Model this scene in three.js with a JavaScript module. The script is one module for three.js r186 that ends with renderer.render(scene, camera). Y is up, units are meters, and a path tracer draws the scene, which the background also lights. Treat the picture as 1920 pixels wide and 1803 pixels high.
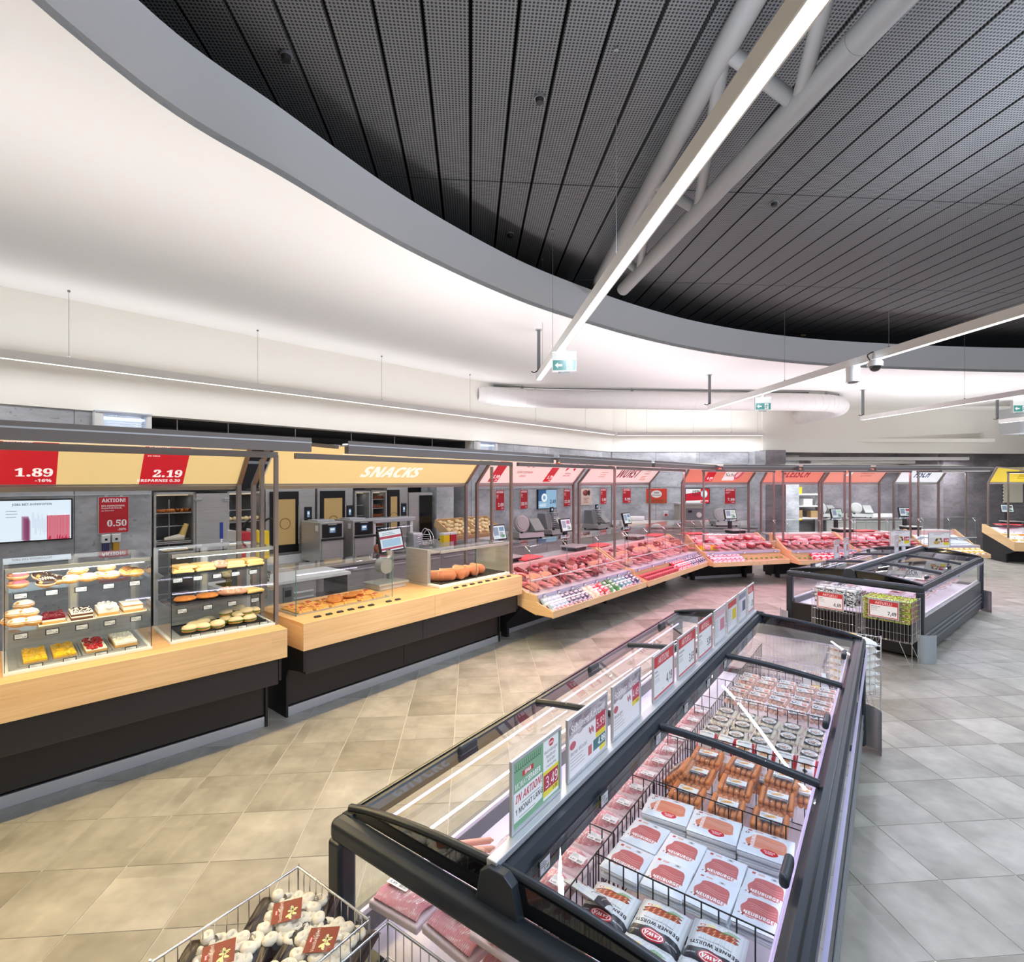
import * as THREE from 'three';
import { RectAreaLightUniformsLib } from 'three/addons/lights/RectAreaLightUniformsLib.js';
import { RoundedBoxGeometry } from 'three/addons/geometries/RoundedBoxGeometry.js';
import { mergeGeometries, mergeVertices } from 'three/addons/utils/BufferGeometryUtils.js';

// ---------- camera, exposure, renderer ----------
const scene = new THREE.Scene();
const camera = new THREE.PerspectiveCamera(85.04, 1920 / 1803, 0.05, 120);
camera.position.set(0, 2.17, 0);
camera.lookAt(0, 2.17, -10);
const renderer = new THREE.WebGLRenderer({ antialias: true });
renderer.toneMapping = THREE.LinearToneMapping;
renderer.toneMappingExposure = 1.0;
renderer.shadowMap.enabled = true;
RectAreaLightUniformsLib.init();
scene.background = new THREE.Color(0x000000);
const STRIP_DOWN = 92, STRIP_UP = 85, WALL_DOWN = 16, WALL_UP = 12, CANOPY_UP = 38;       // luminance of the linear lamps
const BAKERY_LIGHT = 165, MEAT_LIGHT = 76, FISH_LIGHT = 60, CASE_LIGHT = 17, FREEZER_LIGHT = 26;
const COOL = 0xdfecff, NEUTRAL = 0xf6f8ff, WARM = 0xffe1a0, PINK = 0xff9cbe, VIOLET = 0xeee2ff;

// ---------- helpers ----------
let seed = 7;
const rnd = () => { seed = (seed * 1664525 + 1013904223) >>> 0; return seed / 4294967296; };
const rr = (a, b) => a + (b - a) * rnd();
const pick = (a) => a[Math.floor(rnd() * a.length)];
const ORD = ['first', 'second', 'third', 'fourth', 'fifth', 'sixth', 'seventh', 'eighth', 'ninth', 'tenth', 'eleventh', 'twelfth', 'thirteenth', 'fourteenth', 'fifteenth', 'sixteenth'];
const taken = {};
const numbered = (n) => { const k = taken[n] = (taken[n] ?? -1) + 1; return k ? n + '_' + String(k).padStart(3, '0') : n; };
const V = (x, y, z) => new THREE.Vector3(x, y, z);

// frames: origin in plan (x to the right, d away from the camera), turn in degrees; u runs along, w towards the aisle
const FR = {
  C1: [-3.115, 3.19, 44.8], C2: [-1.811, 4.55, 50.2], C3: [0.52, 6.62, 49.6], C4: [2.25, 8.62, 50.1],
  C5: [4.07, 10.57, 15.4], C6: [5.96, 10.87, 7.5], C7: [7.6, 11.1, 12], C8: [9.56, 11.8, 0], CH: [13.03, 13.6, -13],
  F1: [-0.67, 2.0, 54.2], F2: [3.94, 7.5, 40], W1: [-5.5, 5.63, 48.2], WB: [2.85, 14.97, 0], WK: [8.0, 18.2, 0], O: [0, 0, 0],
};
function at(f, u, y, w) {
  const [x, d, t] = FR[f], a = t * Math.PI / 180;
  return V(x + u * Math.cos(a) + w * Math.sin(a), y, -(d + u * Math.sin(a) - w * Math.cos(a)));
}
const turnOf = (f) => FR[f][2] * Math.PI / 180;

function flat(g) { const r = g.index ? g.toNonIndexed() : g; for (const k of Object.keys(r.attributes)) if (!['position', 'normal', 'uv'].includes(k)) r.deleteAttribute(k); r.morphAttributes = {}; return r; }
function metric(g) {                                  // uv in metres by the face's main direction
  const p = g.attributes.position, n = g.attributes.normal, uv = new Float32Array(p.count * 2);
  for (let i = 0; i < p.count; i++) {
    const ax = Math.abs(n.getX(i)), ay = Math.abs(n.getY(i)), az = Math.abs(n.getZ(i));
    const [a, b] = ay >= ax && ay >= az ? [p.getX(i), p.getZ(i)] : ax >= az ? [p.getZ(i), p.getY(i)] : [p.getX(i), p.getY(i)];
    uv[2 * i] = a; uv[2 * i + 1] = b;
  }
  g.setAttribute('uv', new THREE.BufferAttribute(uv, 2));
  return g;
}
function join(list) { const l = [].concat(list).map(flat); return l.length === 1 ? l[0] : mergeGeometries(l); }
function P(name, geos, mat, parent, label) {          // one named mesh: a part of parent
  let g = Array.isArray(geos) ? join(geos) : geos;
  if (!mat.userData.fit && !g.userData.metric) { g = metric(flat(g)); g.userData.metric = true; }
  const m = new THREE.Mesh(g, mat); m.name = name; m.castShadow = m.receiveShadow = true;
  if (label) m.userData.label = label;
  parent.add(m); return m;
}
const labels = {};
function tag(o, label, category, group) {
  o.userData.label = label; o.userData.category = category; if (group) o.userData.group = group;
  labels[label] = (labels[label] ?? 0) + 1; return o;
}
function thing(name, label, category, f, [u, y, w], { turn = 0, group } = {}) {
  const o = new THREE.Group(); o.name = numbered(name); o.position.copy(at(f, u, y, w)); o.rotation.y = turnOf(f) + turn;
  scene.add(o); return tag(o, label, category, group);
}
function copy(o, label, f, [u, y, w], { turn = 0, tilt = 0, group, scale } = {}) {
  const c = o.clone(); c.name = numbered(o.name.replace(/_\d{3}$/, '')); c.userData = { ...o.userData };
  c.position.copy(at(f, u, y, w)); c.rotation.set(tilt, turnOf(f) + turn, 0, 'YXZ'); if (scale) c.scale.setScalar(scale);
  scene.add(c); return tag(c, label, o.userData.category, group ?? o.userData.group);
}
function struct(name, f) { const o = new THREE.Group(); o.name = name; o.userData.kind = 'structure'; if (f) { o.position.copy(at(f, 0, 0, 0)); o.rotation.y = turnOf(f); } scene.add(o); return o; }

const box = (w, h, d, x = 0, y = 0, z = 0) => new THREE.BoxGeometry(w, h, d).translate(x, y, z);
const slab = (x0, x1, y0, y1, z0, z1) => box(x1 - x0, y1 - y0, z1 - z0, (x0 + x1) / 2, (y0 + y1) / 2, (z0 + z1) / 2);
function pane(x0, x1, y0, y1, z0, z1) {              // one sheet of glass
  const d = [x1 - x0, y1 - y0, z1 - z0], k = d.indexOf(Math.min(...d)), c = [(x0 + x1) / 2, (y0 + y1) / 2, (z0 + z1) / 2];
  const g = k === 0 ? new THREE.PlaneGeometry(d[2], d[1]).rotateY(Math.PI / 2) : k === 1 ? new THREE.PlaneGeometry(d[0], d[2]).rotateX(-Math.PI / 2) : new THREE.PlaneGeometry(d[0], d[1]);
  return g.translate(...c);
}
const rbox = (w, h, d, x = 0, y = 0, z = 0, r = 0.005, s = 2) => new RoundedBoxGeometry(w, h, d, s, r).translate(x, y, z);
const rslab = (x0, x1, y0, y1, z0, z1, r = 0.004, s = 2) => rbox(x1 - x0, y1 - y0, z1 - z0, (x0 + x1) / 2, (y0 + y1) / 2, (z0 + z1) / 2, r, s);
const cyl = (r, h, x = 0, y = 0, z = 0, n = 16, r2 = r) => new THREE.CylinderGeometry(r2, r, h, n).translate(x, y + h / 2, z);
const ball = (r, x = 0, y = 0, z = 0, n = 14) => new THREE.SphereGeometry(r, n, Math.ceil(n * .7)).translate(x, y, z);
function rod(a, b, r = 0.003, n = 5, r2 = r) {
  const A = V(...a), B = V(...b), L = A.distanceTo(B), g = new THREE.CylinderGeometry(r2, r, L, n);
  g.translate(0, L / 2, 0); g.applyQuaternion(new THREE.Quaternion().setFromUnitVectors(V(0, 1, 0), B.clone().sub(A).normalize())); return g.translate(...a);
}
function bar(a, b, w, h) {                              // box section bar between two points
  const A = V(...a), B = V(...b), L = A.distanceTo(B), g = new THREE.BoxGeometry(w, h, L), m = new THREE.Matrix4();
  m.lookAt(A, B, Math.abs(B.clone().sub(A).normalize().y) > .99 ? V(0, 0, 1) : V(0, 1, 0)); g.applyMatrix4(m);
  return g.translate((a[0] + b[0]) / 2, (a[1] + b[1]) / 2, (a[2] + b[2]) / 2);
}
const tube = (pts, r = .005, n = 24, s = 8) => new THREE.TubeGeometry(new THREE.CatmullRomCurve3(pts.map((p) => V(...p))), n, r, s);
function prof(pts, x0, x1, bevel = 0) {                 // outline in (z, y), extruded along x
  const s = new THREE.Shape(pts.map(([z, y]) => new THREE.Vector2(-z, y)));
  const g = new THREE.ExtrudeGeometry(s, { depth: x1 - x0 - 2 * bevel, bevelEnabled: bevel > 0, bevelSize: bevel, bevelThickness: bevel, bevelSegments: 2, bevelOffset: -bevel, curveSegments: 8 });
  return g.rotateY(Math.PI / 2).translate(x0 + bevel, 0, 0);
}
const face = (w, h, x = 0, y = 0, z = 0) => new THREE.PlaneGeometry(w, h).translate(x, y, z);
function bumpy(g, amp, freq, s = 0) {                   // uneven surface, welded first so it stays closed
  const q = g.clone(); q.deleteAttribute('uv'); q.deleteAttribute('normal');
  const m = mergeVertices(q, 1e-5), p = m.attributes.position, v = V();
  for (let i = 0; i < p.count; i++) {
    v.fromBufferAttribute(p, i);
    const n = Math.sin(v.x * freq + s) * Math.cos(v.z * freq * 1.1 + s * 2) + .6 * Math.sin(v.y * freq * 1.7 + v.x * freq * 1.9 + s) + .4 * Math.sin(v.z * freq * 2.7 + s * 3);
    const l = v.length() || 1; v.multiplyScalar(1 + amp * n / l); p.setXYZ(i, v.x, v.y, v.z);
  }
  m.computeVertexNormals(); m.setAttribute('uv', new THREE.BufferAttribute(new Float32Array(p.count * 2), 2)); return m;
}

// ---------- textures ----------
function hash(x, y, s) { let h = (x * 374761393 + y * 668265263 + s * 1274126177) | 0; h = Math.imul(h ^ (h >>> 13), 1274126177); return ((h ^ (h >>> 16)) >>> 0) / 4294967296; }
function noise(x, y, per, s) {
  const X = Math.floor(x), Y = Math.floor(y), fx = x - X, fy = y - Y, u = fx * fx * (3 - 2 * fx), v = fy * fy * (3 - 2 * fy), w = (a) => ((a % per) + per) % per;
  const a = hash(w(X), w(Y), s), b = hash(w(X + 1), w(Y), s), c = hash(w(X), w(Y + 1), s), d = hash(w(X + 1), w(Y + 1), s);
  return a + (b - a) * u + (c - a) * v + (a - b - c + d) * u * v;
}
function fbm(x, y, per, s, o = 4) { let t = 0, a = .5, n = 0; for (let i = 0; i < o; i++) { t += a * noise(x, y, per, s + i); n += a; x *= 2; y *= 2; per *= 2; a *= .5; } return t / n; }
function paint(size, metres, fn, color = true) {        // fn(u, v) in 0..1 gives r, g, b in sRGB 0..255
  const d = new Uint8Array(size * size * 4);
  for (let j = 0; j < size; j++) for (let i = 0; i < size; i++) { const c = fn(i / size, j / size), k = 4 * (j * size + i); d[k] = c[0]; d[k + 1] = c[1]; d[k + 2] = c[2]; d[k + 3] = 255; }
  const t = new THREE.DataTexture(d, size, size); t.wrapS = t.wrapT = THREE.RepeatWrapping; t.magFilter = THREE.LinearFilter; t.minFilter = THREE.LinearMipmapLinearFilter; t.generateMipmaps = true;
  if (color) t.colorSpace = THREE.SRGBColorSpace; t.repeat.set(1 / metres[0], 1 / metres[1]); t.needsUpdate = true; return t;
}
const mixc = (a, b, t) => [a[0] + (b[0] - a[0]) * t, a[1] + (b[1] - a[1]) * t, a[2] + (b[2] - a[2]) * t];
const woodTex = paint(512, [1.6, .42], (u, v) => {
  const g = fbm(u * 3, v * 28 + 2 * fbm(u * 3, v * 4, 4, 9), 4096, 3, 4), b = fbm(u * 4, v * 5, 4, 5, 3), f = fbm(u * 10, v * 120, 4096, 11, 2);
  return mixc([204, 162, 112], [242, 210, 164], Math.min(1, Math.max(0, .55 * g + .3 * b + .22 * f)));
});
const concreteTex = paint(512, [2.4, 2.4], (u, v) => {
  const a = fbm(u * 4, v * 9, 4096, 21, 5), b = fbm(u * 24, v * 50, 4096, 31, 3), s = noise(u * 60, v * 60, 60, 41) > .93 ? -28 : 0;
  const k = 146 + 92 * a + 34 * (b - .5) + s; return [k, k + 1, k + 4];
});
const tileTex = paint(512, [1.5, 1.5], (u, v) => {
  const a = fbm(u * 5, v * 5, 5, 51, 5), b = fbm(u * 3, v * 14, 4096, 61, 4), c = fbm(u * 30, v * 30, 30, 71, 2);
  const t = .55 * a + .3 * b + .15 * c; return mixc([142, 141, 136], [196, 196, 192], Math.min(1, Math.max(0, (t - .22) * 1.75)));
});
const holeTex = paint(32, [.025, .025], (u, v) => { const r = Math.hypot(u - .5, v - .5); const k = r < .28 ? 6 : r < .34 ? 56 : 122; return [k, k, k]; });
const steelTex = paint(256, [.5, .5], (u, v) => { const k = 214 + 16 * (noise(u * 2, v * 200, 4096, 81) - .5) + 12 * (noise(u * 3, v * 90, 4096, 82) - .5); return [k, k, k]; });
const meatTex = paint(256, [.14, .14], (u, v) => {
  const a = fbm(u * 4, v * 9, 4096, 91, 4), b = fbm(u * 9, v * 14, 4096, 92, 3); return mixc(mixc([214, 112, 122], [236, 164, 168], a), [252, 234, 232], b > .58 ? Math.min(1, (b - .58) * 7) : 0);
});
const crustTex = paint(256, [.12, .12], (u, v) => { const a = fbm(u * 6, v * 6, 6, 101, 4), b = noise(u * 40, v * 40, 40, 102); return mixc([206, 142, 78], [250, 224, 168], Math.min(1, a * 1.1 + (b > .8 ? .3 : 0))); });
const filmBump = paint(256, [.2, .2], (u, v) => { const a = fbm(u * 6, v * 6, 6, 111, 4), k = 255 * Math.abs(2 * a - 1); return [k, k, k]; }, false);

function cv(w, h, draw) {
  const c = document.createElement('canvas'); c.width = w; c.height = h; const x = c.getContext('2d'); draw(x, w, h);
  const t = new THREE.CanvasTexture(c); t.colorSpace = THREE.SRGBColorSpace; return t;
}
function txt(x, s, px, py, size, color, { font = 'sans-serif', weight = 'bold', align = 'left', sx = 1, rot = 0 } = {}) {
  x.save(); x.translate(px, py); x.rotate(rot); x.scale(sx, 1); x.fillStyle = color; x.textAlign = align; x.textBaseline = 'alphabetic'; x.font = `${weight} ${size}px ${font}`; x.fillText(s, 0, 0); x.restore();
}
const fillr = (x, c, a, b, w, h) => { x.fillStyle = c; x.fillRect(a, b, w, h); };
function oval(x, c, a, b, rx, ry, rot = 0) { x.fillStyle = c; x.beginPath(); x.ellipse(a, b, rx, ry, rot, 0, 7); x.fill(); }
function lines(x, c, a, b, w, n, step, th = 2) { for (let i = 0; i < n; i++) fillr(x, c, a, b + i * step, w * (.6 + .4 * hash(i, n, w | 0)), th); }

// ---------- materials ----------
const std = (o) => new THREE.MeshStandardMaterial(o), phy = (o) => new THREE.MeshPhysicalMaterial(o);
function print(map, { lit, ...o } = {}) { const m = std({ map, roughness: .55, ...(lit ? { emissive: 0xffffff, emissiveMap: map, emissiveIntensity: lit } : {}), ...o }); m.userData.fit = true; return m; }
function screen(map, k = 1) { const m = std({ color: 0x050505, roughness: .25, emissive: 0xffffff, emissiveMap: map, emissiveIntensity: k }); m.userData.fit = true; return m; }
const M = {
  white: std({ color: 0xf0ece2, roughness: .9 }),
  soffit: std({ color: 0xf6f4f0, roughness: .92 }),
  deck: std({ color: 0xd8b0aa, roughness: .5 }), fascia: std({ color: 0xc2c2c6, roughness: .85 }),
  concrete: std({ color: 0xf2f4f6, map: concreteTex, roughness: .7 }),
  concreteDark: std({ color: 0xa79fa2, map: concreteTex, roughness: .7 }),
  panel: std({ color: 0xd8d6d4, map: holeTex, roughness: .65 }),
  void: std({ color: 0x121213, roughness: .95 }),
  tileA: std({ color: 0xf4efe4, map: tileTex, roughness: .42, bumpMap: tileTex, bumpScale: .0006 }),
  tileB: std({ color: 0xe6dfd2, map: tileTex, roughness: .42, bumpMap: tileTex, bumpScale: .0006 }),
  tileC: std({ color: 0xfffaf0, map: tileTex, roughness: .42, bumpMap: tileTex, bumpScale: .0006 }),
  grout: std({ color: 0xddd8cc, roughness: .9 }),
  wood: std({ map: woodTex, roughness: .5 }), woodPale: std({ map: woodTex, color: 0xfff0e0, roughness: .5 }),
  black: std({ color: 0x1b1919, roughness: .6 }), brown: std({ color: 0x2c2725, roughness: .6 }), brownLow: std({ color: 0x302a27, roughness: .6 }),
  anth: std({ color: 0x30363d, roughness: .38, metalness: .25 }), anthDark: std({ color: 0x14161a, roughness: .3 }),
  gloss: phy({ color: 0x07080b, roughness: .08, clearcoat: 1 }),
  steel: std({ color: 0xdcdbd8, map: steelTex, roughness: .36, metalness: .5 }), bronze: std({ color: 0x94877f, roughness: .38, metalness: .75 }),
  rail: std({ color: 0x857c78, roughness: .42, metalness: .6 }), alu: std({ color: 0xc9ccd0, roughness: .4, metalness: .55 }), chrome: std({ color: 0xdfe2e6, roughness: .18, metalness: 1 }),
  lampBody: std({ color: 0xe4e2de, roughness: .5 }), plasticW: std({ color: 0xe8e8e6, roughness: .5 }), plasticG: std({ color: 0x8a8d8c, roughness: .5 }), greyMetal: std({ color: 0x808385, roughness: .42, metalness: .4 }),
  wireBlack: std({ color: 0x101114, roughness: .4 }), wireViolet: std({ color: 0xd8cbe6, roughness: .4 }),
  red: std({ color: 0xc92a38, roughness: .45 }), redBoard: std({ color: 0xd84a4e, roughness: .6 }), yellow: std({ color: 0xf0cf1c, roughness: .45 }), blue: std({ color: 0x2348a8, roughness: .5 }),
  glass: phy({ color: 0xf8fcfb, roughness: 0, transmission: 1, thickness: 0, ior: 1.5, side: THREE.DoubleSide }),
  glassTeal: phy({ color: 0x6fae9e, roughness: .1, transmission: .6, thickness: 0, ior: 1.5 }),
  glassEdge: phy({ color: 0xc4ded6, roughness: .05, transmission: .85, thickness: 0, ior: 1.5 }),
  lid: phy({ color: 0xfafbfd, roughness: 0, transmission: 1, thickness: 0, ior: 1.5, side: THREE.DoubleSide }),
  film: phy({ color: 0xffffff, roughness: .06, transmission: .95, thickness: 0, ior: 1.4, bumpMap: filmBump, bumpScale: .004 }),
  glow: std({ color: 0xffffff, emissive: 0xffffff, emissiveIntensity: 2.2 }), glowWarm: std({ color: 0xffffff, emissive: 0xffe3b0, emissiveIntensity: .7 }), glowPink: std({ color: 0xffffff, emissive: 0xffb4be, emissiveIntensity: .6 }),
  glowViolet: std({ color: 0xffffff, emissive: 0xcdbcff, emissiveIntensity: 1.6 }), glowUv: std({ color: 0xffffff, emissive: 0xbfd4ff, emissiveIntensity: 1.6 }), ovenGlow: std({ color: 0x806a40, emissive: 0xd8b478, emissiveIntensity: .32, roughness: .4 }),
  tub: std({ color: 0xf0e8f2, roughness: .45 }), meat: std({ map: meatTex, roughness: .35 }), crust: std({ map: crustTex, roughness: .6 }),
};
const col = (c, r = .5, o = {}) => std({ color: c, roughness: r, ...o });

// ---------- light helpers ----------
function area(parent, w, h, color, nits, [x, y, z], dir) {
  const l = new THREE.RectAreaLight(color, nits, w, h); l.position.set(x, y, z); parent.add(l);
  l.rotation.set(dir === 'down' ? -Math.PI / 2 : dir === 'up' ? Math.PI / 2 : 0, 0, 0); if (typeof dir === 'number') l.rotation.x = dir; return l;
}
const Q = (name, list, mat, parent, label) => list.map((g) => P(name, g, mat, parent, label));
// ---------- floor: porcelain tiles in a grid ----------
{
  const T = 0.4482, th = .0773, c = Math.cos(th), s = Math.sin(th), ox = -7.7636 * T, od = 5.3625 * T;
  const fl = struct('floor'); P('floor_bed', slab(-14, 26, -.12, -.004, -24, 10), M.grout, fl);
  const geos = [], mats = [M.tileA, M.tileB, M.tileC];
  for (let k = 0; k < 6; k++) {
    const g = metric(flat(rslab(-T / 2 + .0022, T / 2 - .0022, -.012, 0, -T / 2 + .0022, T / 2 - .0022, .0016, 1))), uv = g.attributes.uv, a = rr(0, 1.5), b = rr(0, 1.5);
    for (let i = 0; i < uv.count; i++) uv.setXY(i, uv.getX(i) + a, uv.getY(i) + b); g.userData.metric = true; geos.push(g);
  }
  const all = [];
  for (let i = -34; i < 60; i++) for (let j = -14; j < 46; j++) {
    const x = ox + T * ((i + .5) * c - (j + .5) * s), d = od + T * ((i + .5) * s + (j + .5) * c);
    if (x < -13 || x > 24 || d < -9 || d > 22) continue;
    const px = d > .3 ? 960 + 983 * x / d : 1e6, py = d > .3 ? 901 + 983 * 2.17 / d : 1e6;
    const seen = d > 1 && px > -150 && px < 2070 && py < 2050;
    const u = at('C2', 0, 0, 0), wall = (x + 1.811) * .768 - (d - 4.55) * .64;   // behind the counters nothing of the floor shows
    all.push({ x, d, size: seen && wall > -.7 ? 1 / d : 0 });
  }
  all.sort((p, q) => q.size - p.size);
  const rest = [];
  all.forEach((t, k) => {
    const m4 = new THREE.Matrix4().makeRotationY(th + Math.floor(rnd() * 4) * Math.PI / 2).setPosition(t.x, 0, -t.d);
    if (k >= 300) { rest.push(m4); return; }
    const m = P(k ? 'floor_tile_' + String(k).padStart(3, '0') : 'floor_tile', geos[k % 6], mats[Math.floor(rnd() * 3)], fl); m.applyMatrix4(m4);
  });
  const im = new THREE.InstancedMesh(geos[0], M.tileA, rest.length); im.name = 'far_floor_tiles'; im.userData.kind = 'stuff'; rest.forEach((m, i) => im.setMatrixAt(i, m)); im.receiveShadow = true; fl.add(im);
}

// ---------- ceiling: white soffit with a curved opening, fascia, dark perforated panels above ----------
const HC = 4.26, HF = 4.73, HP = 5.1;
const opening = new THREE.CatmullRomCurve3([[-1.99, 2.79], [-1.56, 3.65], [-.95, 4.74], [.02, 6.015], [.78, 6.77], [2.0, 7.78], [3.3, 8.6], [5.14, 9.36], [7.17, 9.8], [9.86, 10.1], [13, 10.0], [16.5, 8.6], [18.5, 5.5], [18, 0], [14, -5], [8, -7], [2, -6], [-1, -2.5], [-2.1, .6]].map(([x, d]) => V(x, 0, -d)), true);
const oPts = opening.getPoints(180).slice(0, -1);
{
  const s = new THREE.Shape([[-14, -10], [26, -10], [26, 24], [-14, 24]].map(([x, d]) => new THREE.Vector2(x, d)));
  s.holes.push(new THREE.Path(oPts.map((p) => new THREE.Vector2(p.x, -p.z)).reverse()));
  const ce = struct('ceiling'); P('soffit', new THREE.ExtrudeGeometry(s, { depth: .05, bevelEnabled: false }).rotateX(-Math.PI / 2).translate(0, HC, 0), M.soffit, ce);
  // fascia: a closed ring of wall, 3 cm thick
  const n = oPts.length, pos = [], idx = [];
  const out = oPts.map((p, i) => { const a = oPts[(i + n - 1) % n], b = oPts[(i + 1) % n], t = b.clone().sub(a).normalize(); return V(p.x + t.z * .03, 0, p.z - t.x * .03); });
  for (let i = 0; i < n; i++) for (const [q, y] of [[oPts[i], HC + .002], [oPts[i], HF], [out[i], HF], [out[i], HC + .052]]) pos.push(q.x, y, q.z);
  for (let i = 0; i < n; i++) { const a = 4 * i, b = 4 * ((i + 1) % n); for (let k = 0; k < 4; k++) { const k2 = (k + 1) % 4; idx.push(a + k, b + k, a + k2, a + k2, b + k, b + k2); } }
  const g = new THREE.BufferGeometry(); g.setAttribute('position', new THREE.Float32BufferAttribute(pos, 3)); g.setIndex(idx); g.computeVertexNormals();
  g.setAttribute('uv', new THREE.Float32BufferAttribute(new Float32Array(pos.length / 3 * 2), 2));
  const fa = struct('trim_1'); P('fascia', new THREE.BufferGeometry().copy(g), std({ color: 0xdededf, roughness: .85, side: THREE.DoubleSide }), fa);
  fa.userData.label = 'pale grey curved fascia around the ceiling opening';
  // dark ceiling
  const up = struct('ceiling_001'); up.userData.label = 'dark grey ceiling of long perforated metal panels above the opening';
  P('ceiling_backing', slab(-14, 26, HP + .12, HP + .2, -24, 10), M.void, up);
  const th = .0789, c = Math.cos(th), sn = Math.sin(th), W = .278, L = 2.388;
  const g0 = metric(flat(join([slab(-W / 2, W / 2, HP, HP + .004, -L / 2, L / 2), slab(-W / 2, -W / 2 + .003, HP, HP + .05, -L / 2, L / 2), slab(W / 2 - .003, W / 2, HP, HP + .05, -L / 2, L / 2)]))); g0.userData.metric = true;
  let k = 0; const rest = [];
  for (let j = 0; j < 4; j++) for (let i = -9; i < 52; i++) {
    const p = .3 * (i + .5), q = .33 + 2.4 * (j + .5), x = p * c - q * sn, d = p * sn + q * c;
    const m4 = new THREE.Matrix4().makeRotationY(th).setPosition(x, 0, -d), px = 960 + 983 * x / Math.max(d, .2);
    if (k < 290 && px < 3400 && px > -800) { const m = P(k ? 'ceiling_panel_' + String(k).padStart(3, '0') : 'ceiling_panel', g0, M.panel, up); m.applyMatrix4(m4); k++; } else rest.push(m4);
  }
  for (let i = -9; i < 60; i++) { const p = .3 * (i + .5), q = -.87; rest.push(new THREE.Matrix4().makeRotationY(th).setPosition(p * c - q * sn, 0, -(p * sn + q * c))); }
  const im = new THREE.InstancedMesh(g0, M.panel, rest.length); im.name = 'far_ceiling_panels'; im.userData.kind = 'stuff'; rest.forEach((m, i) => im.setMatrixAt(i, m)); up.add(im);
  P('ceiling_upstand', [slab(-14, 26, HF, HP + .12, -10.6, -10.5)], M.void, up);   // dark wall behind the panels' ends
  // panel clips at the far ends
  const clips = []; for (let i = 4; i < 40; i += 3) { const p = .3 * i, q = 9.95; clips.push(box(.1, .03, .02, p * c - q * sn, HP - .03, -(p * sn + q * c))); }
  P('panel_clips', clips, col(0x6a5c22, .6), up);
}

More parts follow.
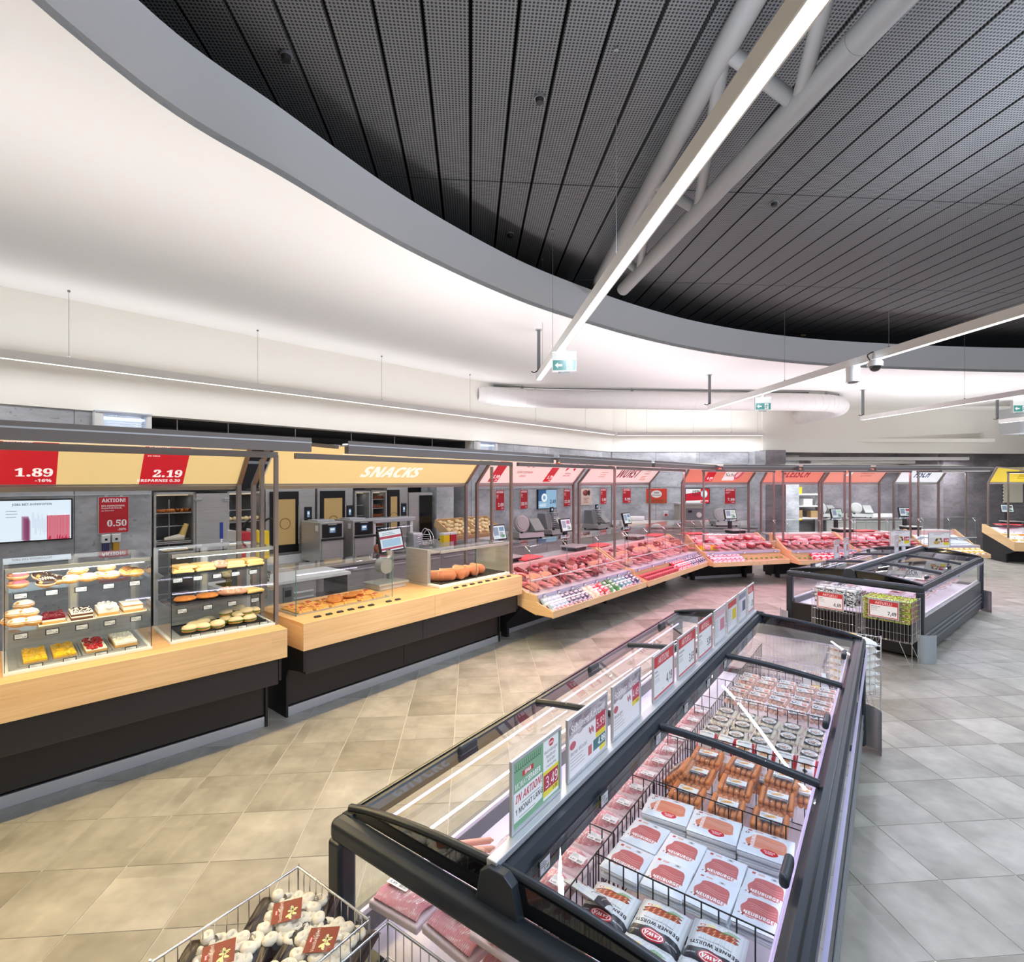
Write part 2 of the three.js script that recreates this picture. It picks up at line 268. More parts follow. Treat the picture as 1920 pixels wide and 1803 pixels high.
// ---------- walls ----------
{
  const wl = struct('wall_left', 'W1'), seam = .004;
  const panels = (root, edges, y0, y1, z0, z1, mat) => { for (let i = 0; i + 1 < edges.length; i++) P(i ? 'concrete_panel_' + String(i).padStart(3, '0') : 'concrete_panel', [rslab(edges[i] + seam, edges[i + 1] - seam, y0, y1, z0, z1, .002, 1)], mat, root); };
  panels(wl, [-5, -3.75, -2.5, -1.25, 0.62, 1.38], 0, 3.0, -.03, 0, M.concrete);
  P('panel_backing', [slab(-6.5, 1.39, 0, 3.0, -.2, -.03), slab(7.0, 12.4, 0, 3.0, -.2, -.03)], M.grout, wl);
  const wl2 = new THREE.Group(); wl2.name = 'end_panels'; wl.add(wl2);
  [7.0, 8.3, 9.55, 10.8, 12.48].forEach((e, i, a) => { if (i < 4) P('end_concrete_panel', [rslab(e + seam, a[i + 1] - seam, 0, 3.0, -.03, 0, .002, 1)], M.concrete, wl2); });
  P('upper_wall', slab(-6.5, 12.53, 3.0, HC + .1, -.2, .02), M.white, wl);
  P('recess_lining', [slab(1.2, 1.39, 0, 3.0, -1.6, -.2), slab(7.0, 7.2, 0, 3.0, -1.6, -.2), slab(1.2, 7.2, 0, 3.1, -1.75, -1.6), slab(1.2, 7.2, 3.0, 3.1, -1.6, -.2)], std({ color: 0x4a4a4c, roughness: .7 }), wl);
  P('recess_pier', [slab(6.08, 6.52, 0, 2.42, -.5, -.02), slab(6.84, 7.0, 0, 2.42, -.5, -.02)], M.concrete, wl);
  P('recess_beam', [slab(1.39, 7.0, 2.42, 2.46, -.08, -.03), slab(1.39, 7.0, 2.78, 2.8, -.5, -.46)], M.greyMetal, wl);
  P('hanger_rod', [1.75, 2.4, 3.4, 4.4, 5.3, 6.2].map((u) => rod([u, 2.42, -.3], [u, 3.0, -.3], .008, 6)), M.steel, wl);
  P('picture_rail', [slab(-4, 1.38, 2.0, 2.012, 0, .012), slab(7.2, 12.4, 2.0, 2.012, 0, .012)], M.alu, wl);

  const wb = struct('wall_back', 'WB');
  P('panel_backing', slab(-.2, 4.45, 0, 3.0, -.2, -.03), M.grout, wb);
  panels(wb, [0, 1.25, 2.5, 3.9, 4.45], 0, 3.0, -.03, 0, M.concrete);
  P('upper_wall', slab(-.2, 4.5, 3.0, HC + .1, -.2, .02), M.white, wb);
  P('picture_rail', slab(.1, 3.85, 2.0, 2.012, 0, .012), M.alu, wb);
  P('pier', [rslab(4.2, 4.75, 0, 3.03, -.3, .42, .003, 1)], M.concreteDark, wb, 'brown grey concrete pier between meat counters and kitchen opening');
  P('pier_cladding', [slab(3.9, 4.2, 0, 3.0, 0, .4)], M.concrete, wb);

  const wr = struct('wall_right');
  const bulk = new THREE.Shape([[7.1, 14.85], [30, 17.6], [30, 17.9], [7.1, 15.15]].map(([x, d]) => new THREE.Vector2(x, d)));
  P('bulkhead', new THREE.ExtrudeGeometry(bulk, { depth: HC + .1 - 3.0, bevelEnabled: false }).rotateX(-Math.PI / 2).translate(0, 3.0, 0), M.white, wr);
  const far = [[13.45, 16.35, 16.2, 16.35], [16.21, 16.35, 20, 16.35], [20.01, 16.35, 26, 16.35]];
  far.forEach(([x0, d0, x1], i) => P(i ? 'concrete_panel_' + String(i).padStart(3, '0') : 'concrete_panel', [rslab(x0, x1 - .012, 0, 3.02, -d0 - .15, -d0, .003, 1)], i ? M.concrete : M.concreteDark, wr));
  P('seam_strip', slab(16.19, 16.23, 0, 3.0, -16.36, -16.33), M.alu, wr);
  const wk = struct('wall_kitchen', 'WK');
  P('kitchen_lining', [slab(-1, 6, 0, 3.3, -.2, 0), slab(-.4, -.2, 0, 3.3, 0, 3.0), slab(5.4, 5.6, 0, 3.3, 0, 1.7)], M.concreteDark, wk);
  P('kitchen_ceiling', slab(-1, 6, 3.3, 3.4, -.2, 3.0), M.white, wk);
  P('kitchen_panel', [slab(-.2, 1.2, 0, 3.0, 1.3, 1.4)], M.concrete, wk);

  const cl = struct('wall_rear');
  P('enclosure', [slab(-14, 26, 0, HP + .3, 9.5, 9.7), slab(25.5, 25.7, 0, HP + .3, -24, 9.7), slab(-13.2, -13, 0, HP + .3, -24, 9.7), slab(-14, 26, 0, HP + .3, -23.8, -23.6)], M.white, cl);
}
{ // steel kick rail along the bakery wall bench comes with the bench itself
}

// ---------- roof truss of round tubes ----------
{
  const tr = struct('trim_2'); tr.userData.label = 'grey roof truss of round steel tubes under the dark ceiling';
  const m = std({ color: 0x8f8d8a, roughness: .55 }), L = (d) => [1.47 - .042 * d, 4.87, -d], R = (d) => [2.3 - .134 * d, 4.6, -d];
  P('upper_chord', rod(L(-3), L(9), .075, 20), m, tr); P('lower_chord', rod(R(-3), R(6.65), .078, 20), m, tr);
  for (const [a, b] of [[3.28, 3.39], [4.74, 4.71], [1.9, 2.03], [6.15, 6.1], [.5, .6]]) P('strut', rod(L(a), R(b), .048, 14), m, tr);
  for (const [a, b] of [[3.28, 4.71], [4.74, 6.1], [1.9, 3.39], [.5, 2.03]]) P('diagonal', rod(L(a), R(b), .045, 14), m, tr);
  P('joint_collar', [rod(R(2.9), R(2.92), .081, 20)], m, tr);
}

// ---------- ceiling fittings ----------
[[.21, 4.0], [-1.55, 3.6], [1.55, 5.3], [2.75, 5.5], [-.02, 6.2], [1.8, 3.8]].forEach(([x, d], i) => {
  const names = ['above the middle of the dark ceiling', 'on the darkest panels beside the curved fascia', 'right of the lit strip lamp', 'furthest right on the panels', 'near the fascia behind the suspension wire', 'topmost right of the truss'];
  const t = thing('smoke_detector', 'small round detector on the perforated panels ' + names[i], 'detector', 'O', [x, 5.1, -d]);
  P('base', cyl(.042, .018, 0, -.018, 0, 18), M.greyMetal, t); P('sensor', cyl(.028, .03, 0, -.048, 0, 16, .034), M.black, t);
});

// ---------- linear pendant lamps ----------
function stripLamp(label, [x0, d0], [x1, d1], y, wires, wireTop, down, up, tint, upTo, group) {
  const L = Math.hypot(x1 - x0, d1 - d0), t = new THREE.Group(); t.name = numbered('pendant_strip_lamp'); t.position.set((x0 + x1) / 2, y, -(d0 + d1) / 2); t.rotation.y = Math.atan2(d1 - d0, x1 - x0); scene.add(t);
  tag(t, label, 'lamp', group);
  P('housing', [slab(-L / 2, L / 2, .004, .085, -.036, .036), slab(-L / 2, L / 2, -.006, .004, -.038, -.031), slab(-L / 2, L / 2, -.006, .004, .031, .038)], M.lampBody, t);
  P('diffuser', slab(-L / 2 + .01, L / 2 - .01, -.004, .004, -.031, .031), M.glow, t);
  Q('end_cap', [slab(-L / 2 - .004, -L / 2, -.006, .086, -.039, .039), slab(L / 2, L / 2 + .004, -.006, .086, -.039, .039)], M.plasticW, t);
  wires.forEach((w) => P('suspension_wire', [rod([w * L - L / 2, .085, 0], [w * L - L / 2, wireTop - y, 0], .0022, 5), cyl(.011, .02, w * L - L / 2, .085, 0, 8), cyl(.014, .015, w * L - L / 2, wireTop - y - .02, 0, 10)], M.greyMetal, t));
  area(t, L - .04, .06, tint, down, [0, -.012, 0], 'down'); if (up) area(t, L * (upTo ?? 1) - .04, .06, tint, up, [-L * (1 - (upTo ?? 1)) / 2, .095, 0], 'up');
  return t;
}
stripLamp('bright white linear lamp nearest the camera, running along the roof truss', [1.42, -4.35], [.369, 7.26], 3.57, [.2, .5, .68, .9, .97], 5.1, STRIP_DOWN, STRIP_UP * .8, COOL, .68);
stripLamp('long white linear lamp carrying the dome camera', [5.2, -7.5], [3.88, 10.31], 3.57, [.2, .45, .62, .75, .86], 5.1, STRIP_DOWN, STRIP_UP * 2.3, COOL, .7);
stripLamp('short-looking linear lamp before the white bulkhead at right', [9.4, -4.5], [8.03, 12.02], 3.57, [.3, .6, .72, .85], 5.1, STRIP_DOWN, STRIP_UP * 2.3, COOL, .6);
stripLamp('rightmost linear lamp beside the grey air duct', [13.2, -4.5], [11.8, 12.68], 3.57, [.3, .6, .72, .92], 4.9, STRIP_DOWN, STRIP_UP, COOL, .55);
const wallA = at('W1', -4.5, 0, .4), wallB = at('W1', 12.0, 0, .4);
stripLamp('long linear wall lamp hung above the bakery and sausage counters', [wallA.x, -wallA.z], [wallB.x, -wallB.z], 3.43, [.08, .2, .304, .426, .548, .671, .793, .914], HC, WALL_DOWN, WALL_UP, NEUTRAL);
stripLamp('linear lamp hung before the back wall, continuing the wall lamp', [wallB.x + .12, 14.5], [6.95, 14.5], 3.43, [.06, .2, .52, .78, .96], HC, WALL_DOWN * 3, WALL_UP * 2, NEUTRAL);
{
  stripLamp('linear lamp hung in the kitchen opening below the bulkhead', [8.28, 15.9], [13.83, 15.9], 2.81, [.1, .35, .62, .95], 3.2, 170, 0, NEUTRAL);
  stripLamp('short linear lamp deeper inside the kitchen below the other kitchen lamp', [9.8, 17.2], [13.2, 17.2], 2.75, [.1, .5, .9], 3.3, 70, 0, NEUTRAL);
}
// vertical cable channels at the lamp ends
[[.369, 7.24, 'above the end of the nearest strip lamp'], [3.88, 10.3, 'above the end of the lamp with the dome camera'], [8.03, 12.0, 'above the end of the third strip lamp'], [11.8, 12.75, 'beside the grey air duct']].forEach(([x, d, s]) => {
  const t = thing('cable_channel', 'grey vertical cable channel ' + s, 'cable channel', 'O', [x, 3.68, -d]);
  P('channel', [slab(-.022, .022, 0, HC - 3.68, -.02, .02)], M.greyMetal, t); P('bracket', [slab(-.04, .04, HC - 3.68 - .01, HC - 3.68, -.04, .04)], M.alu, t);
  P('cable', tube([[0, .02, .02], [-.06, -.02, .04], [-.1, 0, 0]], .007, 10), M.black, t);
});
// exit signs
const exitTex = cv(256, 200, (x) => {
  fillr(x, '#f4f6f5', 0, 0, 256, 200); fillr(x, '#4f9a94', 6, 82, 244, 108);
  x.fillStyle = '#fff'; x.beginPath(); x.moveTo(26, 136); x.lineTo(62, 104); x.lineTo(62, 124); x.lineTo(106, 124); x.lineTo(106, 148); x.lineTo(62, 148); x.lineTo(62, 168); x.fill();
  fillr(x, '#fff', 152, 90, 62, 92); x.strokeStyle = '#3a837e'; x.lineWidth = 9; x.lineCap = 'round'; oval(x, '#3a837e', 190, 106, 8, 8);
  const seg = (p) => { x.beginPath(); x.moveTo(...p[0]); p.slice(1).forEach((q) => x.lineTo(...q)); x.stroke(); };
  seg([[186, 118], [178, 142]]); seg([[178, 142], [192, 156], [186, 176]]); seg([[178, 142], [166, 160], [152, 160]]); seg([[186, 120], [170, 122], [162, 134]]); seg([[186, 120], [198, 132], [208, 126]]);
});
[[.537, 5.39, 'green exit sign under the nearest strip lamp'], [3.99, 8.35, 'green exit sign under the lamp with the dome camera'], [8.33, 8.6, 'green exit sign cut by the right edge of the photo']].forEach(([x, d, l]) => {
  const t = thing('exit_sign', l, 'exit sign', 'O', [x, 3.29, -d], { turn: -.05 });
  P('sign_box', rslab(-.127, .127, 0, .205, -.02, .02, .006), M.plasticW, t); P('sign_face', face(.246, .19, 0, .1, .0215), screen(exitTex, .95), t); P('hanger', cyl(.012, .08, 0, .2, 0, 10), M.plasticW, t);
  P('sensor', [slab(-.06, .06, -.012, 0, -.008, .008)], M.plasticG, t);
});
{
  const t = thing('dome_camera', 'white dome security camera under the second strip lamp', 'camera', 'O', [4.12, 3.43, -5.95]);
  P('housing', [cyl(.075, .05, 0, .04, 0, 24), cyl(.06, .02, 0, .09, 0, 20)], M.plasticW, t); P('dome', new THREE.SphereGeometry(.062, 20, 10, 0, 7, Math.PI / 2, Math.PI / 2).translate(0, .042, 0), M.gloss, t); P('stem', [cyl(.018, .1, -.02, .1, 0, 12), slab(-.06, .02, .1, .115, -.03, .03)], M.plasticW, t); P('cable', tube([[-.06, .11, 0], [-.1, .16, .02], [-.04, .2, .03]], .006, 12), M.black, t);
  const u = thing('speaker', 'white cylindrical speaker under the second strip lamp beside the camera', 'speaker', 'O', [4.1, 3.36, -6.31]);
  P('body', [cyl(.075, .18, 0, 0, 0, 26)], M.plasticW, u); P('grille', cyl(.05, .012, 0, -.012, 0, 20), M.greyMetal, u);
}
{ // spiral air ducts
  const c = std({ color: 0xf2eeec, roughness: .6 });
  const pts = [[-.75, 3.99, -11.1], [.6, 3.99, -11.55], [4, 3.99, -11.95], [6.9, 3.99, -12.15], [7.75, 3.99, -12.5], [8.15, 3.99, -13.2], [8.2, 3.99, -15.0]].map((p) => V(...p));
  const cu = new THREE.CatmullRomCurve3(pts, false, 'catmullrom', .4), t = thing('air_duct', 'white round spiral air duct under the ceiling curving back to the wall', 'duct', 'O', [0, 0, 0]);
  P('duct_pipe', new THREE.TubeGeometry(cu, 120, .2, 22), c, t);
  const N = 44; for (let i = 1; i < N; i++) { const p = cu.getPoint(i / N), q = cu.getTangent(i / N).multiplyScalar(.008); P('seam_ring', rod(p.clone().sub(q).toArray(), p.clone().add(q).toArray(), .2045, 22), c, t); }
  for (const k of [.13, .27, .42, .56, .7]) { const p = cu.getPoint(k); P('hanger', [rod([p.x, p.y + .2, p.z], [p.x, HC, p.z], .008, 6), slab(p.x - .03, p.x + .03, p.y + .19, p.y + .22, p.z - .02, p.z + .02)], M.greyMetal, t); }
  P('support_rail', [rod([-.4, 4.225, -11.3], [.6, 4.225, -11.6], .014, 6), rod([.6, 4.225, -11.6], [6.9, 4.225, -12.2], .014, 6)], M.plasticG, t);
  const d = thing('air_duct', 'grey rectangular air duct stub at the right edge beside the last lamp', 'duct', 'O', [13.0, 3.4, -14]);
  P('duct_box', prof([[0, .1], [.08, 0], [.6, 0], [.6, .66], [0, .66]], 0, 1.6), M.alu, d); P('flange', [slab(.55, .58, -.01, .67, -.02, .62), slab(.95, .98, -.01, .67, -.02, .62)], M.greyMetal, d);
}
// ---------- bakery counters ----------
function bakeryCounter(name, label, f, u0, u1, seams, D = .88) {
  const t = thing(name, label, 'counter', f, [0, 0, 0]);
  P('countertop', slab(u0 + .002, u1 - .002, .9, .93, -D, -.022), M.woodPale, t);
  const e = [u0, ...seams, u1];
  for (let i = 0; i + 1 < e.length; i++) P('wood_front', rslab(e[i] + .001, e[i + 1] - .001, .69, .93, -.022, 0, .002, 1), M.wood, t);
  Q('wood_end', [rslab(u0, u0 + .02, .69, .9, -D, -.023, .002, 1), rslab(u1 - .02, u1, .69, .9, -D, -.023, .002, 1)], M.wood, t);
  const lo = [u0 + .05, ...seams.map((s) => s - .12), u1 - .05];
  for (let i = 0; i + 1 < lo.length; i++) {
    P('upper_apron', rslab(lo[i] + .002, lo[i + 1] - .002, .46, .69, -.09, -.06, .003, 1), M.brown, t);
    P('base_panel', rslab(lo[i] + .002, lo[i + 1] - .002, .1, .47, -.41, -.385, .003, 1), M.brownLow, t);
    P('apron_underside', rslab(lo[i] + .002, lo[i + 1] - .002, .46, .475, -.4, -.09, .003, 1), M.brown, t);
  }
  const endp = [[-D, 0], [-.36, 0], [-.36, .38], [-.32, .45], [-.055, .49], [-.055, .69], [-D, .69]];
  Q('end_panel', [prof(endp, u0 + .03, u0 + .05), prof(endp, u1 - .05, u1 - .03)], M.black, t);
  P('kick_strip', rslab(u0 + .05, u1 - .05, 0, .085, -.395, -.375, .003, 1), M.alu, t);
  P('rear_panel', slab(u0 + .05, u1 - .05, 0, .9, -D - .02, -D), M.steel, t);
  return t;
}
bakeryCounter('bakery_counter', 'wood fronted bakery counter nearest the camera under the glass pastry cases', 'C1', -2.5, 1.73, [-.6]);
bakeryCounter('snack_counter', 'wood fronted snack counter with pizza tray and warm meat loaf case', 'C2', 0, 3.04, [1.52]);

// ---------- sloped meat counters ----------
function meatCounter(name, label, f, L, o = {}) {
  const t = thing(name, label, 'counter', f, [0, 0, 0]), wd = o.wood ?? M.wood;
  const side = [[-.27, .43], [-.27, .685], [-.44, .7], [-.95, 1.0], [-1.02, 1.0], [-1.02, .7], [-.75, .56]];
  Q('side_panel', [prof(side, 0, .03), prof(side, L - .03, L)], wd, t);
  P('display_deck', prof([[-.42, .66], [-.42, .685], [-.93, .86], [-.93, .83]], .03, L - .03), o.deck ?? M.deck, t);
  P('back_ledge', prof([[-.93, .83], [-.93, .97], [-1.02, .97], [-1.02, .83]], .03, L - .03), M.deck, t);
  P('front_ledge', prof([[-.27, .655], [-.27, .675], [-.42, .69], [-.42, .655]], .03, L - .03), M.alu, t);
  P('price_rail', prof([[-.255, .645], [-.262, .685], [-.27, .685], [-.27, .64]], .03, L - .03), col(0xa8a6bc, .4), t);
  P('tray_back', slab(.03, L - .03, .45, .655, -.28, -.27), wd, t);
  P('tray_floor', slab(.02, L - .02, .43, .445, -.27, -.012), wd, t);
  P('tray_front', rslab(0, L / 2 - .002, .43, .52, -.014, 0, .002, 1), wd, t); P('tray_front', rslab(L / 2 + .002, L, .43, .52, -.014, 0, .002, 1), wd, t);
  Q('tray_end', [prof([[-.27, .44], [-.014, .44], [-.014, .52], [-.27, .6]], 0, .015), prof([[-.27, .44], [-.014, .44], [-.014, .52], [-.27, .6]], L - .015, L)], wd, t);
  P('belly', prof([[-.28, .425], [-.3, .655], [-.9, .8], [-.98, .7], [-.75, .5]], .04, L - .04), M.black, t);
  P('base', slab(.1, L - .1, .06, .7, -1.4, -1.0), M.black, t); P('kick_bar', rslab(.06, L - .06, 0, .06, -1.02, -.99, .003, 1), M.alu, t);
  Q('leg', [prof([[-1.35, 0], [-.88, 0], [-.88, .2], [-.62, .44], [-1.35, .6]], .12, .17), prof([[-1.35, 0], [-.88, 0], [-.88, .2], [-.62, .44], [-1.35, .6]], L - .4, L - .35)], M.black, t);
  P('service_top', slab(.01, L - .01, .935, .965, -1.42, -1.02), M.steel, t);
  // glass
  const n = o.panes ?? 3, g = L / n;
  for (let i = 0; i < n; i++) { P('front_glass', pane(i * g + .006, (i + 1) * g - .006, .69, 1.32, -.38, -.374), M.glass, t); P('top_glass', pane(i * g + .006, (i + 1) * g - .006, 1.322, 1.328, -.8, -.374), M.glass, t); }
  P('glass_rail', rod([0, .86, -.362], [L, .86, -.362], .009, 8), M.steel, t);
  for (let i = 0; i <= n; i++) { const u = Math.min(L - .012, Math.max(.012, i * g)); P('glass_bracket', [rod([u, 1.315, -.38], [u, 1.315, -.47], .006, 6), rod([u, 1.24, -.384], [u, 1.315, -.47], .005, 6)], M.chrome, t); P('glass_post', slab(u - .004, u + .004, .69, 1.32, -.386, -.38), M.glassEdge, t); }
  
  return t;
}
meatCounter('meat_counter', 'sloped sausage counter with green packs in its tray beside the snack counter', 'C3', 2.6);
meatCounter('meat_counter', 'sloped sausage counter with red and white cups in its front tray', 'C4', 3.04, { panes: 4 });
meatCounter('meat_counter', 'sloped pink lit meat counter with yellow tub at its left end', 'C5', 1.86, { panes: 2 });
meatCounter('meat_counter', 'sloped pink lit meat counter under the meat lettering', 'C6', 1.58, { panes: 2 });
meatCounter('meat_counter', 'sloped pink lit meat counter left of the white fish counter', 'C7', 1.76, { panes: 2 });
meatCounter('fish_counter', 'white iced fish counter with yellow white packs in its tray', 'C8', 1.22, { panes: 2, deck: M.plasticW });
{ // cheese counter at the right edge
  const t = thing('cheese_counter', 'sloped wooden cheese counter on a black base at the right edge', 'counter', 'CH', [0, 0, 0]), L = 1.6;
  const side = [[0, .35], [0, .58], [-1.18, .95], [-1.3, .95], [-1.3, .72]];
  Q('side_panel', [prof(side, 0, .035), prof(side, L - .035, L)], M.wood, t); P('front_board', rslab(.036, L - .036, .35, .58, -.03, 0, .003, 1), M.wood, t);
  P('display_deck', prof([[-.04, .5], [-.04, .53], [-1.15, .88], [-1.15, .84]], .035, L - .035), M.tub, t);
  P('black_base', prof([[-1.3, 0], [-.35, 0], [-.35, .22], [-.02, .34], [-1.3, .72]], .02, .06), M.black, t); P('plinth', slab(.06, L, .0, .3, -1.3, -.6), M.black, t);
  P('front_glass', pane(.35, L, .58, .95, -.3, -.294), M.glass, t); P('top_glass', pane(.35, L, .95, .956, -.75, -.294), M.glass, t);
}
// ---------- canopies with printed sign boards ----------
const RED = '#c8202e';
function priceSlip(x, a, b, w, h, l1, l2, l3, price, foot, skew = 0) {   // red offer slip
  x.save(); x.translate(a, b); x.transform(1, 0, skew, 1, 0, 0); fillr(x, RED, 0, 0, w, h); const k = w / 100;
  txt(x, l1, w / 2, 20 * k, 19 * k, '#fff', { align: 'center', sx: 1.05, weight: '900' });
  [l2, l3].flat().filter(Boolean).forEach((s, i) => txt(x, s, 8 * k, (38 + 9 * i) * k, (i < 2 ? 9 : 6) * k, '#fff'));
  txt(x, price, w - 6 * k, h - 26 * k, 34 * k, '#fff', { font: 'serif', align: 'right', weight: '900' }); txt(x, foot, w - 8 * k, h - 8 * k, 13 * k, '#fff', { align: 'right' });
  x.restore();
}
function canopy(name, label, f, u0, u1, o) {
  const t = thing(name, label, 'canopy', f, [0, 0, 0]), wi = o.wi ?? -.2, wo = wi + .66, wr = wi - .8, hi = 2.395, ho = 2.44, hs = o.hs ?? 2.14, ht = hs + .4, ws = wr + .36;
  const b = o.base ?? .93, rb = o.rearBase ?? .93;
  P('inner_rail', slab(u0, u1, hi - .025, hi + .025, wi - .02, wi + .02), M.rail, t);
  P('outer_rail', slab(u0 + (o.skip ?? 0), u1, ho - .045, ho + .02, wo - .03, wo + .03), M.rail, t); P('gutter_lip', slab(u0 + (o.skip ?? 0), u1, ho + .02, ho + .062, wo + .022, wo + .03), M.rail, t);
  P('gutter_top', slab(u0 + (o.skip ?? 0), u1, ho + .021, ho + .031, wo - .1, wo + .035), M.alu, t);
  Q('cross_arm', [u0 + .03, u1 - .03].map((u) => bar([u, ho + .01, wo - .03], [u, ht + .01, ws], .035, .03)), M.rail, t);
  { const g = new THREE.PlaneGeometry(u1 - u0 - .02, 1), gp = g.attributes.position; for (let i = 0; i < 4; i++) { gp.setY(i, i < 2 ? ht + .03 : ho + .033); gp.setZ(i, i < 2 ? ws : wo - .1); gp.setX(i, gp.getX(i) + (u0 + u1) / 2); } g.computeVertexNormals(); P('canopy_glass', g, M.glass, t); }
  for (const u of o.front ?? [u0 + .03, u1 - .03]) P('front_post', rslab(u - .017, u + .017, b, hi, wi - .017, wi + .017, .003, 1), M.bronze, t);
  for (const [u, w] of o.mid ?? []) P('middle_post', rslab(u - .017, u + .017, b, hi - .03, w - .017, w + .017, .003, 1), M.bronze, t);
  for (const u of o.rear ?? [u0 + .03, u1 - .03]) {
    P('rear_post', rslab(u - .02, u + .02, rb, hs, wr - .02, wr + .02, .003, 1), M.bronze, t); P('sign_arm', bar([u, hs - .01, wr], [u, ht, ws], .04, .03), M.bronze, t);
  }
  const a0 = u0 + .06, a1 = u1 - .06, len = Math.hypot(ht - hs, ws - wr);
  const sg = new THREE.Group(); sg.name = 'sign_board'; sg.position.set((a0 + a1) / 2, (hs + ht) / 2, (wr + ws) / 2); sg.rotation.x = Math.atan2(ws - wr, ht - hs); t.add(sg);
  P('board', slab(-(a1 - a0) / 2, (a1 - a0) / 2, -len / 2, len / 2, -.016, 0), M.plasticW, sg);
  P('print', face(a1 - a0 - .01, len - .01, 0, 0, .002), o.print, sg);
  P('board_edge', slab(-(a1 - a0) / 2, (a1 - a0) / 2, -len / 2 - .055, -len / 2 - .004, -.018, .02), M.steel, sg);
  P('indirect_strip', slab(u0 + .1, u1 - .1, ho + .032, ho + .04, wo - .06, wo - .01), M.glow, t); area(t, u1 - u0 - .2, .06, NEUTRAL, o.up ?? CANOPY_UP, [(u0 + u1) / 2, ho + .05, wo - .04], 'up');
  const lw = Math.min(u1 - u0 - .12, 3.2); P('light_bar', slab((u0 + u1) / 2 - lw / 2, (u0 + u1) / 2 + lw / 2, ho - .05, ho - .046, wo - .012, wo + .012), o.glow, t);
  area(t, lw, .05, o.tint, o.nits, [(u0 + u1) / 2, ho - .062, wo], -Math.PI / 2 + (o.tilt ?? 0));
  if (!o.single) area(t, lw, .04, o.tint, o.nits * .6, [(u0 + u1) / 2, hi - .04, wi], -Math.PI / 2);
  if (!o.single) P('inner_light_bar', slab((u0 + u1) / 2 - lw / 2, (u0 + u1) / 2 + lw / 2, hi - .03, hi - .026, wi - .01, wi + .01), o.glow, t);
  return t;
}
const YEL = '#ecd092';
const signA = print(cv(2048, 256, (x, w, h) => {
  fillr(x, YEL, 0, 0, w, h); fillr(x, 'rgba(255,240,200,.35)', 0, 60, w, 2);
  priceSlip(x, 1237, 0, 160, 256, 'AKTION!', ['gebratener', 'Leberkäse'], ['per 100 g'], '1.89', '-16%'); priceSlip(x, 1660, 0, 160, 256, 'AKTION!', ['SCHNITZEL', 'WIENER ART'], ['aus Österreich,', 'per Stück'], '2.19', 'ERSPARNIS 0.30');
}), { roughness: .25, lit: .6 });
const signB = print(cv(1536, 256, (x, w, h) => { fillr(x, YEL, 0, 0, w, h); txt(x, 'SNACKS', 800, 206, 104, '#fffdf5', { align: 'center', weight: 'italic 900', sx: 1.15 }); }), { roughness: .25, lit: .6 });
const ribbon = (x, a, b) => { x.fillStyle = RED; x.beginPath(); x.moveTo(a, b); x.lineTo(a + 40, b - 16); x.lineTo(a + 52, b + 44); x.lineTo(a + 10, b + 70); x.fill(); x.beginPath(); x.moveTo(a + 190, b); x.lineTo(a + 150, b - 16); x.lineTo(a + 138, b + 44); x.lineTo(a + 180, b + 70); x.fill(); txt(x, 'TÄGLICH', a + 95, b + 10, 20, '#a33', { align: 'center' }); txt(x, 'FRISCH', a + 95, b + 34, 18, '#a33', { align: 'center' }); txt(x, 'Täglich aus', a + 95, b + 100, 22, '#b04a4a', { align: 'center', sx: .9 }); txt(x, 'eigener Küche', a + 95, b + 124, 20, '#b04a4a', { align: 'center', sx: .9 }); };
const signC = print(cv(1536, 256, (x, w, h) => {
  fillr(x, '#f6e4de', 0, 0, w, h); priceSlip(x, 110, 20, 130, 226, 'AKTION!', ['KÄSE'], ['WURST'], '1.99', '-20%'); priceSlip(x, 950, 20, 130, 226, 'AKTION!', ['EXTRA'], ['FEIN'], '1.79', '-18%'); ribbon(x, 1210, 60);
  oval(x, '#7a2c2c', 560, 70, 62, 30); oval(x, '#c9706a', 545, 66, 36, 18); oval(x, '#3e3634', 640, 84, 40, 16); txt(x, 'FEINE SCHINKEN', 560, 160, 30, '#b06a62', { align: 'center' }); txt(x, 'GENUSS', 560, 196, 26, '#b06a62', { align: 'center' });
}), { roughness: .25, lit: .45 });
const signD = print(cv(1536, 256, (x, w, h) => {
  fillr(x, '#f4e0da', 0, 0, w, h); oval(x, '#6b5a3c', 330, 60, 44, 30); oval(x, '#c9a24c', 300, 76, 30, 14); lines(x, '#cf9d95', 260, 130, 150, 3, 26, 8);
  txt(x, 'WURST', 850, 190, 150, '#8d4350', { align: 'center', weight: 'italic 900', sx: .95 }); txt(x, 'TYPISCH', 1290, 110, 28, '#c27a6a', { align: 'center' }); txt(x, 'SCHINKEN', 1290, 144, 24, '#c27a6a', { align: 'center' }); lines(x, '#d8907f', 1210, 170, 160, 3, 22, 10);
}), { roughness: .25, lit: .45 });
const signE = print(cv(1024, 256, (x, w, h) => { fillr(x, '#e28b76', 0, 0, w, h); for (let i = 0; i < 12; i++) fillr(x, 'rgba(190,90,70,.25)', 0, i * 22, w, 3); priceSlip(x, 300, 10, 130, 236, 'AKTION!', ['RIND'], ['SCHULTER'], '8.99', '-40%'); fillr(x, '#fdf8f2', 580, 60, 190, 170); txt(x, 'Nahe', 675, 170, 64, '#333', { align: 'center', font: 'serif' }); txt(x, 'AUS DER', 675, 100, 26, '#555', { align: 'center' }); oval(x, '#c9586a', 810, 130, 60, 84, .4); oval(x, '#efb9b4', 800, 130, 26, 60, .4); }), { roughness: .25, lit: .45 });
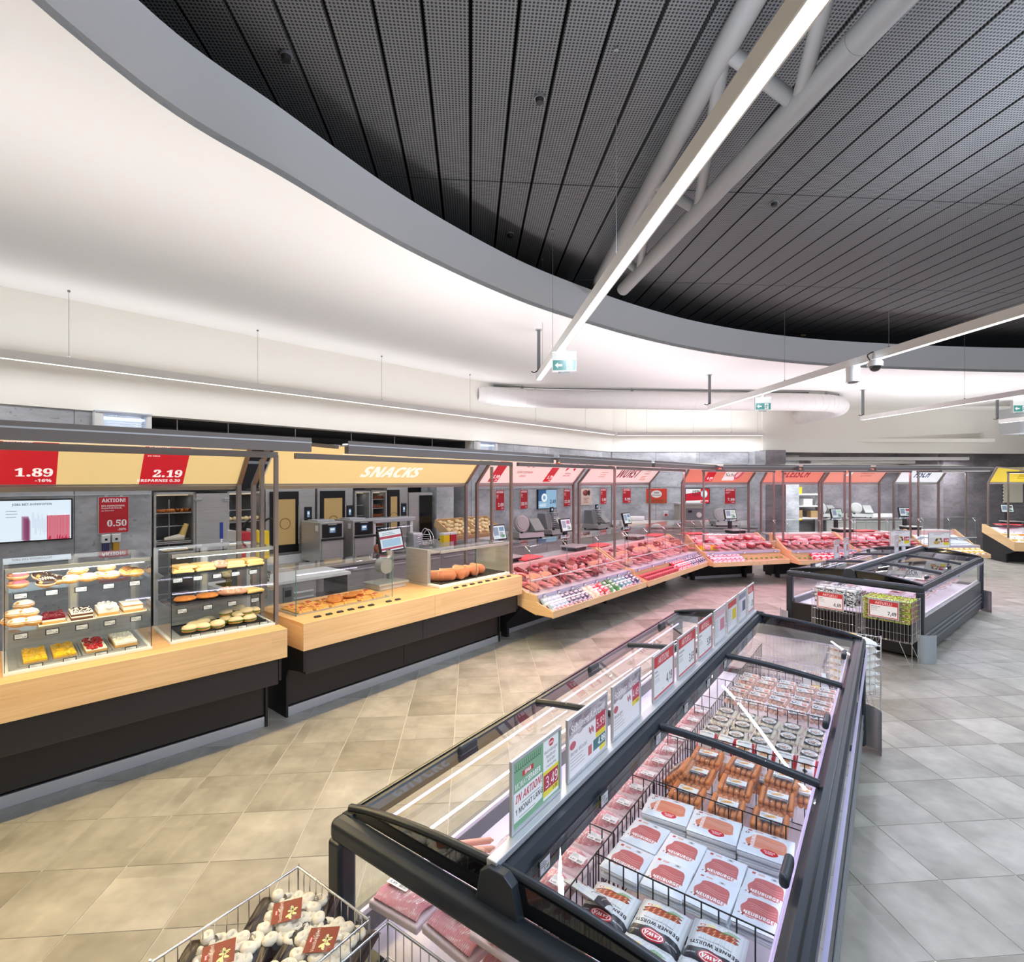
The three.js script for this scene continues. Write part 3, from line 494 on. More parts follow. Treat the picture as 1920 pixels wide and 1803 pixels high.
const signF = print(cv(1024, 256, (x, w, h) => { fillr(x, '#e48e79', 0, 0, w, h); for (let i = 0; i < 12; i++) fillr(x, 'rgba(190,90,70,.22)', 0, i * 22, w, 3); txt(x, 'FLEISCH', 530, 180, 138, '#a83038', { align: 'center', weight: 'italic 900', sx: .92 }); }), { roughness: .25, lit: .45 });
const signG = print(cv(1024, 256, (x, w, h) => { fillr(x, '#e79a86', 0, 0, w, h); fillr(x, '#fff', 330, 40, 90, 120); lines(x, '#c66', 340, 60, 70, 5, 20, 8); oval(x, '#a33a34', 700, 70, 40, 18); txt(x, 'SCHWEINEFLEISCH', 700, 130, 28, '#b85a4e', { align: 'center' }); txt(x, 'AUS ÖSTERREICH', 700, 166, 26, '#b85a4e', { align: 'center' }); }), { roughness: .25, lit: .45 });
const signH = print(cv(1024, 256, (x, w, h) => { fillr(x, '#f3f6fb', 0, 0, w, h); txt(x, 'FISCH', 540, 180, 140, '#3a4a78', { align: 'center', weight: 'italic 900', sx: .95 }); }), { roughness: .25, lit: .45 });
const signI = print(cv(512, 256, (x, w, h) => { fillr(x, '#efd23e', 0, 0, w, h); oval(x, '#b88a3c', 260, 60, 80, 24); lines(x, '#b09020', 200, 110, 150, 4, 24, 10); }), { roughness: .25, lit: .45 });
canopy('canopy', 'canopy with two red offer slips on its yellow sign over the bakery counter', 'C1', -2.6, 1.72, { single: true, print: signA, tint: WARM, nits: BAKERY_LIGHT, glow: M.glowWarm, front: [1.71], mid: [[1.71, -.53]], rear: [-2.5, 1.66], tilt: -.5 });
canopy('canopy', 'canopy with the big white lettering over the snack counter', 'C2', .03, 3.06, { single: true, up: CANOPY_UP * 1.4, print: signB, tint: WARM, nits: BAKERY_LIGHT, glow: M.glowWarm, front: [3.05], mid: [[3.05, -.55]], rear: [.02, 3.0], skip: .1, tilt: -.45 });
canopy('canopy', 'canopy with white pink sign and red ribbon over the sausage counter', 'C3', .02, 2.6, { up: CANOPY_UP * 1.35, print: signC, tint: PINK, nits: MEAT_LIGHT, tilt: -.15, glow: M.glowPink, wi: -.6, base: .86, rear: [.06, 2.56], front: [2.62] });
canopy('canopy', 'canopy with white pink sausage sign and pale lettering', 'C4', .04, 3.04, { up: CANOPY_UP * 1.3, print: signD, tint: PINK, nits: MEAT_LIGHT, tilt: -.15, glow: M.glowPink, wi: -.6, base: .86, front: [3.0] });
canopy('canopy', 'canopy with salmon sign showing a red offer slip and white label', 'C5', .16, 2.02, { print: signE, tint: PINK, nits: MEAT_LIGHT, tilt: -.15, glow: M.glowPink, wi: -.6, base: .86 });
canopy('canopy', 'canopy with salmon sign lettered dark red over the meat counter', 'C6', .02, 1.56, { up: 55, print: signF, tint: PINK, nits: MEAT_LIGHT, tilt: -.15, glow: M.glowPink, wi: -.6, base: .86 });
canopy('canopy', 'canopy with salmon sign and small white label left of the fish sign', 'C7', .04, 1.74, { up: 75, print: signG, tint: PINK, nits: MEAT_LIGHT, tilt: -.15, glow: M.glowPink, wi: -.6, base: .86 });
canopy('canopy', 'canopy with white sign and blue lettering over the fish counter', 'C8', .02, 1.2, { up: 170, print: signH, tint: 0xe8eeff, nits: FISH_LIGHT, glow: M.glow, wi: -.6, base: .86 });
canopy('canopy', 'canopy with plain yellow sign over the cheese counter at right', 'CH', 0, 1.6, { up: 170, print: signI, tint: NEUTRAL, nits: FISH_LIGHT, glow: M.glow, wi: -.28, base: .6 });
// ---------- island freezers ----------
function islandFreezer(label, f, L, W, extra) {
  const t = thing('island_freezer', label, 'freezer', f, [0, 0, 0]), r = .045, mid = W / 2 - .01;
  const railP = [[0, .84], [0, .885], [.012, .9], [.06, .905], [.09, .885], [.09, .86], [.05, .84]];
  const railZ = (pts, off, s) => pts.map(([z, y]) => [off + s * z, y]);
  P('rim_rail', prof(railZ(railP, 0, 1), .02, L - .02), M.anth, t); P('rim_rail', prof(railZ(railP, W, -1), .02, L - .02), M.anth, t);
  P('rim_groove', slab(.05, L - .05, .903, .908, .03, .036), M.anthDark, t); P('rim_groove', slab(.05, L - .05, .903, .908, W - .036, W - .03), M.anthDark, t);
  for (const [s, u] of [[1, 0], [-1, L]]) {
    P('end_rail', rslab(u - (s > 0 ? .035 : .045), u + (s > 0 ? .045 : .035), .815, .9, -.005, W + .005, .03, 4), M.anth, t);
    const arch = [[.02, .9]]; for (let k = 0; k <= 14; k++) { const q = k / 14; arch.push([.02 + q * (W - .04), .903 + .085 * Math.pow(Math.sin(Math.PI * q), .8)]); } arch.push([W - .02, .9]);
    P('end_arch', prof(arch, u + (s > 0 ? .03 : -.05), u + (s > 0 ? .05 : -.03)), M.gloss, t);
    P('arch_cap', tube(arch.slice(1, -1).map(([z, y]) => [u + s * .05, y + .004, z]), .014, 20, 6), M.anth, t);
    Q('corner_post', [rslab(u - .04, u + .04, .04, .83, -.004, .075, .018, 3), rslab(u - .04, u + .04, .04, .83, W - .075, W + .004, .018, 3)], M.anth, t);
    P('end_glass', pane(u - .004, u + .004, .46, .82, .075, W - .075), M.glass, t); P('end_base', rslab(u - .03, u + .03, .05, .46, .06, W - .06, .006), M.anthDark, t);
  }
  for (const [z, s] of [[.02, 1], [W - .02, -1]]) {
    P('side_glass', pane(.05, L - .05, .5, .845, z - .004, z + .004), M.glass, t);
    P('side_base', prof([[z, .05], [z, .5], [z + s * .06, .5], [z + s * .06, .05]], .04, L - .04), std({ color: 0x5c5e63, roughness: .45, metalness: .3 }), t);
    Q('bump_rail', [.16, .22, .28].map((y) => rslab(.05, L - .05, y, y + .022, Math.min(z - s * .012, z), Math.max(z - s * .012, z), .004)), M.greyMetal, t);
    P('led_tube', rod([.12, .815, z + s * .06], [L - .12, .815, z + s * .06], .006, 8), M.glowViolet, t);
    area(t, L - .3, .03, VIOLET, FREEZER_LIGHT, [L / 2, .8, z + s * .066], -Math.PI / 2 + s * .7);
  }
  P('plinth', slab(.12, L - .12, 0, .06, .12, W - .12), M.black, t);
  P('tub_floor', slab(.03, L - .03, .4, .42, .03, W - .03), M.tub, t); P('tub_wall', slab(.05, L - .05, .42, .52, .06, .075), M.tub, t); P('tub_wall', slab(.05, L - .05, .42, .52, W - .075, W - .06), M.tub, t);
  // ridge with sign rail
  P('ridge', prof([[mid - .045, .9], [mid - .04, .975], [mid - .025, .995], [mid + .015, .995], [mid + .028, .97], [mid + .045, .9]], .03, L - .03), M.anth, t);
  Q('ridge_end', [prof([[mid - .08, .89], [mid - .06, .99], [mid - .03, 1.012], [mid + .03, 1.012], [mid + .06, .99], [mid + .085, .89]], .0, .035, .004), prof([[mid - .08, .89], [mid - .06, .99], [mid - .03, 1.012], [mid + .03, 1.012], [mid + .06, .99], [mid + .085, .89]], L - .035, L, .004)], M.anth, t);
  P('ridge_groove', slab(.04, L - .04, .95, .955, mid + .03, mid + .037), M.anthDark, t); P('ridge_groove', slab(.04, L - .04, .925, .929, mid + .038, mid + .043), M.anthDark, t);
  P('sign_rail', rslab(.02, L - .02, 1.0, 1.022, mid - .05, mid - .012, .003, 1), M.alu, t);
  
  P('bumper_rail', pane(.02, L - .04, .8, .83, W + .012, W + .018), M.glass, t); P('bumper_rail_edge', slab(.02, L - .04, .83, .836, W + .008, W + .022), col(0xa9a4c4, .3), t); Q('bumper_bracket', [.3, L / 2, L - .3].map((u) => slab(u, u + .03, .8, .82, W - .01, W + .012)), M.anth, t);
  // lids: curved panes with a frame bar between the thirds and a grip on the outer edge
  const n = 3, third = L / n;
  for (const [za, zb, s] of [[.075, mid - .035, 1], [W - .075, mid + .035, -1]]) for (let k = 0; k < n; k++) {
    const a = k * third + .035, b = (k + 1) * third - .035, seg = [];
    for (let q = 0; q <= 6; q++) seg.push([za + (zb - za) * q / 6, .905 + .055 * Math.sin(q / 6 * Math.PI / 2)]);
    { const lg = new THREE.PlaneGeometry(1, 1, 1, 6), lp = lg.attributes.position; for (let i = 0; i < lp.count; i++) { const q = seg[Math.floor(i / 2)]; lp.setXYZ(i, i % 2 ? b : a, q[1], q[0]); } lg.computeVertexNormals(); P('lid_glass', lg, M.lid, t); }
    P('lid_grip', [rbox(.13, .045, .03, (a + b) / 2, .925, za + s * .03, .014, 3)], M.anth, t);
    if (k) { const u = k * third; P('lid_bar', tube(seg.map(([z, y]) => [u, y + .004, z]), .019, 12, 8), M.anth, t); Q('lid_screw', [ball(.005, u - .008, .945, za + (zb - za) * .3, 6), ball(.005, u + .012, .945, za + (zb - za) * .3, 6)], M.chrome, t); }
  }
  // corner guards of brushed steel
  const guard = (u, z, a) => { const g = new THREE.CylinderGeometry(.15, .15, .34, 14, 1, true, 0, Math.PI / 1.9); g.rotateY(a); return g.translate(u, .17, z); };
  const gm = std({ color: 0xb9c2ca, roughness: .35, metalness: .7, side: THREE.DoubleSide });
  P('corner_guard', guard(.04, .04, Math.PI), gm, t); P('corner_guard', guard(.04, W - .04, -Math.PI / 2), gm, t);
  P('corner_guard', guard(L - .04, .04, Math.PI / 2), gm, t); P('corner_guard', guard(L - .04, W - .04, 0), gm, t);
  extra && extra(t); return t;
}
const wires = (list, r = .0028) => list.map(([a, b]) => rod(a, b, r, 5));
function fence(u0, w0, u1, w1, y0, y1, n) {            // wire divider from floor to top, n uprights
  const l = [[[u0, y1, w0], [u1, y1, w1]], [[u0, y0, w0], [u1, y0, w1]], [[u0, (y0 + y1) / 2, w0], [u1, (y0 + y1) / 2, w1]]];
  for (let i = 0; i <= n; i++) l.push([[u0 + (u1 - u0) * i / n, y0, w0 + (w1 - w0) * i / n], [u0 + (u1 - u0) * i / n, y1, w0 + (w1 - w0) * i / n]]); return wires(l);
}
const F1 = islandFreezer('long island freezer nearest the camera, full of sausage packs under glass lids', 'F1', 3.86, 1.55, (t) => {
  P('long_divider', fence(.08, .8, 3.78, .8, .43, .745, 84), M.wireBlack, t);
  for (const u of [.585, 1.19, 1.775, 2.42, 3.12]) P('cross_divider', fence(u, .8, u, 1.42, .43, .745, 11), M.wireBlack, t);
  for (const u of [.33, .75, 1.2, 1.7, 2.2, 2.75]) P('short_divider', fence(u, .58, u, .8, .43, .73, 4), M.wireBlack, t);
  P('side_grille', [...fence(.1, 1.425, 3.78, 1.425, .55, .76, 150), ...wires([[[.1, .7, 1.425], [3.78, .7, 1.425]], [[.1, .6, 1.425], [3.78, .6, 1.425]]])], M.wireViolet, t);
  P('far_rack', [...fence(3.2, .85, 3.2, 1.3, .5, .8, 16), ...fence(3.7, .85, 3.7, 1.4, .5, .85, 20)], M.wireViolet, t);
});
const F2 = islandFreezer('smaller looking island freezer further back behind two wire baskets', 'F2', 3.77, 1.57);

// ---------- packs ----------
function pillow(w, l, h, o = {}) {                      // sealed bag: flat below, bulging above, flat crimped ends; uv over the top
  const n = o.n ?? 12, top = [], idx = [], uv = [], s = o.seed ?? 1;
  const H = (x, z) => { const a = Math.max(0, 1 - Math.pow(Math.abs(x), 3.2)), b = Math.max(0, 1 - Math.pow(Math.abs(z), 4)), wr = .06 * Math.sin(x * 9 + s) * Math.cos(z * 7 + 2 * s) + .04 * Math.sin(z * 19 + x * 5 + s); return h * Math.pow(a * b, .55) * (1 + (o.wrinkle ?? 1) * wr) + .003; };
  for (let k = 0; k < (o.top ? 1 : 2); k++) for (let j = 0; j <= n; j++) for (let i = 0; i <= n; i++) { const x = i / n * 2 - 1, z = j / n * 2 - 1, pin = 1 - .05 * z * z * (1 - x * x) * 0; top.push(x * w / 2 * pin, k ? .001 : H(x, z), z * l / 2); uv.push(i / n, 1 - j / n); }
  const N = (n + 1) * (n + 1), id = (k, i, j) => k * N + j * (n + 1) + i;
  for (let j = 0; j < n; j++) for (let i = 0; i < n; i++) { idx.push(id(0, i, j), id(0, i, j + 1), id(0, i + 1, j), id(0, i + 1, j), id(0, i, j + 1), id(0, i + 1, j + 1)); if (!o.top) idx.push(id(1, i, j), id(1, i + 1, j), id(1, i, j + 1), id(1, i + 1, j), id(1, i + 1, j + 1), id(1, i, j + 1)); }
  if (!o.top) for (let i = 0; i < n; i++) { idx.push(id(0, i, n), id(1, i, n), id(0, i + 1, n), id(0, i + 1, n), id(1, i, n), id(1, i + 1, n)); idx.push(id(0, i, 0), id(0, i + 1, 0), id(1, i, 0), id(0, i + 1, 0), id(1, i + 1, 0), id(1, i, 0)); idx.push(id(0, 0, i), id(1, 0, i), id(0, 0, i + 1), id(0, 0, i + 1), id(1, 0, i), id(1, 0, i + 1)); idx.push(id(0, n, i), id(0, n, i + 1), id(1, n, i), id(0, n, i + 1), id(1, n, i + 1), id(1, n, i)); }
  const g = new THREE.BufferGeometry(); g.setAttribute('position', new THREE.Float32BufferAttribute(top, 3)); g.setAttribute('uv', new THREE.Float32BufferAttribute(uv, 2)); g.setIndex(idx); g.computeVertexNormals(); return g;
}
const topFilm = (w, l, h, o = {}) => pillow(w, l, h, { ...o, top: true });     // stretched film over a tray: one sheet
const link = (len, r, n = 9) => new THREE.CapsuleGeometry(r, len - 2 * r, 4, n).rotateX(Math.PI / 2).translate(0, r, 0);   // a sausage along z
function rowOf(k, make) { const l = []; for (let i = 0; i < k; i++) l.push(make(i, k)); return l; }
const berner = print(cv(512, 640, (x, w, h) => {
  fillr(x, '#dfe3e4', 0, 0, w, h); for (let i = 0; i < 30; i++) fillr(x, 'rgba(150,160,165,.16)', hash(i, 1, 1) * w, 0, 8, h);
  const food = (cy, dir) => { for (let i = 0; i < 2; i++) { x.save(); x.translate(256, cy + dir * i * 44); x.rotate(-.12); oval(x, '#7d301c', 0, 8, 190, 28); oval(x, '#b4552f', 0, 0, 186, 24); for (let k = -6; k < 7; k++) { x.save(); x.translate(k * 28, 0); x.rotate(.5); fillr(x, k % 2 ? '#e8ab88' : '#8f3a20', -5, -20, 9, 40); x.restore(); } x.restore(); } oval(x, '#f0e2a8', 330, cy + dir * 92, 50, 24); oval(x, '#cf4a3a', 402, cy + dir * 90, 28, 17); oval(x, '#fff4e2', 402, cy + dir * 90, 15, 9); x.strokeStyle = '#4f8f3e'; x.lineWidth = 4; for (let k = 0; k < 12; k++) { x.beginPath(); x.moveTo(60 + k * 10, cy + dir * 130); x.lineTo(110 + k * 12, cy + dir * 84 - k * 3); x.stroke(); } };
  fillr(x, '#323238', 0, 40, w, 140); oval(x, '#c8242c', 256, 112, 116, 58); oval(x, '#fff', 256, 112, 104, 47); oval(x, '#c8242c', 256, 112, 95, 40); txt(x, 'JAWA', 256, 132, 56, '#fff', { align: 'center', font: 'serif', weight: 'italic 900' });
  txt(x, 'GENUSS PUR', 20, 118, 18, '#ddd'); txt(x, 'VOM GRILL', 392, 118, 18, '#ddd');
  txt(x, 'BERNER WÜRSTL', 256, 262, 60, '#2a2a2c', { align: 'center', sx: .94, weight: '900' }); txt(x, 'UMHÜLLT MIT SPECK & KÄSE', 256, 302, 22, '#4a4a4a', { align: 'center' });
  food(400, 1);
}), { roughness: .32 });
const hamPrint = (salmon) => print(cv(512, 512, (x, w, h) => {
  fillr(x, '#dfe6ee', 0, 0, w, h);
  x.fillStyle = salmon ? '#d9876a' : '#c46e6c'; x.beginPath(); x.moveTo(70, 330); x.bezierCurveTo(30, 250, 120, 240, 110, 160); x.bezierCurveTo(150, 110, 300, 120, 400, 130); x.bezierCurveTo(470, 150, 440, 260, 460, 320); x.bezierCurveTo(440, 420, 300, 390, 230, 400); x.bezierCurveTo(150, 430, 80, 390, 70, 330); x.fill();
  x.strokeStyle = salmon ? '#c97c62' : '#bb6563'; x.lineWidth = 9; for (let i = 0; i < 4; i++) { x.beginPath(); x.moveTo(120 + 20 * i, 190 + 30 * i); x.bezierCurveTo(220, 160 + 30 * i, 300, 260 + 20 * i, 440, 190 + 40 * i); x.stroke(); }
  x.strokeStyle = salmon ? '#eebaa4' : '#e2a19d'; x.lineWidth = 7; for (let i = 0; i < 3; i++) { x.beginPath(); x.moveTo(130 + 20 * i, 215 + 30 * i); x.bezierCurveTo(220, 180 + 30 * i, 300, 280 + 20 * i, 430, 210 + 40 * i); x.stroke(); }
  salmon ? txt(x, 'NEUBURGER', 150, 400, 50, '#f4f2f0', { weight: '900', rot: -Math.PI / 2 }) : txt(x, 'NEUBURGER', 100, 372, 62, '#f4f2f0', { sx: .98, weight: '900' }); txt(x, 'SAGEN SIE NIEMALS LEBERKÄSE', 110, 400, 17, '#f4eeee');
  fillr(x, '#b4473a', 60, 40, 40, 44); fillr(x, '#e3b8a8', 130, 50, 80, 34); for (let i = 0; i < 5; i++) fillr(x, '#c98', 134 + i * 15, 52, 6, 30); fillr(x, '#c3c9cd', 280, 40, 80, 52); oval(x, '#6b757b', 320, 66, 20, 16);
  x.fillStyle = '#8e3b34'; x.beginPath(); x.moveTo(40, 380); x.lineTo(120, 360); x.lineTo(110, 410); x.fill(); oval(x, '#f0eeee', 82, 384, 14, 14);
  if (salmon) { oval(x, '#d2242c', 300, 420, 84, 50); txt(x, 'GLEICH', 300, 416, 30, '#fff', { align: 'center' }); txt(x, 'ESSEN', 300, 444, 26, '#fff', { align: 'center' }); oval(x, '#333', 60, 130, 20, 20); oval(x, '#fff', 60, 130, 10, 10); }
}), { roughness: .3 });
const hamA = hamPrint(false), hamB = hamPrint(true);
const orangeLabel = print(cv(256, 200, (x, w, h) => { fillr(x, '#e9ecec', 0, 0, w, h); fillr(x, '#3c5058', 0, 130, w, 70); x.save(); x.translate(120, 70); x.rotate(-.3); oval(x, '#e39a2c', 0, 0, 80, 16); oval(x, '#f2c04c', 0, -26, 70, 13); x.restore(); oval(x, '#b8362e', 190, 164, 34, 18); txt(x, 'Frankfurter', 90, 172, 30, '#f4f0e0', { align: 'center' }); lines(x, '#777', 10, 20, 60, 4, 16, 7); }), { roughness: .3 });
const whiteLabel = print(cv(256, 256, (x, w, h) => { x.clearRect(0, 0, w, h); oval(x, '#e9e7e1', 128, 128, 124, 110); txt(x, 'Weißwurst', 128, 76, 40, '#5a544c', { align: 'center', font: 'serif', weight: 'italic bold' }); x.save(); x.translate(128, 130); oval(x, '#a8683a', 0, 0, 90, 16, -.1); oval(x, '#d8b48a', 10, 20, 80, 12, .1); x.restore(); for (let i = 0; i < 90; i++) fillr(x, pick(['#444a52', '#6a7078', '#8a8a86', '#3a3d40']), hash(i, 3, 2) * 200 + 28, 150 + hash(i, 5, 2) * 60, 16, 9); }), { roughness: .35 });
const pinkLabel = print(cv(256, 160, (x, w, h) => { fillr(x, '#eceae6', 0, 0, w, h); oval(x, '#45475a', 44, 80, 36, 56); oval(x, '#f0e8e2', 44, 66, 18, 20); txt(x, 'Bio', 112, 60, 34, '#58606a', { align: 'center' }); lines(x, '#808890', 84, 76, 56, 5, 13, 8); oval(x, '#d98a6a', 196, 60, 44, 40); oval(x, '#f0b89a', 186, 50, 24, 20); oval(x, '#c9584a', 208, 110, 40, 26); }), { roughness: .35 });
const redWhite = print(cv(256, 256, (x, w, h) => { fillr(x, '#efeeea', 0, 0, w, h); fillr(x, '#c8343c', 0, 0, 26, h); fillr(x, '#c8343c', w - 26, 0, 26, h); txt(x, 'Münchner', 128, 70, 32, '#4a4a46', { align: 'center', font: 'serif' }); oval(x, '#b07040', 128, 140, 76, 18); oval(x, '#d8a870', 128, 170, 70, 14); oval(x, '#4a4a4a', 128, 214, 30, 16); }), { roughness: .35 });
const priceSticker = print(cv(128, 96, (x, w, h) => { fillr(x, '#f1eef0', 0, 0, w, h); lines(x, '#999', 8, 10, 70, 5, 9, 3); for (let i = 0; i < 18; i++) fillr(x, '#555', 70 + i * 2.8, 60, hash(i, 2, 9) > .5 ? 2 : 1, 26); txt(x, '3,49', 10, 84, 24, '#444'); }), { roughness: .4 });
const pinkMeat = std({ map: meatTex, roughness: .3 }), orangeM = std({ color: 0xd98442, roughness: .35 }), paleM = std({ color: 0xe8dcc4, roughness: .4 }), rosyM = std({ color: 0xe2a48c, roughness: .35 }), rosyTray = std({ color: 0xecd2d8, roughness: .35 }), trayW = std({ color: 0xeef0f4, roughness: .4 });

const proto = {};
function makePack(kind) {                                // a prototype group per kind, its base at the origin
  const o = new THREE.Group();
  if (kind === 'bratwurst') P('bag', pillow(.17, .2, .032, { n: 14, seed: 3 }), berner, o);
  if (kind === 'ham') { P('tray', rbox(.152, .012, .178, 0, .006, 0, .005), trayW, o); P('printed_film', pillow(.15, .176, .008, { n: 8, wrinkle: .3 }).translate(0, .012, 0), hamA, o); }
  if (kind === 'salmon') { P('tray', rbox(.196, .022, .165, 0, .011, 0, .008), trayW, o); P('printed_film', pillow(.194, .163, .009, { n: 8, wrinkle: .3 }).translate(0, .022, 0), hamB, o); }
  if (kind === 'frank') { P('sausages', rowOf(6, (i) => link(.158, .0125).translate((i - 2.5) * .0245, 0, 0)).concat(rowOf(6, (i) => link(.15, .0115).translate((i - 2.5) * .0245, .021, 0))), orangeM, o); P('film', topFilm(.168, .185, .05, { seed: 5 }), M.film, o); P('paper_label', face(.088, .066).rotateX(-Math.PI / 2).translate(.005, .052, .012), orangeLabel, o); }
  if (kind === 'weiss') { P('sausages', rowOf(5, (i) => link(.105, .0145).translate((i - 2) * .024, 0, 0)), paleM, o); P('film', topFilm(.145, .15, .034, { seed: 8 }), M.film, o); P('paper_label', face(.088, .082).rotateX(-Math.PI / 2).translate(0, .0365, 0), whiteLabel, o); }
  if (kind === 'pink') { P('sausages', rowOf(4, (i) => link(.1, .0145).translate((i - 1.5) * .03, 0, 0)), rosyM, o); P('film', topFilm(.14, .12, .036, { seed: 2 }), M.film, o); P('paper_label', face(.105, .06).rotateX(-Math.PI / 2).translate(0, .0385, .004), pinkLabel, o); }
  if (kind === 'redwhite') P('bag', pillow(.1, .12, .03, { seed: 6 }), redWhite, o);
  if (kind === 'fillet') { P('tray', rbox(.19, .02, .135, 0, .01, 0, .007), rosyTray, o); P('meat', bumpy(new THREE.SphereGeometry(1, 18, 12).scale(.078, .026, .052).translate(0, .02, 0), .006, 60, 2), pinkMeat, o); P('film', topFilm(.2, .14, .044, { seed: 4 }).translate(0, .004, 0), M.film, o); P('price_sticker', face(.062, .046).rotateX(-Math.PI / 2).translate(.048, .049, .02), priceSticker, o); }
  if (kind === 'mince') { P('tray', rbox(.24, .03, .17, 0, .015, 0, .008), rosyTray, o); const st = []; for (let i = 0; i < 26; i++) st.push(tube([[-.1 + .008 * i, .034, -.07], [-.1 + .008 * i + .008, .046, -.02], [-.1 + .008 * i - .006, .042, .03], [-.1 + .008 * i, .034, .07]], .006, 8, 5)); P('meat', st, pinkMeat, o); P('film', topFilm(.24, .17, .055, { seed: 9, wrinkle: .5 }), M.film, o); P('price_sticker', face(.1, .06).rotateX(-Math.PI / 2).translate(-.05, .06, -.02), priceSticker, o); }
  return o;
}
const INFO = {
  bratwurst: ['bratwurst_bag', 'bag', 'printed sausage bags'], ham: ['ham_pack', 'pack', 'white ham packs'], salmon: ['ham_pack', 'pack', 'white ham packs'], frank: ['frankfurter_pack', 'pack', 'orange frankfurter packs'],
  weiss: ['white_sausage_pack', 'pack', 'white sausage packs'], pink: ['pink_sausage_pack', 'pack', 'pink sausage packs'], redwhite: ['sausage_bag', 'bag', 'red edged sausage bags'], fillet: ['meat_tray_pack', 'pack', 'meat trays along the freezer ridge'], mince: ['mince_tray_pack', 'pack', 'mince trays at the near glass'],
};
function pack(kind, label, f, [u, y, w], { turn = 0, tilt = 0, roll = 0, scale } = {}) {
  const [name, cat, group] = INFO[kind];
  if (!proto[kind]) { const o = proto[kind] = makePack(kind); o.name = name; o.userData = { category: cat, group }; }
  const c = copy(proto[kind], label, f, [u, y, w], { turn, tilt, group, scale }); if (roll) c.rotation.z = roll;
  return c;
}
{
  const N = (r, c) => `${ORD[c]} from ridge, ${ORD[r]} row from near end`, h = -Math.PI / 2;
  // printed bags: their print reads from the right side of the freezer
  for (let r = 0; r < 3; r++) for (let c = 0; c < 3; c++) pack('bratwurst', 'grey printed bratwurst bag, ' + N(r, c), 'F1', [.085 + .19 * r + .01 * c, .66 + .012 * c + (r === 1 ? .012 : 0), .91 + .178 * c], { turn: (r === 2 || c ? -h : h) + rr(-.08, .08) });
  for (let r = 0; r < 3; r++) for (let c = 0; c < 3; c++) if (r) pack('bratwurst', 'lower bratwurst bag beneath the ' + N(r, c), 'F1', [.1 + .19 * r, .61, .9 + .178 * c], { turn: h + rr(-.1, .1) });
  pack('bratwurst', 'bratwurst bag standing tilted against the long wire divider', 'F1', [.46, .66, .85], { turn: 3.0, tilt: -.0, roll: .85 });
  pack('bratwurst', 'bratwurst bag leaning behind another against the wire divider nearest the end', 'F1', [.27, .65, .85], { turn: 3.1, roll: .9 });
  for (let r = 0; r < 2; r++) for (let c = 0; c < 4; c++) for (let k = 0; k < 2; k++)
    pack('ham', k ? `white ham pack on top, ${N(r, c)}` : `lower white ham pack, ${N(r, c)}`, 'F1', [.685 + .185 * r + .012 * c * (r ? -1 : 1), .655 + .024 * k, .885 + .155 * c], { turn: h + rr(-.05, .05) });
  for (let c = 0; c < 3; c++) for (let k = 0; k < 3; k++) pack('salmon', `${['bottom', 'middle', 'top'][k]} ham tray with red spot, ${ORD[c]} stack from the ridge`, 'F1', [1.07, .62 + .032 * k, .91 + .2 * c], { turn: h + .06 + rr(-.04, .04) });
  for (let r = 0; r < 3; r++) for (let c = 0; c < 3; c++) pack('frank', `orange frankfurter pack, ${N(r, c)} of them`, 'F1', [1.3 + .17 * r, .645 + .015 * r, .925 + .18 * c], { turn: h + rr(-.1, .1) });
  for (let c = 0; c < 4; c++) pack('frank', `lower frankfurter pack wedged in the ${ORD[c]} place along the bin's far wire`, 'F1', [1.69, .6, .89 + .16 * c], { turn: h + .1 });
  pack('frank', 'frankfurter pack standing on edge against the long divider', 'F1', [1.45, .66, .85], { turn: 1.6, roll: -.8 });
  for (let c = 0; c < 6; c++) pack('redwhite', `small red edged sausage bag, ${ORD[c]} from the ridge by the lid bar`, 'F1', [1.86 + .01 * (c % 2), .68, .86 + .1 * c], { turn: h + rr(-.2, .2), tilt: .45 });
  for (let r = 0; r < 3; r++) for (let c = 0; c < 5; c++) pack('weiss', `clear pack of white sausages, ${N(r, c)} of them`, 'F1', [2.0 + .155 * r - (r === 2 ? .01 : 0), .67, .865 + .124 * c], { turn: h + rr(-.15, .15), tilt: rr(0, .1), scale: .93 });
  for (let r = 0; r < 5; r++) for (let c = 0; c < 5; c++) pack('pink', `clear pack of pink sausages, ${N(r, c)} of them`, 'F1', [2.5 + .128 * r, .68 + .012 * (r % 2), .865 + .124 * c], { turn: h + rr(-.2, .2), tilt: rr(0, .12), scale: .95 });
  for (let i = 0; i < 15; i++) pack('fillet', `film wrapped meat tray, ${ORD[i]} from the near end along the ridge`, 'F1', [.17 + .148 * i, .64, .67], { turn: h + rr(-.06, .06) });
  for (let i = 0; i < 4; i++) pack('mince', `film wrapped mince tray behind the near end glass, ${ORD[i]} from the left`, 'F1', [.15 + .02 * (i % 2), .56, .23 + .255 * i], { turn: h + rr(-.08, .08) });
  for (let i = 0; i < 5; i++) pack(i % 2 ? 'mince' : 'fillet', `meat tray lying in the left half of the freezer, ${ORD[i]} from the near glass`, 'F1', [.62 + .2 * i, .55, .38 + .04 * (i % 2)], { turn: .2 * i });
  // loose items on the left side
  [[.46, .2], [.5, .22], [.53, .25], [.56, .21]].forEach(([u, w], i) => { const o = thing('sausage', `single pale sausage, ${ORD[i]} of those loose behind the left front glass`, 'sausage', 'F1', [u, .55, w], { turn: .5 + .1 * i }); P('skin', link(.17, .014), rosyM, o); P('tip', ball(.006, 0, .014, .086, 8), rosyM, o); });
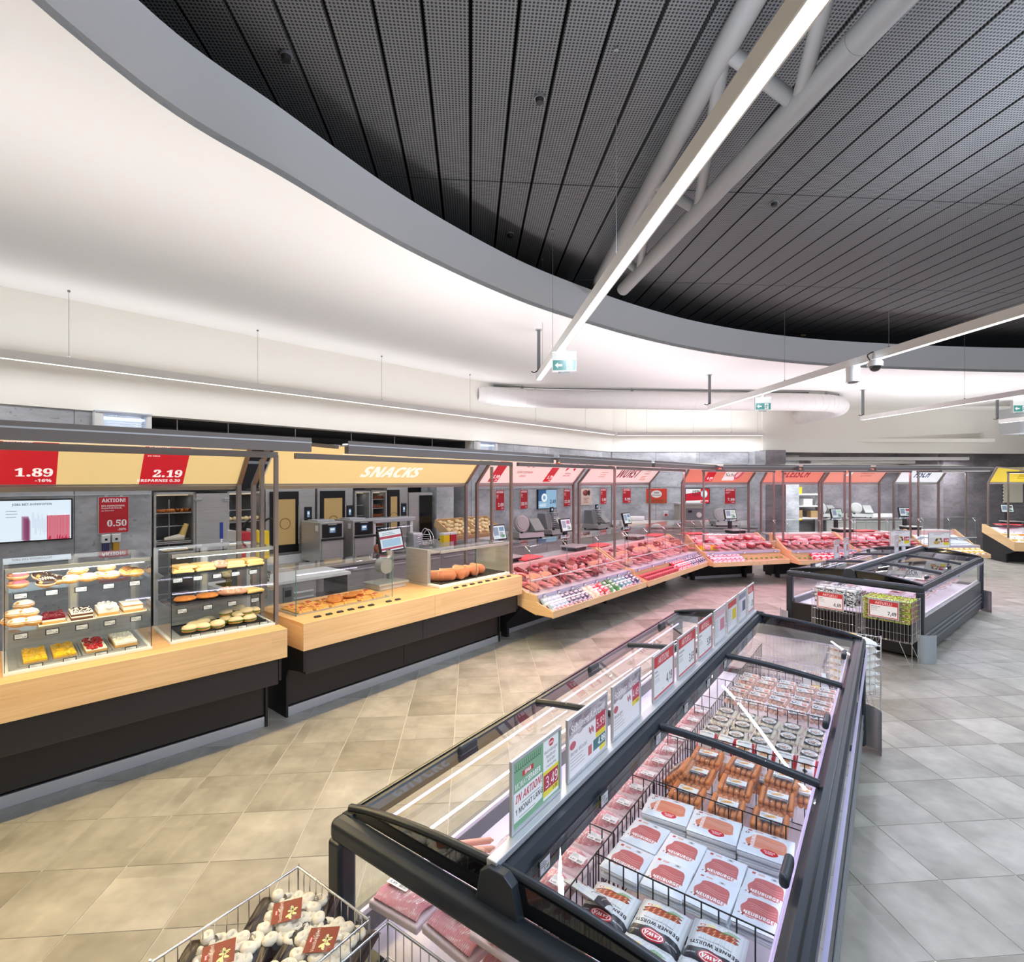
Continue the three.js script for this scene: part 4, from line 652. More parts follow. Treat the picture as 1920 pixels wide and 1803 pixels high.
  // stack of cartons and a yellow pack in the far bin
  for (let k = 0; k < 3; k++) { const o = thing('food_carton', `white food carton, ${['bottom', 'middle', 'top'][k]} of the stack in the far bin`, 'carton', 'F1', [3.3, .55 + .052 * k, 1.25], { turn: .08 * k }); P('carton', rbox(.2, .05, .16, 0, .025, 0, .004), trayW, o); P('print', face(.08, .1).rotateX(-Math.PI / 2).translate(.05, .051, 0), print(cv(64, 64, (x) => { fillr(x, '#c9a090', 0, 0, 64, 64); lines(x, '#8a5a4a', 6, 8, 50, 5, 10, 4); })), o); }
  const y = thing('food_carton', 'yellow topped food carton beside the white stack in the far bin', 'carton', 'F1', [3.17, .62, 1.3], { turn: .2 }); P('carton', rbox(.15, .05, .12, 0, .025, 0, .004), trayW, y); P('print', face(.13, .06).rotateX(-Math.PI / 2).translate(0, .051, -.02), print(cv(64, 64, (x) => { fillr(x, '#e8a820', 0, 0, 64, 64); oval(x, '#f4d060', 32, 30, 26, 14); })), y);
}

// ---------- framed price signs ----------
function frameSign(label, f, u, y, w, W, H, tex, o = {}) {
  const t = thing('price_sign', label, 'price sign', f, [u, y, w], { turn: o.turn ?? 0, group: o.group });
  const b = .011; P('sign_frame', [slab(-W / 2, W / 2, 0, b, -.004, .006), slab(-W / 2, W / 2, H - b, H, -.004, .006), slab(-W / 2, -W / 2 + b, b, H - b, -.004, .006), slab(W / 2 - b, W / 2, b, H - b, -.004, .006)], M.alu, t);
  P('sheet', face(W - 2 * b, H - 2 * b, 0, H / 2, .002), tex, t); P('back_sheet', slab(-W / 2 + b, W / 2 - b, b, H - b, -.002, 0), M.plasticW, t); 
  P('foot', pane(-W * .35, W * .35, -.022, 0, -.003, .004), M.glass, t); return t;
}
const pt = (c) => print(cv(480, 340, c), { roughness: .4 });
const aktuell = (head, price, l1, l2) => pt((x, w, h) => { fillr(x, '#cf3a3e', 0, 0, w, h); fillr(x, '#f3f4f4', 14, 96, w - 28, h - 110); txt(x, head, w / 2, 78, 74, '#fff', { align: 'center', sx: .92, weight: 'normal', font: 'sans-serif' }); txt(x, l1, 30, 140, 28, '#333', { sx: .9 }); txt(x, l2, 30, 172, 26, '#333', { sx: .9, weight: 'normal' }); lines(x, '#999', 30, 188, 140, 3, 14, 3); txt(x, price, w - 28, h - 56, 104, '#222', { align: 'right', sx: .72 }); lines(x, '#aaa', w * .42, h - 34, 70, 1, 9, 5); });
const sparer = pt((x, w, h) => {
  fillr(x, '#7fb08a', 0, 0, w, h); fillr(x, '#f4f6f5', 10, 160, 280, h - 190); x.fillStyle = '#7fb08a'; x.beginPath(); x.moveTo(290, h - 40); x.lineTo(290, h); x.lineTo(10, h); x.lineTo(10, h - 12); x.fill(); fillr(x, '#f4f5f5', 302, 8, w - 310, h - 16);
  x.strokeStyle = '#2f4a3c'; x.lineWidth = 4; for (let i = 0; i < 13; i++) { x.beginPath(); x.arc(24 + i * 20, 46, 8, 0, Math.PI); x.stroke(); x.beginPath(); x.moveTo(32 + i * 20, 46); x.lineTo(32 + i * 20, 22); x.stroke(); }
  fillr(x, '#c8343c', 90, 74, 110, 28); txt(x, 'SPAR', 145, 97, 26, '#fff', { align: 'center', weight: '900' }); txt(x, 'MONATS', 20, 148, 42, '#f0f6f2', { sx: .8, weight: 'normal' }); txt(x, 'SPARER', 150, 148, 42, '#fff', { sx: .82 });
  txt(x, 'IN AKTION!', 24, 218, 56, '#c32c3c', { sx: .86, weight: 'italic bold', rot: -.02 }); fillr(x, '#555', 80, 232, 190, 3); txt(x, '1 MONAT LANG', 24, 278, 40, '#333', { sx: .92, rot: -.02 }); lines(x, '#999', 60, 296, 180, 1, 8, 4);
  oval(x, '#c8343c', 390, 36, 28, 20); txt(x, 'JAWA', 390, 43, 18, '#fff', { align: 'center' }); txt(x, 'Wurmberger', 388, 84, 26, '#444', { align: 'center', weight: 'normal' }); txt(x, 'Rostbrat-', 388, 112, 26, '#444', { align: 'center', weight: 'normal' }); txt(x, 'würstel', 388, 138, 26, '#444', { align: 'center', weight: 'normal' }); txt(x, '1 Packung 250 g', 388, 162, 15, '#777', { align: 'center' });
  fillr(x, '#ecdf3c', 302, 176, w - 310, 140); fillr(x, '#b8304a', 306, 196, w - 318, 88); txt(x, '3.49', 466, 272, 84, '#fff', { align: 'right', sx: .86, weight: 'normal' }); txt(x, '0.80', 460, 310, 28, '#5a4a10', { align: 'right' });
});
const schoener = (p, q, l) => pt((x, w, h) => {
  fillr(x, '#f2eef0', 0, 0, w, h); fillr(x, '#a89aa0', 0, 0, w, 104); for (let i = 0; i < 40; i++) oval(x, pick(['#8f8188', '#b9adb2', '#9d8f96', '#c6bcc0']), hash(i, 1, 4) * w, hash(i, 2, 4) * 100, 40, 20); txt(x, 'Schönen Advent!', 30, 84, 64, '#fbf8f8', { font: 'serif', weight: 'italic normal', sx: .84 });
  fillr(x, '#c0384e', 340, 90, 132, 110); txt(x, p, 462, 176, 74, '#fff', { align: 'right', sx: .8, weight: 'normal' }); fillr(x, '#ecd93c', 340, 200, 132, 34);
  if (q) { fillr(x, '#3f7a80', 306, 236, 166, 70); txt(x, q, 466, 292, 62, '#fff', { align: 'right', sx: .8 }); fillr(x, '#ecd93c', 390, 306, 82, 30); fillr(x, '#c86a6a', 240, 246, 46, 60); } else txt(x, '0.50', 462, 228, 26, '#5a4a10', { align: 'right' });
  oval(x, '#c8606a', 52, 160, 36, 24); txt(x, l, 24, 220, 34, '#555', { weight: 'normal', sx: .86 }); lines(x, '#aaa', 24, 236, 180, 4, 20, 4); for (let i = 0; i < 4; i++) fillr(x, '#b0384a', 250 + 16 * i, 130 + 14 * (i % 2), 12, 34);
});
const plainS = (c, c2) => pt((x, w, h) => { fillr(x, '#e7e5e8', 0, 0, w, h); fillr(x, c, 20, 14, w - 40, 70); fillr(x, c2, w * .5, 120, w * .42, 130); lines(x, '#aab', 24, 110, 190, 8, 24, 6); });
[['price sign with green month offer nearest the camera', .295, .315, sparer], ['price sign with grey festive header and teal second price', .672, .345, schoener('5.99', '4.99', 'Berner Würstel')], ['price sign with grey festive header and single red price', 1.056, .325, schoener('4.49', '', 'Neuburger')],
 ['red headed price sign standing fourth from the near end of the ridge', 1.545, .325, aktuell('AKTION!', '4,19', 'Puten', 'Schnitzel')], ['red headed price sign standing fifth from the near end of the ridge', 1.94, .34, aktuell('AKTUELL!', '3,69', 'Faschiertes', 'gemischt')], ['red headed price sign standing sixth from the near end of the ridge', 2.33, .33, aktuell('AKTUELL!', '5,89', 'Hühner', 'Filet')],
 ['pale pink price sheet in a frame, fourth from the ridge end', 2.7, .31, plainS('#e2b9c4', '#d88a9a')], ['price sign with red header and yellow patch on the ridge', 3.06, .31, plainS('#d0504e', '#e6cf3c')], ['dark picture price sign between the yellow patch and end signs', 3.4, .29, plainS('#8f8ea4', '#6a6c84')], ['furthest red headed price sign at the ridge end', 3.72, .25, aktuell('AKTUELL!', '2,29', 'Puten', 'Wurst')],
].forEach(([l, u, W, tex]) => frameSign(l, 'F1', u, 1.024, .72, W, .24, tex));
[[.19, 'nearest the camera'], [.62, 'under the festive sign with two prices'], [1.2, 'under the third festive sign'], [1.62, 'under the fourth price sign'], [2.05, 'under the fifth price sign'], [2.45, 'further along the ridge']].forEach(([u, s]) => {
  const t = thing('shelf_label', 'small grey electronic price label on the ridge ' + s, 'price label', 'F1', [u, .925, .815]); t.rotation.x = 0;
  P('case', rslab(-.032, .032, -.005, .045, -.004, .004, .002, 1), M.anthDark, t); P('display', face(.056, .042, 0, .02, .0048), print(cv(96, 72, (x) => { fillr(x, '#c9ccd0', 0, 0, 96, 72); lines(x, '#444', 6, 8, 60, 3, 12, 5); txt(x, '3,49', 90, 64, 28, '#222', { align: 'right' }); })), t);
});
// second freezer: goods seen through the lids and its signs
{
  let k = 0;
  for (let r = 0; r < 7; r++) for (let c = 0; c < 2; c++) pack('mince', `mince tray in the further freezer, ${ORD[r]} row back, ${c ? 'nearer the right side' : 'nearer the ridge'}`, 'F2', [.35 + .45 * r, .55, 1.0 + .28 * c], { turn: rr(-.2, .2) });
  for (let r = 0; r < 5; r++) pack('fillet', `meat tray in the left half of the further freezer, ${ORD[r]} from the near end`, 'F2', [.3 + .5 * r, .55, .4], { turn: rr(-.3, .3) });
  for (let c = 0; c < 4; c++) pack('pink', `pink sausage pack behind the near glass of the further freezer, ${ORD[c]} from the left`, 'F2', [.14, .68, .9 + .16 * c], {});
  const picS = (p) => pt((x, w, h) => { fillr(x, '#f0eeea', 0, 0, w, h); lines(x, '#c9a', 120, 24, 240, 2, 20, 8); fillr(x, '#e2dccf', 20, 110, 300, 180); for (let i = 0; i < 9; i++) oval(x, pick(['#3a2f2c', '#6a3a2c', '#b0622e', '#d8b25c']), 50 + hash(i, 6, 1) * 250, 130 + hash(i, 7, 1) * 120, 26, 20); oval(x, '#c9a25a', 180, 230, 70, 40); fillr(x, '#c0344a', 340, 130, 126, 90); txt(x, p, 460, 200, 60, '#fff', { align: 'right', sx: .8 }); fillr(x, '#e8d83c', 340, 220, 126, 70); });
  frameSign('price sign with food picture on the left of the further freezer', 'F2', 2.55, 1.1, .72, .36, .26, picS('5.99'), { turn: -.6 }); frameSign('price sign with food picture on the right of the further freezer', 'F2', 3.2, 1.06, 1.1, .4, .26, picS('4.99'), { turn: -.6 });
  frameSign('small white price sign left of the further ridge, nearest', 'F2', .85, 1.02, .35, .2, .28, plainS('#e2b9b4', '#d88a7a')); frameSign('small white price sign left of the further ridge, second', 'F2', 1.25, 1.02, .35, .2, .28, plainS('#e6c0b8', '#d08a80'));
  frameSign('narrow price sign standing on the further ridge, third', 'F2', 2.35, 1.02, .72, .2, .28, plainS('#d8c0c4', '#c9a0a0')); frameSign('narrow price sign standing on the further ridge, last', 'F2', 2.75, 1.02, .72, .2, .28, plainS('#d8c0c4', '#d0b0a0'));
}
// ---------- wire baskets ----------
function wireBasket(label, f, u, w, W, D, top, bot, o = {}) {      // W along the w axis, D along u
  const t = thing('wire_basket', label, 'basket', f, [u, 0, w]), m = M.chrome, r = .0032;
  const corner = [[0, 0], [D, 0], [D, W], [0, W]];
  const side = (a, b, n) => { const l = []; for (let i = 1; i < n; i++) { const x = a[0] + (b[0] - a[0]) * i / n, z = a[1] + (b[1] - a[1]) * i / n; l.push([[x, bot, z], [x, top, z]]); } for (const y of o.rows ?? [bot, bot + .1, (bot + top) / 2, top - .06]) l.push([[a[0], y, a[1]], [b[0], y, b[1]]]); return l; };
  corner.forEach((a, i) => { const b = corner[(i + 1) % 4], n = Math.round(Math.hypot(b[0] - a[0], b[1] - a[1]) / (o.pitch ?? .035)); P('wire_side', wires(side(a, b, n), .0019), m, t); P('top_rim', rod([a[0], top, a[1]], [b[0], top, b[1]], .0042, 6), m, t); });
  corner.forEach(([x, z]) => { P('corner_wire', rod([x, .02, z], [x, top + .01, z], r, 6), m, t); });
  const fl = []; for (let i = 0; i <= 8; i++) fl.push([[D * i / 8, bot, 0], [D * i / 8, bot, W]]); for (let i = 0; i <= 8; i++) fl.push([[0, bot, W * i / 8], [D, bot, W * i / 8]]); P('wire_floor', wires(fl, .0019), m, t);
  Q('leg', [wires([[[.01, bot, W * .75], [.0, .0, W]], [[0, 0, W], [0, bot, W]], [[0, 0, W], [.02, 0, W]]], .0035), wires([[[.01, bot, W * .25], [0, 0, 0]], [[0, 0, 0], [0, bot, 0]]], .0035), wires([[[D, bot, W * .75], [D, 0, W]], [[D, 0, W], [D, bot, W]]], .0035), wires([[[D, bot, W * .25], [D, 0, 0]], [[D, 0, 0], [D, bot, 0]]], .0035)].map((l) => join(l)), m, t);
  return t;
}
wireBasket('wire basket of bagged white biscuits at the bottom left of the photo', 'F1', -.61, -.03, .395, .47, .77, .3, { rows: [.3, .42, .54, .66] });
wireBasket('wire basket with brown iced biscuit beside the biscuit bags, cut by the photo edge', 'F1', -.61, .42, .4, .5, .77, .3, { rows: [.3, .42, .54, .66] });
wireBasket('wire basket filled with black and white tins by the further freezer', 'F2', -.48, .5, .5, .36, .77, .3);
wireBasket('wire basket filled with red and green snack packs by the further freezer', 'F2', -.48, 1.06, .5, .36, .77, .3);
wireBasket('wire basket with yellow and white bags at the far end of the near freezer', 'F1', 4.0, 1.25, .4, .32, .82, .4);
{ // dark ribbed inserts and price signs on the two baskets
  for (const [w, s] of [[.53, 'tin basket'], [1.09, 'snack basket']]) { const t = thing('ribbed_insert', 'black ribbed insert in the lower half of the ' + s, 'insert', 'F2', [-.46, .31, w]); for (let i = 0; i < 11; i++) P('rib', rslab(0, .012, 0, i < 20 ? .2 : .1, .012 + .04 * i, .034 + .04 * i, .002, 1), M.black, t); P('rib_back', slab(.02, .03, 0, .2, 0, .45), M.anthDark, t); }
  for (const [w, l, p, a, b] of [[.72, 'red headed price sign reading 4,69 on the tin basket', '4,69', 'Lindt', 'Extra Fein'], [1.29, 'red headed price sign reading 7,49 on the snack basket', '7,49', 'Wieselburger', 'Burgträger']]) frameSign(l, 'F2', -.5, .55, w, .31, .215, aktuell('AKTUELL!', p, a, b), { turn: -Math.PI / 2 });
}
{ // basket contents
  const biscuitM = std({ color: 0xf6ead0, roughness: .6 }), brownBag = std({ color: 0x2a1c18, roughness: .35 });
  const card = print(cv(256, 256, (x, w, h) => { fillr(x, '#8e3a24', 0, 0, w, h); fillr(x, '#c8343c', 100, 24, 60, 24); txt(x, 'SPAR', 130, 42, 18, '#fff', { align: 'center' }); txt(x, 'Vanillekipferl', 128, 88, 36, '#f4e8d8', { align: 'center', font: 'serif', weight: 'italic normal' }); for (let i = 0; i < 6; i++) oval(x, '#f2e69a', 100 + 50 * Math.cos(i), 170 + 26 * Math.sin(i * 1.2), 30, 14, i); x.strokeStyle = '#2a1a12'; x.lineWidth = 4; for (let i = 0; i < 8; i++) { x.beginPath(); x.moveTo(130, 176); x.lineTo(130 + 60 * Math.cos(i * .8), 176 + 50 * Math.sin(i * .8)); x.stroke(); } }));
  const bagDef = new THREE.Group();
  P('bag_back', pillow(.225, .22, .012, { seed: 4 }), brownBag, bagDef); P('bag_end', pillow(.215, .045, .03, { seed: 5 }).translate(0, 0, -.108), brownBag, bagDef); P('bag_end', pillow(.215, .035, .026, { seed: 6 }).translate(0, 0, .106), brownBag, bagDef);
  for (let i = 0; i < 25; i++) { const a = (i % 5 - 2) * .037 + rr(-.008, .008), b = (Math.floor(i / 5) - 2) * .034 + rr(-.008, .008); P('biscuit', bumpy(new THREE.TorusGeometry(i % 3 ? .013 : .016, i % 3 ? .0115 : .0105, 9, 16, i % 3 ? 6.283 : 4.2), .0012, 320, i).scale(1, .8, 1).rotateX(Math.PI / 2).rotateY(rr(0, 6)).translate(a, .02 + rr(0, .012), b), biscuitM, bagDef); }
  P('film', topFilm(.2, .22, .044, { seed: 7 }), M.film, bagDef); P('label_card', face(.085, .085).rotateX(-Math.PI / 2).rotateY(.3).translate(0, .048, -.01), card, bagDef);
  bagDef.name = 'biscuit_bag'; bagDef.userData = { category: 'bag', group: 'biscuit bags in the wire basket' };
  [[-.25, .1, 'far left corner', .1], [-.25, .29, 'corner nearest the freezer', -.15], [-.46, .08, 'left side towards the camera', .2], [-.45, .28, 'right side towards the camera', .5]].forEach(([u, w, s, tn]) => { copy(bagDef, 'brown bag of white ring biscuits on top in the ' + s, 'F1', [u, .695, w], { turn: tn + .55, scale: 1.06 }); copy(bagDef, 'biscuit bag underneath the one in the ' + s, 'F1', [u, .6, w], { turn: tn }); });
  const heart = thing('iced_biscuit', 'large brown iced biscuit in clear wrap in the right hand basket', 'biscuit', 'F1', [-.32, .66, .6], { turn: .6 });
  P('dough', rbox(.17, .02, .2, 0, .01, 0, .01, 3), std({ color: 0x8a4a20, roughness: .6 }), heart); for (let i = 0; i < 14; i++) P('icing_dot', ball(.008 + .004 * hash(i, 1, 1), (hash(i, 2, 3) - .5) * .11, .022, (hash(i, 3, 3) - .5) * .14, 8), [col(0xf4f4f0), col(0xc8242c), col(0x2f7a3a), col(0xe8c02c)][i % 4], heart); P('film', topFilm(.22, .26, .04, { seed: 3 }), M.film, heart);
  [[-.3, .5, 'left'], [-.3, .72, 'right'], [-.5, .6, 'front']].forEach(([u, w, s]) => { const b = thing('wrapped_bag', `clear crumpled bag of sweets at the ${s} of the iced biscuit`, 'bag', 'F1', [u, .6, w], { turn: rr(0, 2) }); P('sweets', rowOf(8, () => ball(.018, rr(-.06, .06), .025, rr(-.06, .06), 8)), col(0x8a5040, .5), b); P('film', topFilm(.2, .2, .06, { seed: 12, wrinkle: 2 }), M.film, b); });
  // tins and snacks
  const tinP = print(cv(256, 128, (x, w, h) => { fillr(x, '#f0f0ee', 0, 0, w, h); for (let i = 0; i < 40; i++) oval(x, '#15151a', hash(i, 1, 7) * w, hash(i, 2, 7) * h, 14, 9, i); }));
  for (let i = 0; i < 8; i++) { const o = thing('patterned_tin', `black and white spotted tin, ${ORD[Math.floor(i / 2)]} from the left in the ${i % 2 ? 'rear' : 'front'} row of the basket`, 'tin', 'F2', [-.38 + .16 * (i % 2), .7, .565 + .12 * Math.floor(i / 2)]); const g = new THREE.CylinderGeometry(.052, .052, .09, 20); g.translate(0, .045, 0); P('tin_body', g, tinP, o); P('lid', cyl(.054, .012, 0, .088, 0, 20), M.plasticW, o); P('wrap', topFilm(.12, .12, .1, { seed: i, wrinkle: 2 }).translate(0, .04, 0), M.film, o); }
  for (let i = 0; i < 8; i++) { const o = thing('patterned_tin', `spotted tin in the lower layer, ${ORD[Math.floor(i / 2)]} from the left in the ${i % 2 ? 'rear' : 'front'} row`, 'tin', 'F2', [-.4 + .16 * (i % 2), .6, .565 + .12 * Math.floor(i / 2)]); const g = new THREE.CylinderGeometry(.052, .052, .09, 20); g.translate(0, .045, 0); P('tin_body', g, tinP, o); P('lid', cyl(.054, .012, 0, .088, 0, 20), M.plasticW, o); }
  const snackP = print(cv(256, 192, (x, w, h) => { fillr(x, '#b9c83a', 0, 0, w, h); for (let i = 0; i < 60; i++) oval(x, pick(['#5a7a20', '#d8e060', '#e8ec9a', '#7a9428']), hash(i, 1, 8) * w, hash(i, 2, 8) * h, 12, 12); for (let i = 0; i < 4; i++) fillr(x, '#8a3a34', 40, 40 + 28 * i, 176, 20); fillr(x, '#e8e8e0', 120, 70, 44, 40); }));
  let q = 0; for (let y = 0; y < 4; y++) for (let c = 0; c < 3; c++) for (let d = 0; d < 2; d++) { const o = thing('snack_pack', `green and red snack pack, ${['bottom', 'second', 'third', 'top'][y]} layer, ${['left', 'middle', 'right'][c]} stack, ${d ? 'rear' : 'front'}`, 'pack', 'F2', [-.38 + .17 * d, .51 + .066 * y, 1.145 + .16 * c], { turn: rr(-.08, .08) - 1.57, group: 'snack packs' }); P('pack_body', rbox(.15, .058, .155, 0, .029, 0, .012, 2), std({ color: 0x9a3f36, roughness: .4 }), o); P('printed_top', pillow(.152, .157, .012, { n: 6 }).translate(0, .055, 0), snackP, o); P('printed_front', face(.148, .054, 0, .029, .079), snackP, o); }
  const bagP = print(cv(128, 96, (x, w, h) => { fillr(x, '#f2efe6', 0, 0, w, h); fillr(x, '#e8b828', 10, 10, 108, 30); lines(x, '#8a7a5a', 14, 50, 90, 3, 12, 5); }));
  for (let i = 0; i < 7; i++) { const o = thing('flour_bag', `yellow and white bag, ${ORD[i]} from the bottom of the basket stack`, 'bag', 'F1', [4.16, .42 + .06 * i, 1.45], { turn: rr(-.2, .2) - .6 }); P('bag', pillow(.26, .3, .055, { seed: i }), bagP, o); P('seam', slab(-.12, .12, .004, .01, .145, .16), M.plasticW, o); }
}
// ---------- glass pastry cases on the bakery counter ----------
function glassCase(label, u0, u1, w0, w1, y0, y1, shelves, f) {
  const t = thing('display_case', label, 'display case', f, [u0, y0, w1]), L = u1 - u0, D = w1 - w0, H = y1 - y0, g = .006;   // local: x 0..L, z -D..0
  P('front_glass', pane(g, L - g, .02, H, -g, 0), M.glass, t); Q('side_glass', [pane(0, g, .02, H, -D, 0), pane(L - g, L, .02, H, -D, 0)], M.glass, t);
  P('top_glass', pane(0, L, H, H + g, -D, 0), M.glass, t); P('base', rslab(-.006, L + .006, 0, .022, -D, .006, .003, 1), M.plasticW, t);
  Q('front_corner', [slab(-.001, .003, .02, H, -.003, .003), slab(L - .003, L + .001, .02, H, -.003, .003)], M.anthDark, t);
  P('front_top_rail', rslab(0, L, H - .03, H - .002, -.03, -.007, .003, 1), M.steel, t); Q('rear_frame', [slab(0, L, .02, .05, -D, -D + .015), slab(0, L, H - .03, H, -D, -D + .015)], M.alu, t);
  Q('rear_post', [slab(0, .03, .02, H, -D, -D + .02), slab(L / 2 - .03, L / 2 + .03, .02, H, -D, -D + .012), slab(L - .03, L, .02, H, -D, -D + .02)], M.alu, t);
  P('rear_door', pane(.03, L / 2, .05, H - .03, -D + .002, -D + .006), M.glass, t); P('rear_upstand', slab(.03, L - .03, .03, .2, -D + .02, -D + .026), M.steel, t); P('rear_door_frame', slab(L / 2 - .02, L / 2 + .02, .2, H - .03, -D + .008, -D + .016), M.plasticW, t); P('deck', slab(.02, L - .02, .022, .03, -D + .03, -.02), M.steel, t);
  for (const [y, zf] of shelves) { P('glass_shelf', pane(.02, L - .02, y - y0 - .012, y - y0 - .005, -D + .05, -zf), M.glass, t); P('shelf_rail', pane(.02, L - .02, y - y0 - .02, y - y0 + .002, -zf, -zf + .004), M.glass, t); Q('shelf_bracket', [prof([[-D + .03, y - y0 - .015], [-.3, y - y0 - .015], [-D + .03, y - y0 - .08]], .012, .018), prof([[-D + .03, y - y0 - .015], [-.3, y - y0 - .015], [-D + .03, y - y0 - .08]], L - .018, L - .012)], M.alu, t); }
  P('led_strip', slab(.04, L - .04, H - .036, H - .031, -.026, -.012), M.glow, t); area(t, L - .1, .012, NEUTRAL, CASE_LIGHT * 4, [L / 2, H - .04, -.02], -Math.PI / 2 + .55);
  return t;
}
glassCase('glass pastry case nearest the camera holding doughnuts and cream cakes', .02, .8, -.78, -.16, .93, 1.61, [[1.19, .1], [1.44, .16]], 'C1');
glassCase('glass pastry case holding cheese bakes and filled rolls', .93, 1.69, -.8, -.185, .93, 1.61, [[1.19, .1], [1.42, .16]], 'C1');
const tagTex = print(cv(128, 64, (x) => { fillr(x, '#3a3c40', 0, 0, 128, 64); fillr(x, '#d5d8da', 8, 6, 112, 52); lines(x, '#777', 14, 14, 60, 3, 11, 4); txt(x, '1,29', 114, 50, 22, '#222', { align: 'right' }); }));
function label(lab, f, u, y, w, o = {}) { const t = thing('price_tag', lab, 'price tag', f, [u, y, w], { group: o.group }); P('tag_holder', rslab(-.036, .036, -.02, .02, -.003, .003, .002, 1), M.anthDark, t); P('tag_face', face(.068, .036, 0, 0, .004), tagTex, t); return t; }
{
  const A = ['left', 'second', 'middle', 'fourth', 'right'];
  for (let i = 0; i < 5; i++) { label(`price tag under the top shelf of the doughnut case, ${A[i]} of five`, 'C1', .1 + .155 * i, 1.41, -.29 + .0); label(`price tag under the middle shelf of the doughnut case, ${A[i]} of five`, 'C1', .1 + .155 * i, 1.155, -.24); label(`price tag under the top shelf of the cheese bake case, ${A[i]} of five`, 'C1', 1.0 + .14 * i, 1.39, -.31); }
  for (let i = 0; i < 4; i++) { label(`price tag at the bottom of the doughnut case, ${ORD[i]} from the left`, 'C1', .17 + .17 * i, .955, -.18); label(`price tag under the middle shelf of the cheese bake case, ${ORD[i]} from the left`, 'C1', 1.02 + .18 * i, 1.155, -.265); label(`price tag before the filled rolls, ${ORD[i]} from the left`, 'C1', 1.1 + .17 * i, .955, -.205); }
  for (const [u0, u1, s] of [[.06, .76, 'doughnut case'], [.98, 1.66, 'filled roll case']]) { const t = thing('tag_rail', 'black price tag rail along the bottom of the ' + s, 'rail', 'C1', [u0, .945, s[0] === 'd' ? -.19 : -.215]); P('rail', rslab(0, u1 - u0, -.012, .012, -.004, .004, .003, 1), M.black, t); P('rail_clip', slab(.2, .23, -.025, 0, -.003, .006), M.plasticW, t); }
}
// pastries
const bunM = std({ map: crustTex, color: 0xffe2b0, roughness: .55 }), sugarM = std({ color: 0xf7f3ea, roughness: .9 }), pinkIce = std({ color: 0xb96a80, roughness: .3 }), chocM = std({ color: 0x3a2018, roughness: .35 }), creamM = std({ color: 0xfaf4e4, roughness: .7 }), cherryM = std({ color: 0x7a1226, roughness: .18 }), jellyY = std({ color: 0xf8cc1a, roughness: .12 }), jellyR = std({ color: 0xb8161e, roughness: .15 }), cheeseM = std({ color: 0xeec476, roughness: .5 }), spongeM = std({ color: 0xd9a55c, roughness: .8 }), leafM = std({ color: 0x5b9a34, roughness: .6 }), traySilver = M.steel, paperM = std({ color: 0xf1ead6, roughness: .8 });
function bunShape(o, ice, extra) {
  P('bun', bumpy(new THREE.SphereGeometry(1, 22, 16).scale(.056, .032, .044).translate(0, .032, 0), .0015, 70, 1), bunM, o); P('bright_band', new THREE.TorusGeometry(1, .12, 8, 28).rotateX(Math.PI / 2).scale(.0515, .03, .04).translate(0, .031, 0), creamM, o);
  if (ice) P('icing', bumpy(new THREE.SphereGeometry(1, 22, 10, 0, 7, 0, 1.35).scale(.0575, .0335, .0455).translate(0, .0325, 0), .001, 90, 2), ice, o); extra && extra(o); return o;
}
const zig = (m, n = 7) => (o) => P('drizzle', tube(Array.from({ length: n * 2 }, (_, i) => [-.045 + .09 * i / (n * 2 - 1), .0665 - .012 * Math.pow(Math.abs(i / (n - .5) - 1), 2), (i % 2 ? .026 : -.026)]), .0018, 60, 5), m, o);
const sprinkle = (m) => (o) => { const l = []; for (let i = 0; i < 16; i++) { const a = rr(0, 6.28), q = rr(0, .7); l.push(ball(.0028, .05 * q * Math.cos(a), .033 + .034 * Math.sqrt(1 - q * q), .04 * q * Math.sin(a), 6)); } P('crumbs', l, m, o); };
const PR = {};
const reg = (k, name, cat, group, make) => { const o = new THREE.Group(); o.name = name; o.userData = { category: cat, group }; make(o); PR[k] = o; };
reg('pinkD', 'doughnut', 'doughnut', 'doughnuts on the top shelf', (o) => bunShape(o, pinkIce, zig(col(0x6a2438, .3), 4)));
reg('chocD', 'doughnut', 'doughnut', 'doughnuts on the top shelf', (o) => bunShape(o, chocM, (p) => { zig(creamM)(p); }));
reg('sugarD', 'doughnut', 'doughnut', 'doughnuts on the top shelf', (o) => bunShape(o, sugarM));
reg('stripeD', 'doughnut', 'doughnut', 'doughnuts on the top shelf', (o) => bunShape(o, null, zig(col(0x7a4a30, .4))));
reg('nutD', 'doughnut', 'doughnut', 'doughnuts on the top shelf', (o) => bunShape(o, chocM, sprinkle(creamM)));
const put = (k, lab, f, u, y, w, o) => copy(PR[k], lab, f, [u, y, w], o);
const S2 = 1.4455, S1 = 1.1955;
put('pinkD', 'pink iced doughnut lying below on the top shelf', 'C1', .09, S2, -.38); put('pinkD', 'pink iced doughnut stacked on another pink one', 'C1', .09, S2 + .056, -.385, { tilt: .15 });
put('nutD', 'dark chocolate doughnut with white crumbs, tilted on its side', 'C1', .2, S2 + .05, -.4, { turn: .5, tilt: .6 }); put('chocD', 'chocolate doughnut with cream zigzag at the front of the dark pile', 'C1', .225, S2, -.34, { turn: .3, tilt: .3 }); put('nutD', 'chocolate doughnut with white crumbs right of the dark pile', 'C1', .285, S2, -.38, { turn: -.4 }); put('chocD', 'chocolate doughnut with cream zigzag behind the dark pile', 'C1', .25, S2, -.47);
